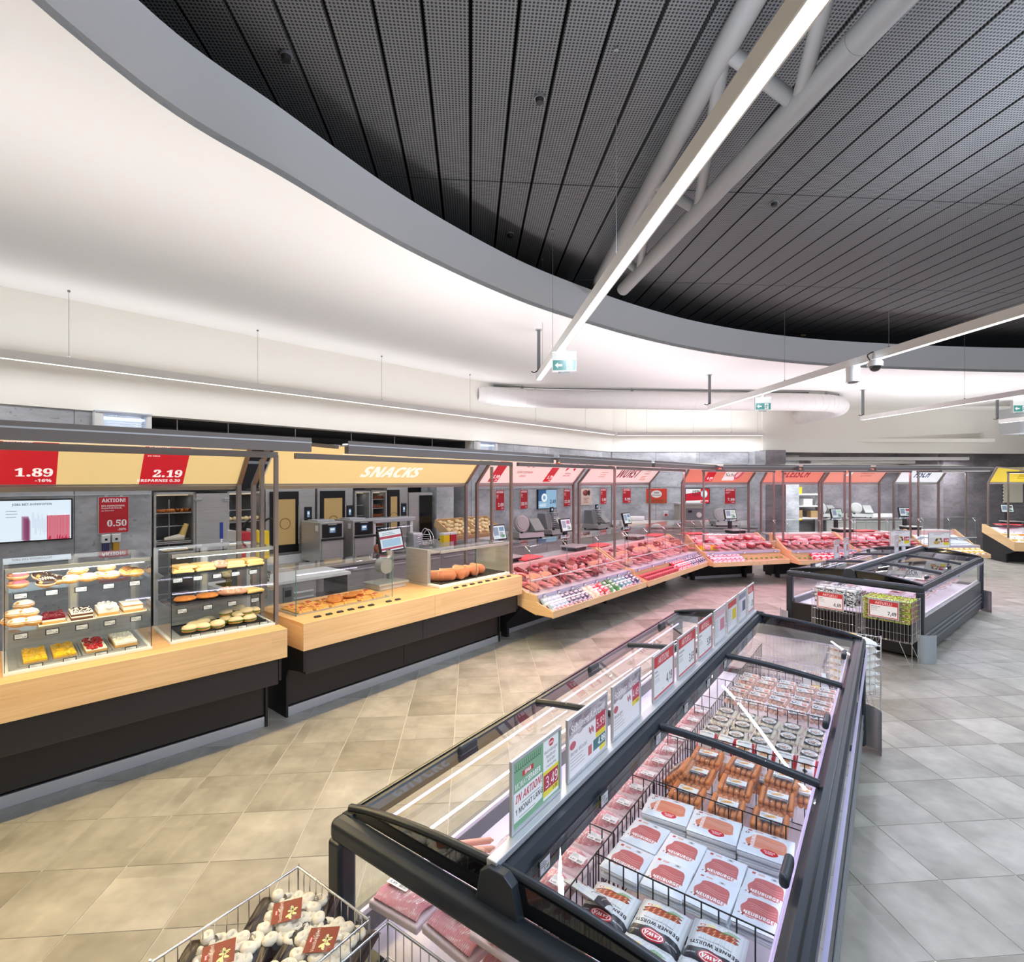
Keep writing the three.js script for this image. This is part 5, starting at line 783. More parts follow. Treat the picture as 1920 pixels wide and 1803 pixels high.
put('sugarD', 'sugared doughnut, front left of the four doughnut pile', 'C1', .36, S2, -.36, { turn: .1 }); put('sugarD', 'sugared doughnut, front right of the four doughnut pile', 'C1', .455, S2, -.36, { turn: -.1 }); put('sugarD', 'sugared doughnut on top of the four doughnut pile', 'C1', .405, S2 + .055, -.38); put('sugarD', 'sugared doughnut at the back of the four doughnut pile', 'C1', .4, S2 + .02, -.47);
put('sugarD', 'sugared doughnut, lower left of the three doughnut pile', 'C1', .53, S2, -.4, { turn: .6 }); put('sugarD', 'sugared doughnut, lower right of the three doughnut pile', 'C1', .59, S2, -.36, { turn: .1 }); put('sugarD', 'sugared doughnut on top of the three doughnut pile', 'C1', .565, S2 + .055, -.385, { turn: .2 });
put('stripeD', 'golden doughnut with brown stripes, upright at left', 'C1', .67, S2 + .02, -.37, { turn: .8, tilt: .5 }); put('stripeD', 'golden doughnut with brown stripes, lying flat at right', 'C1', .735, S2, -.36, { turn: .2 }); put('chocD', 'chocolate doughnut at the right end behind the striped ones', 'C1', .73, S2, -.47);
[[.09, 0, -.33, 'front left'], [.165, 0, -.32, 'front right'], [.06, 0, -.42, 'rear left'], [.14, .052, -.36, 'second layer right'], [.075, .05, -.38, 'second layer left'], [.12, .1, -.42, 'top']].forEach(([u, y, w, s]) => put('sugarD', `sugared doughnut in the middle shelf pile, ${s}`, 'C1', u, S1 + y, w, { turn: rr(-.3, .3), group: 'sugared doughnuts on the middle shelf' }));
function slabCake(lab, f, u, y, w, W, D, kind, turn = 0) {      // a cake cut into pieces, on a tray
  const t = thing('sheet_cake', lab, 'cake', f, [u, y, w], { turn }); P('tray', [slab(-W / 2 - .02, W / 2 + .02, 0, .004, -D / 2 - .02, D / 2 + .02), slab(-W / 2 - .02, -W / 2 - .016, .004, .014, -D / 2 - .02, D / 2 + .02), slab(W / 2 + .016, W / 2 + .02, .004, .014, -D / 2 - .02, D / 2 + .02)], kind === 'jy' || kind === 'jr' || kind === 'wh' ? traySilver : paperM, t);
  const n = 4;
  for (let i = 0; i < n; i++) { const z0 = -D / 2 + D * i / n + .001, z1 = -D / 2 + D * (i + 1) / n - .001, zc = (z0 + z1) / 2;
    const layer = (nm, a, b, m, x = 0) => P(nm, rslab(-W / 2 + x, W / 2 - x, a, b, z0, z1, .003, 2), m, t);
    const drops = (nm, m, y0, r, k) => P(nm, rowOf(k, () => ball(r * rr(.7, 1.2), rr(-W / 2 + r, W / 2 - r), y0 + rr(-.002, .003), rr(z0 + .002, z1 - .002), 8)), m, t);
    if (kind === 'cherry') { layer('sponge', .005, .02, spongeM); layer('cream', .02, .034, creamM); layer('jelly', .034, .052, cherryM); drops('cherry', cherryM, .053, .009, 14); }
    if (kind === 'choc') { layer('sponge', .005, .02, std({ color: 0x6a3a22, roughness: .8 })); layer('cream', .02, .032, creamM); layer('sponge', .032, .044, std({ color: 0x6a3a22, roughness: .8 })); layer('cream_top', .044, .056, creamM); drops('chocolate_curl', chocM, .057, .005, 12); }
    if (kind === 'snow') { layer('sponge', .005, .024, spongeM); layer('cream', .024, .058, sugarM); drops('cream_peak', sugarM, .06, .014, 9); }
    if (kind === 'cream') { layer('sponge', .005, .022, spongeM); layer('cream', .022, .046, creamM); layer('pastry', .046, .056, bunM); layer('icing', .056, .06, sugarM); }
    if (kind === 'jy') { layer('sponge', .005, .016, spongeM); layer('jelly', .016, .03, jellyY); drops('peach', std({ color: 0xf6c422, roughness: .15 }), .029, .013, 9); }
    if (kind === 'jr') { layer('sponge', .005, .018, spongeM); layer('cream', .018, .026, creamM); drops('strawberry', jellyR, .032, .011, 16); }
    if (kind === 'wh') { layer('sponge', .005, .022, spongeM); layer('cream', .022, .04, creamM); drops('white_curl', creamM, .04, .009, 12); }
  } return t;
}
slabCake('cherry topped sheet cake on the middle shelf', 'C1', .265, S1, -.37, .12, .2, 'cherry'); slabCake('cream cake with chocolate crumbs on the middle shelf', 'C1', .415, S1, -.37, .12, .2, 'choc'); slabCake('snowy cream cake with soft peaks on the middle shelf', 'C1', .565, S1, -.38, .12, .2, 'snow'); slabCake('flat white cream slice at the right of the middle shelf', 'C1', .71, S1, -.38, .12, .2, 'cream');
slabCake('yellow fruit jelly cake at the bottom left of the case', 'C1', .17, .962, -.39, .12, .32, 'jy'); slabCake('yellow fruit jelly cake beside the strawberry cake', 'C1', .32, .962, -.39, .12, .32, 'jy'); slabCake('red strawberry cake at the bottom of the case', 'C1', .49, .962, -.39, .12, .33, 'jr'); slabCake('pale white curl cake at the bottom right of the case', 'C1', .66, .962, -.39, .13, .33, 'wh');
reg('bake', 'cheese_bake', 'pastry', 'cheese bakes', (o) => { P('pastry', bumpy(rbox(.15, .022, .2, 0, .016, 0, .01, 5), .004, 50, 3), cheeseM, o); P('cheese_crust', bumpy(rbox(.13, .012, .18, 0, .028, 0, .005, 5), .004, 70, 5), std({ color: 0xf4d48a, roughness: .45 }), o); });
reg('almond', 'almond_loaf', 'pastry', 'bakes', (o) => { P('loaf', bumpy(new THREE.SphereGeometry(1, 20, 14).scale(.07, .034, .1).translate(0, .03, 0), .002, 60, 2), std({ color: 0xc89070, roughness: .6 }), o); P('almonds', rowOf(60, () => { const a = rr(0, 6.28), q = Math.sqrt(rr(0, .95)); return ball(.007, .068 * q * Math.cos(a), .03 + .035 * Math.sqrt(1 - q * q), .098 * q * Math.sin(a), 6); }), std({ color: 0xe8c8b0, roughness: .7 }), o); });
reg('loaf', 'flat_loaf', 'bread', 'flat loaves', (o) => P('crust', bumpy(new THREE.SphereGeometry(1, 22, 14).scale(.085, .024, .085).translate(0, .022, 0), .003, 55, 4), std({ color: 0xd9a060, map: crustTex, roughness: .6 }), o));
reg('roll', 'filled_roll', 'sandwich', 'filled rolls', (o) => { P('bottom_half', bumpy(new THREE.SphereGeometry(1, 18, 10).scale(.055, .016, .045).translate(0, .014, 0), .001, 70), bunM, o); P('salad_leaf', bumpy(new THREE.CylinderGeometry(.057, .053, .006, 20, 1).translate(0, .026, 0), .006, 120, 3), leafM, o); P('ham_slice', new THREE.CylinderGeometry(.052, .052, .005, 18).translate(0, .031, 0), std({ color: 0xd88080, roughness: .4 }), o); P('top_half', bumpy(new THREE.SphereGeometry(1, 20, 10, 0, 7, 0, 1.6).scale(.056, .03, .046).translate(0, .033, 0), .001, 80, 2), std({ color: 0xf3dcae, roughness: .6 }), o); });
const bt = (lab, u, y, w, W, D) => { const t = thing('baking_tray', lab, 'tray', 'C1', [u, y, w]); P('tray_floor', slab(-W / 2, W / 2, 0, .004, -D / 2, D / 2), M.black, t); Q('tray_rim', [slab(-W / 2, W / 2, .004, .014, D / 2 - .004, D / 2), slab(-W / 2, W / 2, .004, .014, -D / 2, -D / 2 + .004)], M.black, t); };
bt('black tray under the cheese bakes on the top shelf', 1.32, 1.4255, -.44, .66, .22); bt('black tray at the left of the middle shelf', 1.13, S1, -.42, .3, .26); bt('black tray at the right of the middle shelf', 1.46, S1, -.42, .34, .26); bt('black tray under the filled rolls', 1.33, .962, -.42, .64, .32);
[[1.06, 'leftmost'], [1.2, 'second'], [1.44, 'right of the almond loaf'], [1.58, 'rightmost']].forEach(([u, s]) => { put('bake', `golden cheese bake on the top shelf, ${s}`, 'C1', u, 1.432, -.43, { turn: rr(-.2, .2) }); put('bake', `golden cheese bake stacked on the ${s} one`, 'C1', u + .01, 1.46, -.44, { turn: rr(-.3, .3), scale: .93 }); });
put('almond', 'almond covered loaf between the cheese bakes', 'C1', 1.325, 1.432, -.42);
put('loaf', 'round flat loaf at the left of the middle shelf', 'C1', 1.07, 1.2, -.4, { scale: .95 }); put('loaf', 'flat yellow loaf second on the middle shelf', 'C1', 1.23, 1.2, -.4); put('almond', 'dark nut loaf lying under another at the middle shelf', 'C1', 1.385, 1.2, -.4, { turn: .3 }); put('almond', 'dark nut loaf leaning on another at the middle shelf', 'C1', 1.44, 1.2, -.38, { turn: .5 }); put('bake', 'orange flat bake at the right of the middle shelf', 'C1', 1.57, 1.2, -.41, { turn: .2 }); put('bake', 'orange flat bake below the right middle bake', 'C1', 1.56, 1.2, -.45, { turn: 0 });
{ let i = 0; for (const [u, y, w] of [[1.08, 0, -.3], [1.17, 0, -.29], [1.13, .0, -.39], [1.2, .01, -.4], [1.28, 0, -.3], [1.26, .0, -.48], [1.37, 0, -.38], [1.42, 0, -.3], [1.38, .05, -.42], [1.46, .03, -.36], [1.53, 0, -.3], [1.55, 0, -.4], [1.52, .05, -.36], [1.6, .03, -.42], [1.49, .06, -.46]]) put('roll', `filled roll at the case bottom, ${ORD[i++]} counted from the left`, 'C1', u, .97 + y, w, { turn: rr(-.6, .6), tilt: rr(-.2, .2) }); }
// ---------- pizza tray and hot meat case on the snack counter ----------
{
  const t = thing('pizza_guard', 'open glass guard around the pizza tray on the snack counter', 'glass guard', 'C2', [.08, .93, -.28]), L = 1.08;
  P('front_glass', pane(0, L, 0, .425, -.006, 0), M.glass, t); Q('side_glass', [pane(0, .006, 0, .425, -.34, 0), pane(L - .006, L, 0, .425, -.34, 0)], M.glass, t); P('top_glass', pane(0, L, .425, .432, -.36, 0), M.glass, t); Q('glass_edge', [slab(-.002, .004, 0, .425, -.002, .003), slab(L - .004, L + .002, 0, .425, -.002, .003)], M.glassTeal, t); P('lamp_bar', rslab(0, L, .36, .4, -.42, -.36, .004, 1), M.steel, t);
  const s = thing('pizza_tray', 'steel tray frame sunk into the snack counter under the pizza', 'tray', 'C2', [.1, .93, -.3]);
  P('tray_floor', slab(0, 1.02, 0, .006, -.42, 0), M.steel, s); Q('tray_rim', [slab(-.01, 1.03, 0, .014, -.008, .004), slab(-.01, 1.03, 0, .014, -.43, -.42), slab(-.014, 0, 0, .014, -.43, 0), slab(1.02, 1.034, 0, .014, -.43, 0)], M.steel, s);
  const cheese = std({ map: crustTex, color: 0xffe0a0, roughness: .5 }), tom = std({ color: 0xb8442a, roughness: .4 });
  reg('pizza', 'pizza_slice', 'pizza', 'pizza slices on the tray', (o) => { P('crust', bumpy(rbox(.15, .022, .17, 0, .012, 0, .009, 5), .003, 55, 2), bunM, o); P('cheese', bumpy(rbox(.132, .012, .152, 0, .024, 0, .005, 5), .004, 90, 4), cheese, o); P('topping', rowOf(11, () => new THREE.SphereGeometry(.012, 8, 5).scale(1, .35, 1).translate(rr(-.055, .055), .031, rr(-.065, .065))), tom, o); });
  for (let i = 0; i < 6; i++) for (let j = 0; j < 2; j++) copy(PR.pizza, `pizza slice in the ${j ? 'rear' : 'front'} row of the tray, ${ORD[i]} from the left`, 'C2', [.19 + .165 * i, .937 + (i > 2 ? .012 * j : 0), -.39 - .17 * j], { turn: rr(-.15, .15), tilt: rr(-.04, .04) });
  [[.55, -.42], [.62, -.5], [.86, -.5], [.75, -.44]].forEach(([u, w], i) => copy(PR.loaf, `flat seeded loaf laid over the pizza slices, ${ORD[i]} from the left`, 'C2', [u, .965, w], { scale: .9, tilt: .15, turn: i }));
  for (let i = 0; i < 8; i++) { const c = thing('card_clip', `small black card clip on the snack counter edge, ${ORD[i]} before the pizza`, 'clip', 'C2', [.2 + .115 * i + (i > 5 ? .1 : 0), .93, -.13]); P('clip', prof([[0, 0], [.03, 0], [.034, .008], [.004, .012]], -.03, .03), M.black, c); P('slot', slab(-.026, .026, .009, .016, .004, .007), M.plasticG, c); }
  for (let i = 0; i < 8; i++) { const c = thing('card_clip', `small black card clip before the meat loaf case, ${ORD[i]} from the left`, 'clip', 'C2', [1.92 + .135 * i, .93, -.1]); P('clip', prof([[0, 0], [.03, 0], [.034, .008], [.004, .012]], -.03, .03), M.black, c); P('slot', slab(-.026, .026, .009, .016, .004, .007), M.plasticG, c); }
  const hc = thing('hot_case', 'steamy glass hot case with meat loaves on the snack counter', 'display case', 'C2', [1.78, .93, -.2]), K = 1.22, D = .6;
  P('front_glass', pane(.03, K, .02, .4, -.006, 0), M.glass, hc); P('top_glass', pane(0, K, .43, .436, -D, 0), M.glass, hc); P('glass_seam', slab(.6, .606, .02, .4, -.008, .001), M.glassEdge, hc);
  Q('end_frame', [rslab(-.02, .03, 0, .43, -D, -.2, .006), rslab(K, K + .015, 0, .43, -D, 0, .004, 1)], M.steel, hc); P('end_glass', pane(-.004, .002, .02, .4, -.2, 0), M.glass, hc); P('base', rslab(-.02, K + .015, 0, .03, -D, .008, .004, 1), M.plasticW, hc); P('heat_bar', rslab(.02, K, .36, .41, -.4, -.3, .006), M.alu, hc); P('tray', slab(.04, K - .03, .03, .04, -D + .05, -.04), M.black, hc); P('top_frame', rslab(.0, K, .4, .43, -.012, .004, .003, 1), M.steel, hc);
  area(hc, K - .2, .03, WARM, CASE_LIGHT * 2, [K / 2, .355, -.35], -Math.PI / 2); P('heat_lamp', slab(.1, K - .1, .357, .361, -.365, -.335), M.glowWarm, hc);
  const lm = std({ color: 0xc77a56, roughness: .4 }), cut = std({ color: 0xf0c6b8, roughness: .5 });
  reg('meatloaf', 'meat_loaf', 'meat loaf', 'meat loaves in the hot case', (o) => { P('loaf', bumpy(new THREE.CapsuleGeometry(.05, .09, 6, 16).rotateZ(Math.PI / 2).translate(0, .05, 0), .002, 50), lm, o); P('cut_face', new THREE.CylinderGeometry(.049, .049, .004, 20).rotateZ(Math.PI / 2).translate(-.094 + .02, .05, 0).rotateY(0), cut, o); P('cut_slice', new THREE.SphereGeometry(.0505, 16, 12, 0, 7, 0, 1.1).rotateZ(Math.PI / 2).translate(-.035, .05, 0), cut, o); });
  [[1.92, -.42], [2.0, -.34], [2.1, -.42], [2.16, -.33], [2.28, -.37], [2.36, -.46], [2.44, -.36], [2.6, -.4]].forEach(([u, w], i) => copy(PR.meatloaf, `brown meat loaf with pink cut face, ${ORD[i]} from the left in the case`, 'C2', [u, .97, w], { turn: -1.2 + rr(-.5, .5), scale: 1.3 }));
}
// ---------- goods on the meat counters ----------
const sausM = [0xb4525a, 0x9c3a40, 0xd08a80, 0x7c2c30].map((c) => col(c, .35)), hamC = [0xe0a0a0, 0xd88488, 0xeec4bc, 0xc86870].map((c) => col(c, .4)), redM = [0xa82430, 0xc04450, 0x8c1c28].map((c) => std({ color: c, roughness: .3 })), skinC = [0x8a3a2c, 0x5a241e, 0xc98e6a].map((c) => col(c, .4));
const MEATS = [];
for (let v = 0; v < 3; v++) {
  reg('coil' + v, 'sausage_ring', 'sausage', 'meat', (o) => { for (let i = 0; i < 3; i++) P('sausage', new THREE.TorusGeometry(.045 + .004 * i, .015, 8, 18, 4.6).rotateX(Math.PI / 2).rotateY(i * 1.4 + v).translate(.02 * i - .02, .015 + .02 * i, .01 * i), sausM[(v + i) % 4], o); });
  reg('stick' + v, 'sausage_pile', 'sausage', 'meat', (o) => { for (let i = 0; i < 5; i++) P('sausage', link(.17, .016).rotateY(rr(-.2, .2)).translate((i % 3 - 1) * .036 + (i > 2 ? .018 : 0), i > 2 ? .026 : 0, 0), sausM[(v + 1) % 4], o); });
  reg('ham' + v, 'ham_piece', 'ham', 'meat', (o) => { P('ham', bumpy(new THREE.SphereGeometry(1, 16, 12).scale(.075, .045, .06).translate(0, .042, 0), .004, 40, v), hamC[v], o); P('rind', bumpy(new THREE.SphereGeometry(1, 16, 8, 0, 7, 0, 1.1).scale(.077, .047, .062).translate(0, .042, 0), .004, 40, v), skinC[v], o); P('cut_face', new THREE.CylinderGeometry(.04, .04, .004, 18).rotateX(1.3).translate(0, .042, .056), hamC[(v + 2) % 4], o); });
  reg('slices' + v, 'sliced_meat', 'sliced meat', 'meat', (o) => { for (let i = 0; i < 6; i++) P('slice', new THREE.CylinderGeometry(.05, .05, .005, 18).rotateX(-.35).translate(rr(-.005, .005), .02 + .003 * i, -.07 + .026 * i), hamC[(v + i % 2) % 4], o); });
  reg('steak' + v, 'raw_steak', 'meat', 'meat', (o) => { for (let i = 0; i < 3; i++) P('steak', bumpy(rbox(.11, .02, .075, 0, 0, 0, .009, 4), .006, 50, v + i).rotateX(-.3).rotateY(rr(-.3, .3)).translate(0, .018 + .012 * i, -.05 + .045 * i), i === 1 ? M.meat : redM[(v + i) % 3], o); });
  reg('chunk' + v, 'raw_joint', 'meat', 'meat', (o) => { P('joint', bumpy(new THREE.SphereGeometry(1, 16, 12).scale(.08, .04, .06).translate(0, .036, 0), .008, 45, v * 2), v === 1 ? redM[0] : M.meat, o); P('fat', bumpy(new THREE.SphereGeometry(1, 14, 7, 0, 7, 0, .8).scale(.078, .043, .058).translate(0, .036, 0), .006, 45, v * 2), hamC[2], o); });
}
const PLACE = { C3: ['first sausage counter', 2.6], C4: ['second sausage counter', 3.04], C5: ['first red lit meat counter', 1.86], C6: ['second red lit meat counter', 1.58], C7: ['third red lit meat counter', 1.76], C8: ['fish counter', 1.22], CH: ['cheese counter', 1.6] };
const tagSmall = print(cv(48, 32, (x) => { fillr(x, '#f2f0f2', 0, 0, 48, 32); fillr(x, '#889', 0, 0, 48, 4); lines(x, '#666', 6, 9, 30, 2, 8, 3); }));
reg('ptag', 'price_tag', 'price tag', 'price tags', (o) => { P('tag_face', face(.05, .035, 0, .045, .002), tagSmall, o); P('stake', [slab(-.027, .027, .025, .064, -.001, .001), slab(-.003, .003, 0, .03, -.002, 0)], M.anthDark, o); });
function fillDeck(f, cols, kinds) {
  const [nm, L] = PLACE[f], rowsW = [-.85, -.73, -.61, -.5], rn = ['back', 'second', 'third', 'front'];
  rowsW.forEach((w, r) => {
    const y = .685 + (-.42 - w) / .51 * .175 + .006, off = r % 2 ? .06 : 0;
    for (let i = 0; i < cols; i++) { const k = pick(kinds[Math.min(r, 2)]) + Math.floor(rnd() * 3), u = .12 + off + (L - .24 - off) * i / (cols - 1);
      copy(PR[k], `${PR[k].name.replace(/_/g, ' ')}, ${rn[r]} row, ${ORD[i]} from left, ${nm}`, f, [u, y, w], { turn: rr(-.5, .5), tilt: .3, group: 'meat on the ' + nm, scale: rr(1.25, 1.5) }); }
    if (r < 3) for (let i = 0; i < cols; i++) copy(PR.ptag, `white price tag behind the ${rn[r + 1]} row, ${ORD[i]} from left, ${nm}`, f, [.16 + (L - .3) * i / (cols - 1), y + .01, w + .075], { tilt: -.15, group: 'price tags on the ' + nm });
  });
}
fillDeck('C3', 10, [['ham', 'stick', 'coil'], ['slices', 'ham', 'coil'], ['slices', 'stick', 'ham']]);
fillDeck('C4', 11, [['coil', 'stick', 'stick'], ['slices', 'ham'], ['slices', 'slices', 'ham']]);
fillDeck('C5', 8, [['chunk', 'steak'], ['steak', 'chunk'], ['slices', 'steak', 'chunk']]); fillDeck('C6', 7, [['steak', 'chunk'], ['steak', 'steak', 'chunk'], ['steak', 'slices']]); fillDeck('C7', 6, [['steak', 'chunk'], ['chunk', 'steak'], ['steak']]);
{ const t = thing('meat_tub', 'yellow meat tub at the left end of the first red lit counter', 'tub', 'C5', [.24, .71, -.55]); P('tub', [rslab(-.17, .17, 0, .08, -.1, .1, .01)], M.yellow, t); P('filling', bumpy(rbox(.3, .03, .17, 0, .085, 0, .012, 5), .008, 60, 2), col(0xe07a30, .4), t);
  const ice = thing('ice_bed', 'bed of white ice on the fish counter', 'ice', 'C8', [.61, .78, -.68]); ice.userData.kind = 'stuff'; const g = bumpy(rbox(1.1, .04, .46, 0, 0, 0, .018, 8), .012, 40, 2); P('ice', g.rotateX(.33), col(0xeef3fa, .35), ice);
  for (let i = 0; i < 6; i++) { const fsh = thing('fish', `silver fish on the ice, ${ORD[i]} from the left`, 'fish', 'C8', [.16 + .18 * i, .8, -.68 + .1 * (i % 2)], { turn: rr(-.4, .4) }); fsh.rotation.x = .33; P('body', new THREE.SphereGeometry(1, 16, 10).scale(.1, .018, .032).translate(0, .02, 0), col(0x9aa6b4, .25), fsh); P('tail', prof([[-.035, .018], [.035, .018], [.02, .024], [-.02, .024]], .09, .13), col(0x7c8894, .3), fsh); }
  for (let r = 0; r < 2; r++) for (let i = 0; i < 5; i++) { const c = thing('cheese_piece', `yellow cheese piece on the cheese counter, ${r ? 'rear' : 'front'} row, ${ORD[i]} from the left`, 'cheese', 'CH', [.14 + .2 * i, .58 + .11 * r, -.28 - .36 * r], { group: 'cheese pieces' }); P('cheese', prof([[-.06, 0], [.06, 0], [.06, .06], [-.06, .05]], -.07, .07, .006), [col(0xf0c860), col(0xf6e4a8), col(0xe8a83c)][i % 3], c); P('card', face(.05, .03, 0, .09, .062), tagSmall, c); }
}
// packs in the front trays
const bagTex = (a, b, c) => print(cv(128, 160, (x, w, h) => { fillr(x, a, 0, 0, w, h); x.fillStyle = b; x.beginPath(); x.moveTo(0, 20); x.lineTo(w, 0); x.lineTo(w, 64); x.lineTo(0, 84); x.fill(); oval(x, c, 60, 118, 52, 28, -.3); oval(x, b, 84, 128, 26, 12, .4); oval(x, '#f2ece2', 44, 108, 14, 7, .2); lines(x, '#f4f4f4', 20, 30, 84, 2, 14, 7); fillr(x, b, 0, 150, w, 10); for (let i = 0; i < 8; i++) fillr(x, 'rgba(60,60,70,.18)', hash(i, 4, 5) * w, 0, 4, h); }), { roughness: .3 });
const BT = { pale: bagTex('#b9c4cc', '#8fa6b4', '#a8645c'), dark: bagTex('#a9a9b4', '#3a3a52', '#7a3a44'), cream: bagTex('#d8ccb0', '#c9bfa0', '#b87a5a'), green: bagTex('#3f9a44', '#2a7a30', '#e4e8dc'), teal: bagTex('#b4c4c4', '#3f8484', '#a83a34'), red: bagTex('#d8b4b4', '#c42a34', '#8a2228'), cup: bagTex('#e6a8a8', '#d4606a', '#f2e4e0'), yel: bagTex('#e4dcc4', '#e0b428', '#8a7a5a'), pinkp: bagTex('#e4c4c6', '#b06a74', '#c4767c') };
for (const k in BT) reg('tp_' + k, k === 'cup' ? 'snack_cup' : 'meat_bag', k === 'cup' ? 'cup' : 'bag', 'packs', (o) => { if (k === 'cup') { const g = new THREE.CylinderGeometry(.03, .023, .085, 14); g.translate(0, .0425, 0); P('cup', g, BT[k], o); P('lid', cyl(.032, .006, 0, .085, 0, 14), col(0xd8545e, .4), o); } else { P('bag', pillow(.1, .15, .03, { n: 8, seed: k.length }), BT[k], o); P('header', slab(-.048, .048, .002, .006, -.085, -.07), M.plasticW, o); } });
reg('leafpack', 'herb_meat_pack', 'pack', 'packs', (o) => { P('tray', rbox(.1, .05, .14, 0, .025, 0, .01), col(0xd49a94, .4), o); P('film', topFilm(.1, .14, .03, { seed: 1 }).translate(0, .045, 0), M.film, o); for (let i = 0; i < 9; i++) P('leaf', new THREE.SphereGeometry(.02, 6, 4).scale(1, .25, .55).rotateZ(rr(-.6, .6)).rotateY(rr(0, 6)).translate(rr(-.035, .035), .085 + rr(0, .02), rr(-.06, .02)), leafM, o); });
function tray(f, list) { const [nm] = PLACE[f]; const cnt = {}; list.forEach(([k, u, row, s]) => { const key = 'tp_' + k, o = PR[key] ?? PR[k]; cnt[k] = (cnt[k] ?? 0) + 1; const up = k === 'cup' || k === 'leafpack'; copy(o, `${s}, ${row ? 'rear' : 'front'} row, ${ORD[Math.floor((cnt[k] - 1) / (up && k !== 'cup' ? 1 : 2))]} from left, ${nm}`, f, [u, .447 + (up ? .02 * row : .07 + .045 * row), -.085 - .11 * row], { turn: up ? rr(-.2, .2) : rr(-.25, .25), tilt: up ? 0 : .75, scale: k === 'cup' ? 1.25 : up ? 1.15 : 1.3, group: 'packs in the tray of the ' + nm }); }); }
const seq = (k, a, b, n, s) => { const l = []; for (let i = 0; i < n; i++) for (let r = 0; r < 2; r++) l.push([k, a + (b - a) * i / (n - 1), r, s]); return l; };
tray('C3', [...seq('pale', .12, .4, 4, 'pale blue sausage bag'), ...seq('dark', .5, .95, 5, 'dark printed sausage bag'), ...seq('cream', 1.05, 1.2, 2, 'cream sausage bag'), ...seq('red', 1.3, 1.48, 2, 'red banded bag'), ...seq('green', 1.62, 1.8, 2, 'green bag'), ...seq('teal', 1.95, 2.2, 3, 'teal banded bag'), ...seq('dark', 2.32, 2.48, 2, 'dark printed sausage bag')]);
tray('C4', [...seq('cup', .08, 1.35, 16, 'red and white snack cup'), ...seq('red', 1.5, 1.95, 5, 'red banded bag'), ...seq('dark', 2.05, 2.9, 8, 'dark printed sausage bag')]);
tray('C5', [...seq('pinkp', .1, .75, 7, 'pale pink bag'), ...seq('leafpack', .88, 1.76, 8, 'meat pack topped with green herbs').filter((q) => !q[2])]);
tray('C6', [...seq('leafpack', .1, .34, 3, 'meat pack topped with green herbs').filter((q) => !q[2]), ...seq('red', .48, 1.48, 8, 'red banded bag')]);
tray('C8', [...seq('yel', .1, 1.12, 9, 'yellow and white bag')]);
// price cards on the ledge rails
for (const [f, n] of [['C3', 8], ['C4', 6], ['C5', 3], ['C6', 3]]) for (let i = 0; i < n; i++) { const t = thing('ledge_tag', `small ledge rail tag, ${ORD[i]} from left, ${PLACE[f][0]}`, 'price tag', f, [.15 + (PLACE[f][1] - .3) * i / (n - 1), .66, -.252], { group: 'ledge tags of the ' + PLACE[f][0] }); P('tag_face', face(.055, .035, 0, 0, .004), tagSmall, t); P('holder', slab(-.03, .03, -.02, .02, -.003, .003), M.anthDark, t); }
// ---------- work benches, machines and wall fittings behind the counters ----------
function bench(lab, f, u0, u1, D = .75) { const t = thing('work_bench', lab, 'bench', f, [0, 0, 0]); P('worktop', rslab(u0, u1, .89, .93, .02, D, .004, 1), M.steel, t); P('upstand', slab(u0, u1, .93, 1.05, .012, .03), M.plasticW, t); P('carcass', slab(u0 + .02, u1 - .02, .12, .89, .04, D - .06), M.greyMetal, t); P('plinth', slab(u0 + .04, u1 - .04, 0, .12, .1, D - .12), M.black, t); const n = Math.round((u1 - u0) / .62); for (let i = 0; i < n; i++) { const a = u0 + .03 + (u1 - u0 - .06) * i / n, b = u0 + .03 + (u1 - u0 - .06) * (i + 1) / n; const d = P('cabinet_door', rslab(a + .004, b - .004, .14, .87, D - .06, D - .04, .003, 1), M.steel, t); P('handle', rslab(a + .05, b - .05, .8, .82, D - .04, D - .02, .004, 1), M.alu, d); } return t; }
bench('steel work bench under the speed ovens and slicers along the bakery wall', 'W1', 2.5, 11.7); bench('steel work bench along the back wall behind the meat counters', 'WB', 0, 3.85); bench('steel work bench in the kitchen behind the fish counter', 'WK', 2.5, 5.2, .7);
{ const t = thing('vented_cabinet', 'low steel fridge cabinet with louvred front behind the pizza tray', 'cabinet', 'C2', [.15, 0, -1.98]);
  P('body', rslab(0, 1.1, .1, .9, -.6, 0, .005, 1), M.steel, t); P('worktop', rslab(-.02, 1.6, .9, .94, -.62, .02, .004, 1), M.plasticW, t); P('door', rslab(.05, .6, .2, .86, 0, .02, .004, 1), M.steel, t); P('control', rslab(.66, .78, .2, .86, 0, .012, .003, 1), M.greyMetal, t); P('display', slab(.68, .76, .74, .82, .012, .016), M.black, t); for (let i = 0; i < 8; i++) P('louvre', prof([[.0, 0], [.02, -.012], [.02, -.004], [0, .012]], .8, 1.06).translate(0, .28 + .07 * i, 0), M.alu, t); P('open_shelf', [slab(1.1, 1.58, .6, .62, -.5, 0), slab(1.56, 1.6, .1, .9, -.6, 0)], M.steel, t); }
const uiTex = print(cv(96, 96, (x) => { fillr(x, '#0c0e12', 0, 0, 96, 96); })), ovenUI = screen(cv(128, 96, (x) => { fillr(x, '#11151d', 0, 0, 128, 96); fillr(x, '#5a7a9a', 22, 12, 84, 72); fillr(x, '#dfe8f0', 34, 24, 60, 30); lines(x, '#c0d0e0', 34, 62, 50, 2, 9, 4); }), .9);
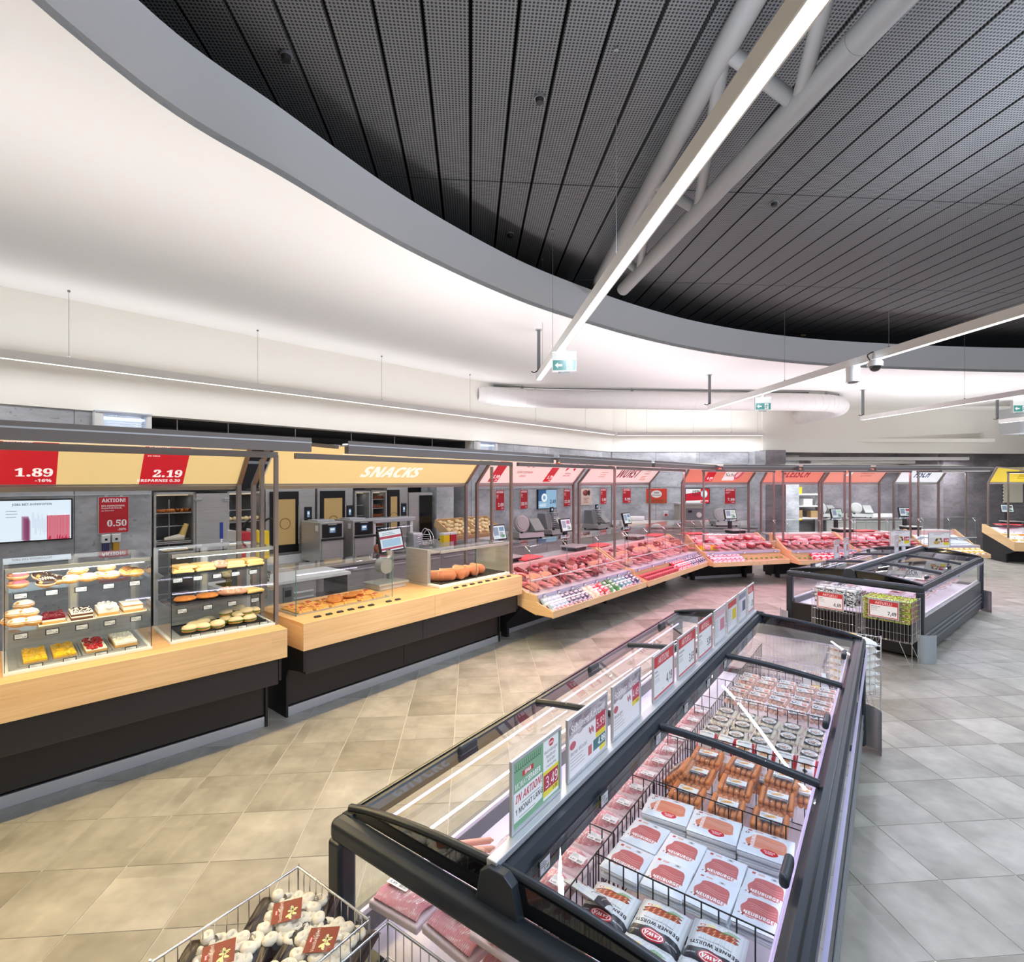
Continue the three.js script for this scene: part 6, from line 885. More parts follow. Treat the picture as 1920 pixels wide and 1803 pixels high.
[[3.32, 'nearest the yellow reflection'], [3.86, 'beside the glass rack']].forEach(([u, s], i) => { const t = thing('speed_oven', `tall narrow steel speed oven with black handle, ${s}`, 'oven', 'W1', [u, .93, .12]);
  P('body', rslab(0, .38, .03, .63, -.06, .52, .012), M.steel, t); P('feet', [cyl(.02, .03, .05, 0, .05, 10), cyl(.02, .03, .33, 0, .05, 10), cyl(.02, .03, .05, 0, .45, 10), cyl(.02, .03, .33, 0, .45, 10)], M.black, t); P('control_panel', rslab(.03, .35, .4, .6, .515, .53, .006), M.anthDark, t); P('display', face(.15, .11, .19, .51, .532), ovenUI, t); P('brand_strip', slab(.12, .26, .585, .595, .53, .532), M.alu, t); const d = P('door', rslab(.02, .36, .05, .385, .515, .545, .01), M.steel, t); P('handle', rslab(0, .38, .36, .395, .545, .585, .012, 3), M.black, d); P('side_label', slab(-.002, 0, .5, .58, .38, .46), M.plasticW, t); P('top_vent', rslab(.05, .33, .63, .65, .05, .35, .004, 1), M.alu, t); });
{ // yellow board leaning at the first speed oven's side, seen as the golden reflection
}
function proofer(lab, u0, u1, y1, inner) { const t = thing('proofing_cabinet', lab, 'cabinet', 'W1', [u0, 0, -.55]), W = u1 - u0; P('back', slab(0, W, .1, y1, -.3, -.28), M.greyMetal, t); Q('side', [slab(0, .025, .1, y1, -.3, .5), slab(W - .025, W, .1, y1, -.3, .5)], M.steel, t); Q('plate', [slab(0, W, y1 - .03, y1, -.3, .5), slab(0, W, .1, .16, -.3, .5)], M.steel, t); for (let i = 0; i < 9; i++) P('rack_rail', [slab(.03, W - .03, .3 + .18 * i, .31 + .18 * i, .3, .315), slab(.03, .05, .3 + .18 * i, .31 + .18 * i, -.25, .45)], M.alu, t); P('rack_post', rod([W * .45, .2, .32], [W * .45, y1 - .1, .32], .008, 6), M.steel, t); inner && inner(t, W); P('led', slab(.04, W - .04, y1 - .045, y1 - .035, .3, .33), M.glowWarm, t); area(t, W - .1, .03, NEUTRAL, 6, [W / 2, y1 - .06, .32], -Math.PI / 2); return t; }
const traySheet = (t, W, y) => P('baking_sheet', slab(.03, W - .03, y, y + .012, -.2, .44), M.steel, t);
const P1 = proofer('open proofing cabinet with croissants at the left of the oven wall', 1.42, 1.9, 2.02, (t, W) => { traySheet(t, W, 1.74); traySheet(t, W, 1.36); traySheet(t, W, 1.34); });
const P2 = proofer('open proofing cabinet with racks right of the steel door', 2.3, 2.8, 2.02, (t, W) => { traySheet(t, W, 1.58); });
{ const d = thing('steel_door_panel', 'closed brushed steel door between two proofing cabinets', 'door panel', 'W1', [1.9, .2, -.05]); P('leaf', rslab(0, .39, 0, 1.8, 0, .03, .004, 1), M.steel, d); Q('hinge', [rslab(-.02, .06, 1.7, 1.73, .03, .05, .004), rslab(.33, .41, 1.7, 1.73, .03, .05, .004)], M.chrome, d); Q('latch_hole', [slab(.03, .07, .95, 1.06, .03, .032), slab(.3, .34, .95, 1.06, .03, .032)], M.black, d); }
reg('croissant', 'croissant', 'pastry', 'croissants in the proofing cabinet', (o) => P('crust', bumpy(new THREE.TorusGeometry(.045, .024, 8, 14, 3.4).rotateX(Math.PI / 2).translate(0, .022, 0), .003, 120, 1), std({ color: 0xc98a3c, map: crustTex, roughness: .5 }), o));
for (let i = 0; i < 4; i++) copy(PR.croissant, `golden croissant on the upper tray, ${ORD[i]} from the left`, 'W1', [1.52 + .1 * i, 1.755, -.15], { turn: i });
reg('dinnerroll', 'bread_roll', 'bread roll', 'bread rolls', (o) => { P('crust', bumpy(new THREE.SphereGeometry(1, 14, 10).scale(.042, .03, .038).translate(0, .028, 0), .002, 80, 3), std({ color: 0xefd9a4, roughness: .65 }), o); P('score', new THREE.TorusGeometry(.03, .003, 5, 14, 2.4).rotateY(.6).translate(0, .028, 0), paperM, o); });
for (let i = 0; i < 6; i++) copy(PR.dinnerroll, `seeded bread roll on the middle tray beside the steel door, ${ORD[i]} from the left`, 'W1', [2.36 + .075 * i, 1.6, -.15], { turn: i, group: 'rolls on the proofing tray' });
{ const bg = thing('pastry_bag', 'pale yellow piping bag lying on the lower tray', 'piping bag', 'W1', [1.7, 1.375, -.15]); P('bag', rod([-.14, .03, 0], [.08, .05, 0], .02, 12, .05), paperM, bg); P('tail', rod([.06, .05, 0], [.12, .22, 0], .045, 12, .03), std({ color: 0xe8c678, roughness: .6 }), bg);
  const kn = thing('knife', 'blue handled knife standing before the steel door', 'knife', 'W1', [2.1, 1.2, .3]); P('handle', rslab(-.02, .02, .2, .42, -.012, .012, .008), M.blue, kn); P('blade', slab(-.012, .012, 0, .2, -.002, .002), M.chrome, kn); }
function oven(lab, u0, u1, y1, win, panelU) { const t = thing('baking_oven', lab, 'oven', 'W1', [u0, 0, -.4]), W = u1 - u0; P('body', rslab(0, W, .1, y1, -.4, .32, .008), M.steel, t); P('door_frame', rslab(win[0] - .06, win[1] + .06, 1.08, y1 - .04, .32, .345, .006), M.anthDark, t); P('window', slab(win[0], win[1], 1.2, y1 - .16, .345, .35), M.ovenGlow, t); P('fan_ring', new THREE.TorusGeometry(.08, .006, 8, 24).translate((win[0] + win[1]) / 2, 1.52, .352), std({ color: 0x8a6a34, roughness: .4 }), t); P('door_handle', rod([win[1] + .045, 1.2, .38], [win[1] + .045, 1.8, .38], .012, 8), M.chrome, t); P('control_panel', rslab(panelU - .06, panelU + .06, 1.5, 1.76, .32, .335, .004), M.black, t); P('display', face(.07, .14, panelU, 1.65, .337), ovenUI, t); return t; }
oven('first tall steel baking oven with glowing window, behind the sauce dispensers', 2.84, 3.62, 2.05, [.12, .44], .66); oven('second tall steel baking oven with glowing window behind the speed ovens', 3.66, 4.3, 2.05, [.1, .42], .57); oven('third narrow steel baking oven at the right of the rack cabinets', 4.98, 5.44, 2.05, [.06, .2], .36);
const P3 = proofer('open rack cabinet with empty rails between the ovens', 4.32, 4.62, 2.0, (t, W) => {}); const P4 = proofer('open rack cabinet full of brown rolls between the ovens', 4.64, 4.96, 2.0, (t, W) => { for (let i = 0; i < 5; i++) { const y = 1.2 + .16 * i; traySheet(t, W, y); P('brown_roll', rowOf(5, (k) => ball(.034, .07 + .05 * k, y + .035, .4, 10)), std({ color: 0x8a5428, roughness: .6, map: crustTex }), t); } });
{ const d = thing('steel_cupboard', 'dark steel cupboard at the right end of the oven wall', 'cupboard', 'W1', [5.45, .1, -.06]); P('body', rslab(0, .56, 0, 1.85, -.4, 0, .006), M.steel, d); P('dark_door', rslab(.24, .54, .1, 1.8, 0, .02, .004), M.gloss, d); P('handle', rod([.2, .9, .03], [.2, 1.3, .03], .01, 8), M.chrome, d); }
// sauce dispensers
[[.12, 'red', M.red], [.31, 'yellow', M.yellow]].forEach(([u, c, m]) => { const t = thing('sauce_dispenser', `${c} and white sauce dispenser with black hose at the counter gap`, 'dispenser', 'C2', [u - .1, 1.35, -1.3]); P('tank', rslab(-.07, .07, 0, .3, -.1, .1, .02, 3), m, t); P('white_back', rslab(-.09, -.071, -.02, .32, -.1, .1, .008), M.plasticW, t); P('hose', tube([[0, .3, 0], [.05, .38, 0], [.1, .42, .02], [.14, .4, .02]], .01, 14), M.black, t); P('stand', [slab(-.06, .06, -.42, 0, -.06, .06)], M.greyMetal, t); });
[[5.62, M.yellow, 'yellow'], [5.78, M.red, 'red']].forEach(([u, m, c]) => { const t = thing('sauce_dispenser', `small ${c} and white sauce box by the bread boxes`, 'dispenser', 'W1', [u, .95, .75]); P('tank', rslab(-.07, .07, 0, .26, -.06, .06, .01), m, t); P('lid', rslab(-.075, .075, .26, .3, -.065, .065, .01), M.plasticW, t); });
// wire bread basket on the service top
{ const t = thing('bread_basket', 'brown wicker bread basket with rolls behind the pastry cases', 'basket', 'C2', [.45, .94, -2.25]); P('rim', [slab(-.26, .26, .1, .12, -.16, -.145), slab(-.26, .26, .1, .12, .145, .16), slab(-.26, -.245, .1, .12, -.16, .16), slab(.245, .26, .1, .12, -.16, .16)], col(0x6a5420, .7), t); const w = []; for (let i = 0; i < 26; i++) w.push([[-.24 + .0195 * i, 0, .13], [-.25 + .0204 * i, .1, .152]]); for (const y of [.02, .05, .08]) w.push([[-.25, y, .14 + y * .1], [.25, y, .14 + y * .1]]); P('weave', wires(w, .006), col(0x8a7430, .7), t); P('floor', slab(-.25, .25, 0, .01, -.15, .15), col(0x5a4a1c, .7), t);
  for (let i = 0; i < 15; i++) copy(PR.dinnerroll, `pale roll in the wicker basket, ${ORD[i % 5]} across, ${['front', 'middle', 'rear'][Math.floor(i / 5)]} row`, 'C2', [.25 + .1 * (i % 5), 1.02 + .02 * (i % 2), -2.2 - .08 * Math.floor(i / 5)], { turn: i, scale: 1.15, group: 'rolls in the wicker basket' }); }
// glass rack with ham, toaster
{ const t = thing('heated_rack', 'white framed glass rack beside the speed ovens with brown ham inside', 'rack', 'W1', [4.35, .93, .4]); Q('post', [rslab(0, .05, 0, .58, -.05, .05, .008), rslab(.74, .8, 0, .58, -.05, .05, .008)], M.plasticW, t); P('top', rslab(-.02, .82, .55, .62, -.2, .1, .01), M.alu, t); Q('shelf', [slab(.05, .74, .28, .29, -.18, .08), slab(.05, .74, .05, .06, -.18, .08)], M.steel, t); Q('upright', [rod([.3, .05, .06], [.3, .55, .06], .008, 6), rod([.52, .05, .06], [.52, .55, .06], .008, 6)], M.steel, t); P('glass', pane(.05, .74, .06, .55, .085, .09), M.glass, t);
  copy(PR.meatloaf, 'brown ham joint under the white framed rack', 'W1', [4.45, 1.0, .55], { scale: 1.5 }); }
{ const t = thing('toaster', 'chrome wire roll toaster right of the glass rack', 'toaster', 'W1', [5.2, .94, .55]); P('base', rslab(-.2, .22, 0, .08, -.15, .15, .02), M.alu, t); for (let i = 0; i < 7; i++) P('wire_loop', tube([[-.16, .08 + .035 * i, .14], [0, .1 + .035 * i, .17], [.12, .08 + .035 * i, .14]], .006, 10), M.chrome, t); P('hood', rslab(-.18, .02, .08, .34, -.14, .1, .03, 3), M.alu, t); Q('side_loop', [tube([[.14, .05, .12], [.18, .25, .1], [.14, .4, 0], [.1, .25, -.1]], .008, 16), tube([[.2, .05, .12], [.24, .25, .1], [.2, .38, 0], [.16, .25, -.1]], .008, 16)], M.chrome, t); }
// wooden bread boxes
[[5.75, 'left'], [6.45, 'right']].forEach(([u, s], k) => { const t = thing('bread_box', `tilted wooden bread box full of rolls, ${s} of the pair`, 'box', 'W1', [u, 1.22, .5]); t.rotation.x = .5; t.rotation.order = 'YXZ'; P('floor', slab(0, .66, 0, .012, -.26, .26), M.wood, t); P('front', rslab(0, .66, 0, .09, .248, .26, .002, 1), M.wood, t); P('back', rslab(0, .66, 0, .14, -.26, -.248, .002, 1), M.wood, t); Q('side', [rslab(0, .012, 0, .14, -.26, .26, .002, 1), rslab(.648, .66, 0, .14, -.26, .26, .002, 1)], M.wood, t); P('bracket', [rod([.1, -.01, .1], [.1, -.22, -.1], .012, 6), rod([.55, -.01, .1], [.55, -.22, -.1], .012, 6)], M.black, t);
  let n = 0; for (let r = 0; r < 4; r++) for (let c = 0; c < 6; c++) { const lz = .19 - .12 * r, lx = .07 + .103 * c, p = V(lx, .05 + .025 * ((c + r) % 2), lz).applyEuler(new THREE.Euler(.5, 0, 0)); copy(PR.dinnerroll, `bread roll in the ${s} wooden box, ${ORD[r]} row from the front, ${ORD[c]} across`, 'W1', [u + p.x, 1.22 + p.y, .5 + p.z], { turn: rr(0, 6), tilt: .5, scale: 1.25, group: `rolls in the ${s} wooden box` }); } });
// slicers
function slicer(lab, f, u, w, turn, tall) { const t = thing('meat_slicer', lab, 'slicer', f, [u, .93, w], { turn }), g = col(0x9c9e9b, .4, { metalness: .4 });
  P('base', prof([[-.25, .04], [.25, .04], [.22, .14], [-.2, .16]], -.32, .32, .015), g, t); Q('foot', [cyl(.025, .04, -.26, 0, -.18, 10), cyl(.025, .04, .26, 0, -.18, 10), cyl(.025, .04, -.26, 0, .18, 10), cyl(.025, .04, .26, 0, .18, 10)], M.black, t); P('blade_guard', new THREE.CylinderGeometry(.19, .19, .05, 28).rotateX(Math.PI / 2 - .25).translate(-.1, .32, -.02), g, t); P('blade', new THREE.CylinderGeometry(.165, .165, .008, 28).rotateX(Math.PI / 2 - .25).translate(-.1, .33, .022), M.steel, t); P('blade_cover', new THREE.CylinderGeometry(.14, .15, .02, 28).rotateX(Math.PI / 2 - .25).translate(-.1, .335, .03), g, t); P('carriage', prof([[-.1, .15], [.22, .15], [.24, .18], [-.02, .42], [-.1, .4]], .08, .34, .012), g, t); P('knob', cyl(.03, .03, -.25, .14, .22, 14), M.black, t);
  if (tall) { P('tower', prof([[-.2, .15], [.1, .15], [.02, .5], [-.18, .5]], -.3, -.1, .012), M.greyMetal, t); for (let i = 0; i < 8; i++) P('grid_arm', rslab(-.04, .1, .18 + .045 * i, .195 + .045 * i, .02, .1, .004), M.alu, t); P('arm_post', rod([.1, .15, .08], [.1, .56, .08], .012, 8), M.chrome, t); P('display', rslab(-.1, .04, .52, .64, .02, .05, .008), M.anthDark, t); P('display_glass', face(.11, .09, -.03, .58, .052), ovenUI, t); P('motor', rslab(.1, .32, .3, .5, -.2, 0, .03, 3), M.greyMetal, t); } return t; }
slicer('round bladed grey slicer with tilted carriage behind the first sausage counter', 'W1', 8.15, .5, -.3, false); slicer('tall automatic slicer with small display, left of the two sausage slicers', 'W1', 9.1, .45, .1, true); slicer('tall automatic slicer with small display before the pink poster', 'W1', 11.0, .45, .1, true); slicer('grey slicer with white guard beside the back wall screen', 'WB', 3.0, .5, 0, false); slicer('pale slicer in the kitchen, left one by the shelves', 'WK', 2.6, .4, .2, false); slicer('pale slicer in the kitchen, right one before the dark wall', 'WK', 3.8, .4, -.2, false);
{ const t = thing('vacuum_sealer', 'beige steel tenderiser box with round white dial on the back bench', 'machine', 'WB', [1.68, .93, .5]); P('body', rslab(0, .72, 0, .62, -.2, .2, .02), std({ color: 0xa9a79c, roughness: .4, metalness: .3 }), t); P('top_plate', rslab(-.02, .74, .6, .64, -.22, .22, .006), M.alu, t); P('front_plate', rslab(.2, .68, .18, .5, .2, .212, .006), M.greyMetal, t); P('dial', cyl(.07, .03, 0, 0, 0, 20).rotateX(Math.PI / 2).translate(.55, .32, .212), M.plasticW, t); P('switch', slab(.26, .36, .38, .44, .212, .225), M.black, t); }
{ const t = thing('paper_roll', 'pile of white wrapping paper on the back bench corner', 'paper', 'WB', [.2, .93, .45]); P('roll', new THREE.CylinderGeometry(.07, .07, .6, 20).rotateZ(Math.PI / 2).translate(.3, .2, 0), M.plasticW, t); P('holder', rslab(-.05, .65, 0, .14, -.16, .16, .01), M.plasticW, t); P('sheet_stack', rslab(.05, .7, .0, .1, .17, .3, .004), paperM, t);
  const w2 = thing('wall_box', 'small white and red wall box on the back wall', 'wall box', 'WB', [1.45, 1.18, .03]); P('case', rslab(0, .14, 0, .14, 0, .06, .01), M.plasticW, w2); P('red_label', slab(.03, .11, .0, .06, .06, .065), M.red, w2); }
// counter scales with tilted touch screens, red cutting boards
const scaleUI = (a) => screen(cv(128, 96, (x) => { fillr(x, '#dfe8ee', 0, 0, 128, 96); fillr(x, a, 70, 10, 48, 30); fillr(x, '#8a9ab0', 10, 10, 50, 60); lines(x, '#556', 70, 50, 46, 4, 10, 5); fillr(x, '#5a9a6a', 86, 66, 30, 22); }), .85), scaleR = screen(cv(160, 128, (x) => { fillr(x, '#e4ecf4', 0, 0, 160, 128); fillr(x, '#b0344a', 0, 34, 160, 16); fillr(x, '#b0344a', 0, 108, 160, 12); fillr(x, '#a8c8e0', 12, 56, 136, 46); lines(x, '#8aa', 20, 12, 110, 2, 10, 4); }), .85);
function scale(lab, f, u, w, ui, big, turn = 0) { const t = thing('counter_scale', lab, 'scale', f, [u, .967, w], { turn }); P('platter', rslab(-.2, .2, .06, .085, -.17, .17, .006), M.steel, t); P('base', rslab(-.17, .17, 0, .06, -.15, .15, .015), M.anthDark, t); P('column', rslab(-.04, .04, .05, .36, -.22, -.16, .008), M.black, t); const s = P('screen_case', rslab(-.16, .16, -.12, .12, -.02, .02, .008), M.black, t); s.position.set(0, .42, -.18); s.rotation.x = -.25; P('screen_glass', face(.28, .2, 0, 0, .0215), ui, s); return t; }
scale('scale with bluish touch screen at the left end of the first sausage counter', 'C3', .55, -1.25, scaleUI('#6a90b0'), 0); scale('scale with dark tilted touch screen between the two sausage counters', 'C3', 2.3, -1.22, scaleUI('#8a5a6a'), 0); scale('scale with tilted touch screen at the middle of the second sausage counter', 'C4', 1.9, -1.22, scaleUI('#6a7ab0'), 0); scale('scale with green patched touch screen behind the first red lit counter', 'C5', 1.5, -1.25, scaleUI('#c0d8c8'), 0); scale('scale with pale touch screen behind the third red lit counter', 'C7', .5, -1.25, scaleUI('#b0d8b0'), 0); scale('scale with red edged touch screen behind the fish counter', 'C8', .35, -1.25, scaleUI('#b05a6a'), 0); scale('black scale behind the cheese counter at the right edge', 'CH', .7, -1.3, scaleUI('#6a6a6a'), 0);
{ const t = thing('counter_scale', 'steel scale with round head and red bordered screen behind the pizza tray', 'scale', 'C2', [1.42, .93, -.75]); P('platter', rslab(-.2, .22, .05, .075, -.16, .16, .005), M.steel, t); P('base', rslab(-.18, .2, 0, .05, -.14, .14, .01), M.alu, t); P('column', rslab(.1, .17, .05, .4, -.12, -.06, .008), M.greyMetal, t); P('round_head', new THREE.CylinderGeometry(.09, .09, .12, 24).rotateX(Math.PI / 2).translate(.04, .24, -.08), M.steel, t); P('bracket', tube([[.08, .3, -.08], [.12, .36, -.08], [.1, .42, -.08]], .03, 10), M.steel, t); const s = P('screen_case', rslab(-.17, .17, -.14, .14, -.02, .02, .008), M.black, t); s.position.set(.3, .5, -.3); s.rotation.set(-.2, -.15, .06); P('screen_glass', face(.3, .25, 0, 0, .0215), scaleR, s); }
[['C3', .9, 'left part of the first sausage counter'], ['C4', .35, 'left end of the second sausage counter'], ['C4', 2.7, 'right end of the second sausage counter'], ['C5', .35, 'left end of the first red lit counter'], ['C7', 1.0, 'third red lit counter'], ['CH', .5, 'cheese counter']].forEach(([f, u, s]) => { const t = thing('cutting_board', 'red plastic cutting board, ' + s, 'cutting board', f, [u, f === 'CH' ? .96 : .985, f === 'CH' ? -1.1 : -1.16], { turn: .1 }); P('board', rslab(-.27, .27, 0, .02, -.15, .15, .006), M.redBoard, t); P('grip', rslab(-.05, .05, .02, .024, -.14, -.12, .001, 1), M.red, t); Q('foot', [slab(-.25, -.2, -.02, 0, -.1, .1), slab(.2, .25, -.02, 0, -.1, .1)], M.plasticW, t); });
// ---------- posters, screens, dispensers and insect killers ----------
function poster(lab, f, u0, u1, y0, y1, tex) { const t = thing('wall_poster', lab, 'poster', f, [(u0 + u1) / 2, (y0 + y1) / 2, .018]), W = u1 - u0, H = y1 - y0; P('board', slab(-W / 2, W / 2, -H / 2, H / 2, -.008, .004), M.plasticW, t); P('print', face(W - .008, H - .008, 0, 0, .006), tex, t); Q('clip', [slab(-W * .3, -W * .2, H / 2, H / 2 + .03, -.006, .004), slab(W * .2, W * .3, H / 2, H / 2 + .03, -.006, .004)], M.alu, t); }
const slip = (l2, l3, p, ft) => print(cv(260, 370, (x, w, h) => { priceSlip(x, 0, 0, w, h, 'AKTION!', l2, l3, p, ft); }), { roughness: .4 });
poster('red offer poster reading 0.50 beside the wall screen', 'W1', .84, 1.14, 1.54, 1.98, slip(['BIO-KORNSEMMEL'], ['Natürlich frisch,', 'aus Österreich'], '0.50', '-36%'));
[[7.69, 7.97, '2.69', 'left of the blue wall screen, first'], [8.51, 8.77, '10.90', 'left of the blue wall screen, second'], [10.18, 10.47, '12.90', 'right of the blue wall screen'], [11.88, 12.2, '5.90', 'right of the pink poster']].forEach(([a, b, p, s]) => poster(`red offer poster reading ${p} ${s}`, 'W1', a, b, 1.53, 1.97, slip(['EXTRA', 'FEIN'], ['per 100 g'], p, '-30%')));
poster('pale pink poster with meat picture on the bakery wall', 'W1', 10.95, 11.45, 1.53, 1.97, print(cv(256, 230, (x, w, h) => { fillr(x, '#ecd2c2', 0, 0, w, h); oval(x, '#7a2a2a', 110, 60, 70, 40); oval(x, '#c05050', 90, 50, 34, 20); oval(x, '#2a2220', 190, 60, 30, 40); lines(x, '#b07a6a', 60, 130, 140, 4, 20, 8); })));
poster('red offer poster reading 8.99 on the back wall', 'WB', .3, .54, 1.54, 1.96, slip(['BRATEN'], ['per kg'], '8.99', '-30%'));
poster('orange red poster with white oval on the back wall', 'WB', .97, 1.57, 1.53, 1.96, print(cv(300, 215, (x, w, h) => { fillr(x, '#d8402c', 0, 0, w, h); fillr(x, '#c0502c', 0, 150, w, 65); oval(x, '#f4f0ea', 150, 80, 78, 54); txt(x, 'AMA', 150, 74, 34, '#333', { align: 'center' }); txt(x, 'GÜTESIEGEL', 150, 106, 24, '#444', { align: 'center', sx: .9 }); txt(x, 'DAHER VERTRAUEN', 150, 178, 20, '#5a1a10', { align: 'center' }); txt(x, 'WOHER ES KOMMT', 150, 202, 20, '#5a1a10', { align: 'center' }); })));
poster('red offer poster reading 7.99 right of the red screen', 'WB', 3.21, 3.52, 1.52, 1.96, slip(['SCHINKEN'], ['per kg'], '7.99', '-40%'));
poster('red offer poster reading 5.00 in the kitchen opening', 'WK', .45, .78, 1.52, 2.02, slip(['FLEISCH'], ['per kg'], '5.00', '-30%'));
scene.children[scene.children.length - 1].position.copy(at('WK', .6, 1.77, 1.43));
function tv(lab, f, u0, u1, y0, y1, ui) { const t = thing('wall_screen', lab, 'screen', f, [(u0 + u1) / 2, (y0 + y1) / 2, .04]), W = u1 - u0, H = y1 - y0; P('case', rslab(-W / 2, W / 2, -H / 2, H / 2, -.035, .01, .005), M.black, t); P('screen_glass', face(W - .03, H - .03, 0, 0, .0115), ui, t); P('mount', slab(-.1, .1, -.1, .1, -.06, -.035), M.greyMetal, t); }
tv('large wall screen with pale advert at the left edge of the photo', 'W1', -.22, .6, 1.5, 1.97, screen(cv(640, 360, (x, w, h) => { fillr(x, '#dfeefa', 0, 0, w, h); txt(x, 'JOBS MIT AUSSICHTEN', 240, 44, 26, '#5a6a7a', { sx: .95 }); lines(x, '#9ab', 200, 90, 90, 3, 26, 6); for (let i = 0; i < 9; i++) { fillr(x, `rgba(120,40,80,${.35 - .03 * i})`, 300 + i * 5, 140 + i * 6, 46 - i * 3, 210); } for (let i = 0; i < 12; i++) fillr(x, 'rgba(180,190,210,.35)', 370 + i * 9, 100 + hash(i, 1, 5) * 80, 6, 140); fillr(x, '#c22a4a', 470, 140, 160, 220); for (let i = 0; i < 26; i++) fillr(x, 'rgba(250,250,250,.55)', 476 + i * 6, 90 + hash(i, 3, 5) * 60, 3, 230); })));
tv('blue toned wall screen reading 2.49 behind the sausage slicers', 'W1', 9.12, 9.86, 1.5, 1.97, screen(cv(320, 200, (x, w, h) => { fillr(x, '#8fb4d0', 0, 0, w, h); fillr(x, '#2f5a88', 0, 0, 130, 120); oval(x, '#e4eef4', 100, 84, 50, 46); oval(x, '#7aa4c4', 100, 84, 24, 22); txt(x, '2.49', 306, 150, 56, '#183048', { align: 'right' }); lines(x, '#e8f4fc', 20, 150, 120, 3, 14, 6); })));
tv('red and white wall screen on the back wall', 'WB', 2.08, 2.78, 1.53, 1.96, screen(cv(320, 200, (x, w, h) => { fillr(x, '#f0f0f2', 0, 0, w, h); x.fillStyle = '#c41c34'; x.beginPath(); x.moveTo(0, 70); x.lineTo(220, 40); x.lineTo(220, 160); x.lineTo(0, 170); x.fill(); fillr(x, '#d01c2c', 200, 0, 120, 200); oval(x, '#a8dce8', 250, 70, 46, 56); oval(x, '#fff', 250, 70, 34, 42); txt(x, '25%', 80, 66, 56, '#222', { rot: -.1, weight: 'italic bold' }); txt(x, 'RABATT', 90, 100, 30, '#222', { rot: -.1 }); txt(x, 'AKTION', 250, 180, 30, '#fff', { align: 'center' }); })));
[[.86, 'violet', 0x3a3668], [.96, 'yellow', 0xc89a28]].forEach(([u, c, m]) => { const t = thing('soap_dispenser', `white wall dispenser with ${c} bottle under the red poster`, 'dispenser', 'W1', [u, 1.33, .01]); P('cover', rslab(0, .085, .1, .2, 0, .08, .01), M.plasticW, t); P('bottle', rslab(.01, .075, 0, .1, .01, .07, .008), col(m, .4), t); P('lever', rod([-.005, .2, .06], [.09, .2, .06], .005, 6), M.chrome, t); P('badge', slab(.03, .055, .13, .155, .08, .083), M.black, t); });
[[.78, .57, 'left end of the oven recess'], [7.02, .6, 'right end of the oven recess']].forEach(([u, W, s], i) => { const t = thing('insect_killer', 'white framed insect lamp with blue white tubes at the ' + s, 'insect lamp', 'W1', [u, 2.72, .02]); Q('side_frame', [rslab(0, .09, 0, .27, 0, .14, .02, 3), rslab(W - .06, W, 0, .27, 0, .14, .02, 3)], M.plasticW, t); P('top_frame', rslab(0, W, .255, .285, 0, .15, .008), M.alu, t); P('bottom_frame', rslab(0, W, -.01, .012, 0, .14, .006), M.alu, t); P('back', slab(.02, W - .02, 0, .27, 0, .02), M.chrome, t); for (const y of [.08, .2]) P('lamp_tube', rod([.1, y, .08], [W - .07, y, .08], .015, 10), M.glowUv, t); const g = []; for (let k = 0; k < 9; k++) g.push([[.09, .02 + .028 * k, .13], [W - .06, .02 + .028 * k, .13]]); P('guard_wires', wires(g, .0025), M.chrome, t); });
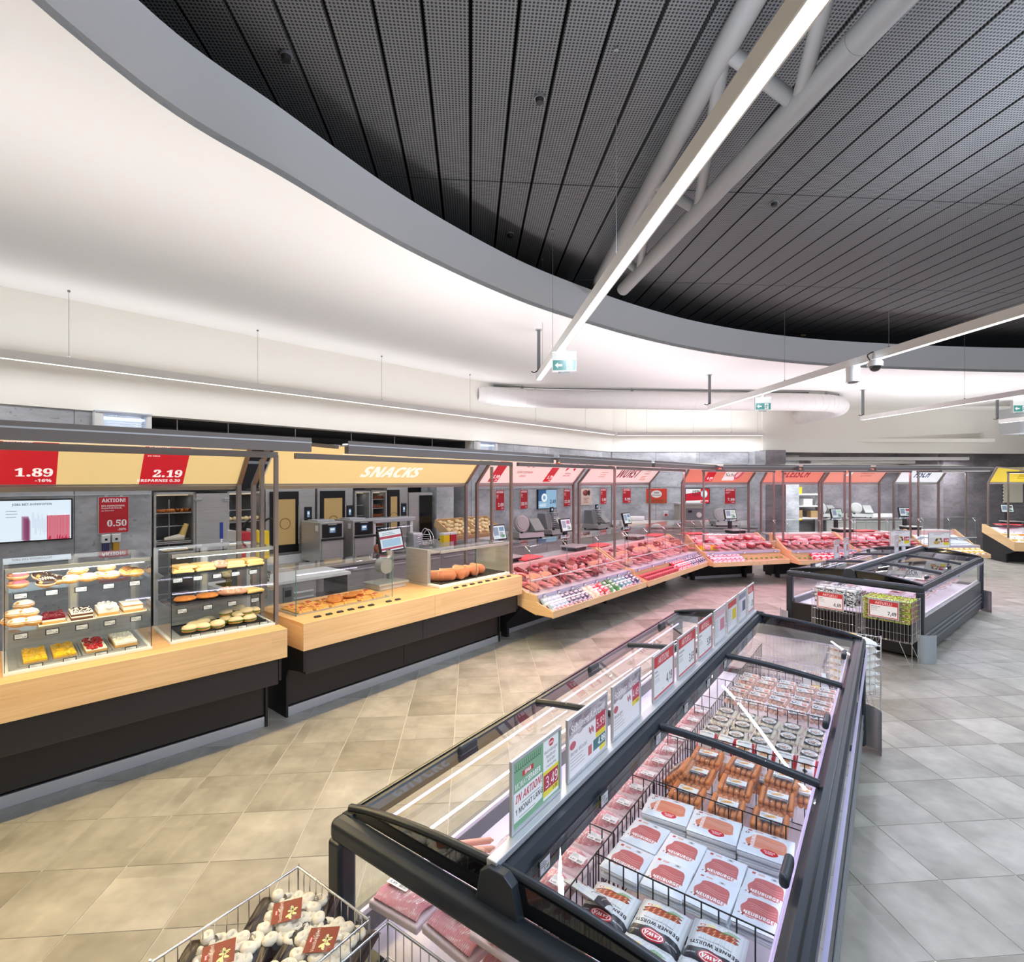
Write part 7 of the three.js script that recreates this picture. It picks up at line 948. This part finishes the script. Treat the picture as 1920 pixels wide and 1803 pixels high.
// ---------- kitchen opening on the right ----------
{ const t = thing('display_fridge', 'upright fridge with blue lit glass door in the kitchen opening', 'fridge', 'WK', [.05, 0, 1.6], {}); P('case', [slab(0, .62, 0, 1.75, -.5, -.46), slab(0, .05, 0, 1.75, -.46, 0), slab(.57, .62, 0, 1.75, -.46, 0), slab(.05, .57, 1.6, 1.75, -.46, 0), slab(.05, .57, 0, .3, -.46, 0)], M.greyMetal, t); P('glass_door', pane(.05, .57, .3, 1.6, 0, .008), M.glass, t); P('inner_light', slab(.53, .55, .35, 1.55, -.06, -.03), M.glowUv, t); for (let i = 0; i < 4; i++) P('shelf', slab(.05, .57, .5 + .28 * i, .515 + .28 * i, -.44, -.05), M.alu, t); P('handle', rod([.07, .8, .03], [.07, 1.2, .03], .01, 8), M.chrome, t); const l = area(t, .4, .6, 0x8f9cff, 2.4, [.3, 1.0, -.02], 0); 
  for (let i = 0; i < 6; i++) { const b = thing('meat_cut', `dark red meat cut in the blue lit fridge, ${ORD[i % 3]} on the ${i < 3 ? 'lower' : 'upper'} shelf`, 'meat', 'WK', [.17 + .17 * (i % 3), i < 3 ? .515 : .795, 1.35]); P('cut', bumpy(new THREE.SphereGeometry(1, 12, 9).scale(.06, .07, .08).translate(0, .07, 0), .01, 40, i), redM[i % 3], b); P('fat_edge', bumpy(new THREE.SphereGeometry(1, 12, 6, 0, 7, 0, .9).scale(.061, .072, .081).translate(0, .07, 0), .01, 40, i), hamC[2], b); }
  const s = thing('storage_shelf', 'beige shelf unit with boxes in the kitchen opening', 'shelf', 'WK', [1.5, 0, .5]); Q('upright', [slab(0, .04, 0, 1.75, -.3, .1), slab(.9, .94, 0, 1.75, -.3, .1)], M.plasticW, s); for (const y of [.9, 1.3, 1.7]) P('board', slab(0, .94, y, y + .04, -.3, .1), M.plasticW, s);
  [[1.6, 1.74, M.yellow, 'yellow box on top of the beige kitchen shelf'], [1.95, 1.34, M.plasticW, 'white box on the middle board of the kitchen shelf'], [2.2, .94, col(0xa88a60, .8), 'cardboard box on the lower board of the kitchen shelf']].forEach(([u, y, m, l]) => { const b = thing('storage_box', l, 'box', 'WK', [u, y, .45]); P('carton', rbox(.3, .2, .25, 0, .1, 0, .005), m, b); P('lid', rbox(.31, .03, .26, 0, .21, 0, .004), m, b); });
  const c = thing('storage_box', 'brown cardboard box on the bench beside the fridge', 'box', 'WK', [1.55, .93, .45]); P('carton', rbox(.4, .26, .3, 0, .13, 0, .004), col(0xa88a60, .8), c); P('tape', slab(-.2, .2, .26, .262, -.02, .02), paperM, c);
  const pb = thing('pin_board', 'beige sheet pinned to the concrete wall at the right edge', 'notice', 'O', [15.3, 1.5, -16.33]); P('board', slab(0, .6, 0, .6, -.01, .01), paperM, pb); for (let i = 0; i < 6; i++) P('ring', slab(-.02, 0, .05 + .1 * i, .09 + .1 * i, -.01, .01), M.black, pb); }
renderer.render(scene, camera);
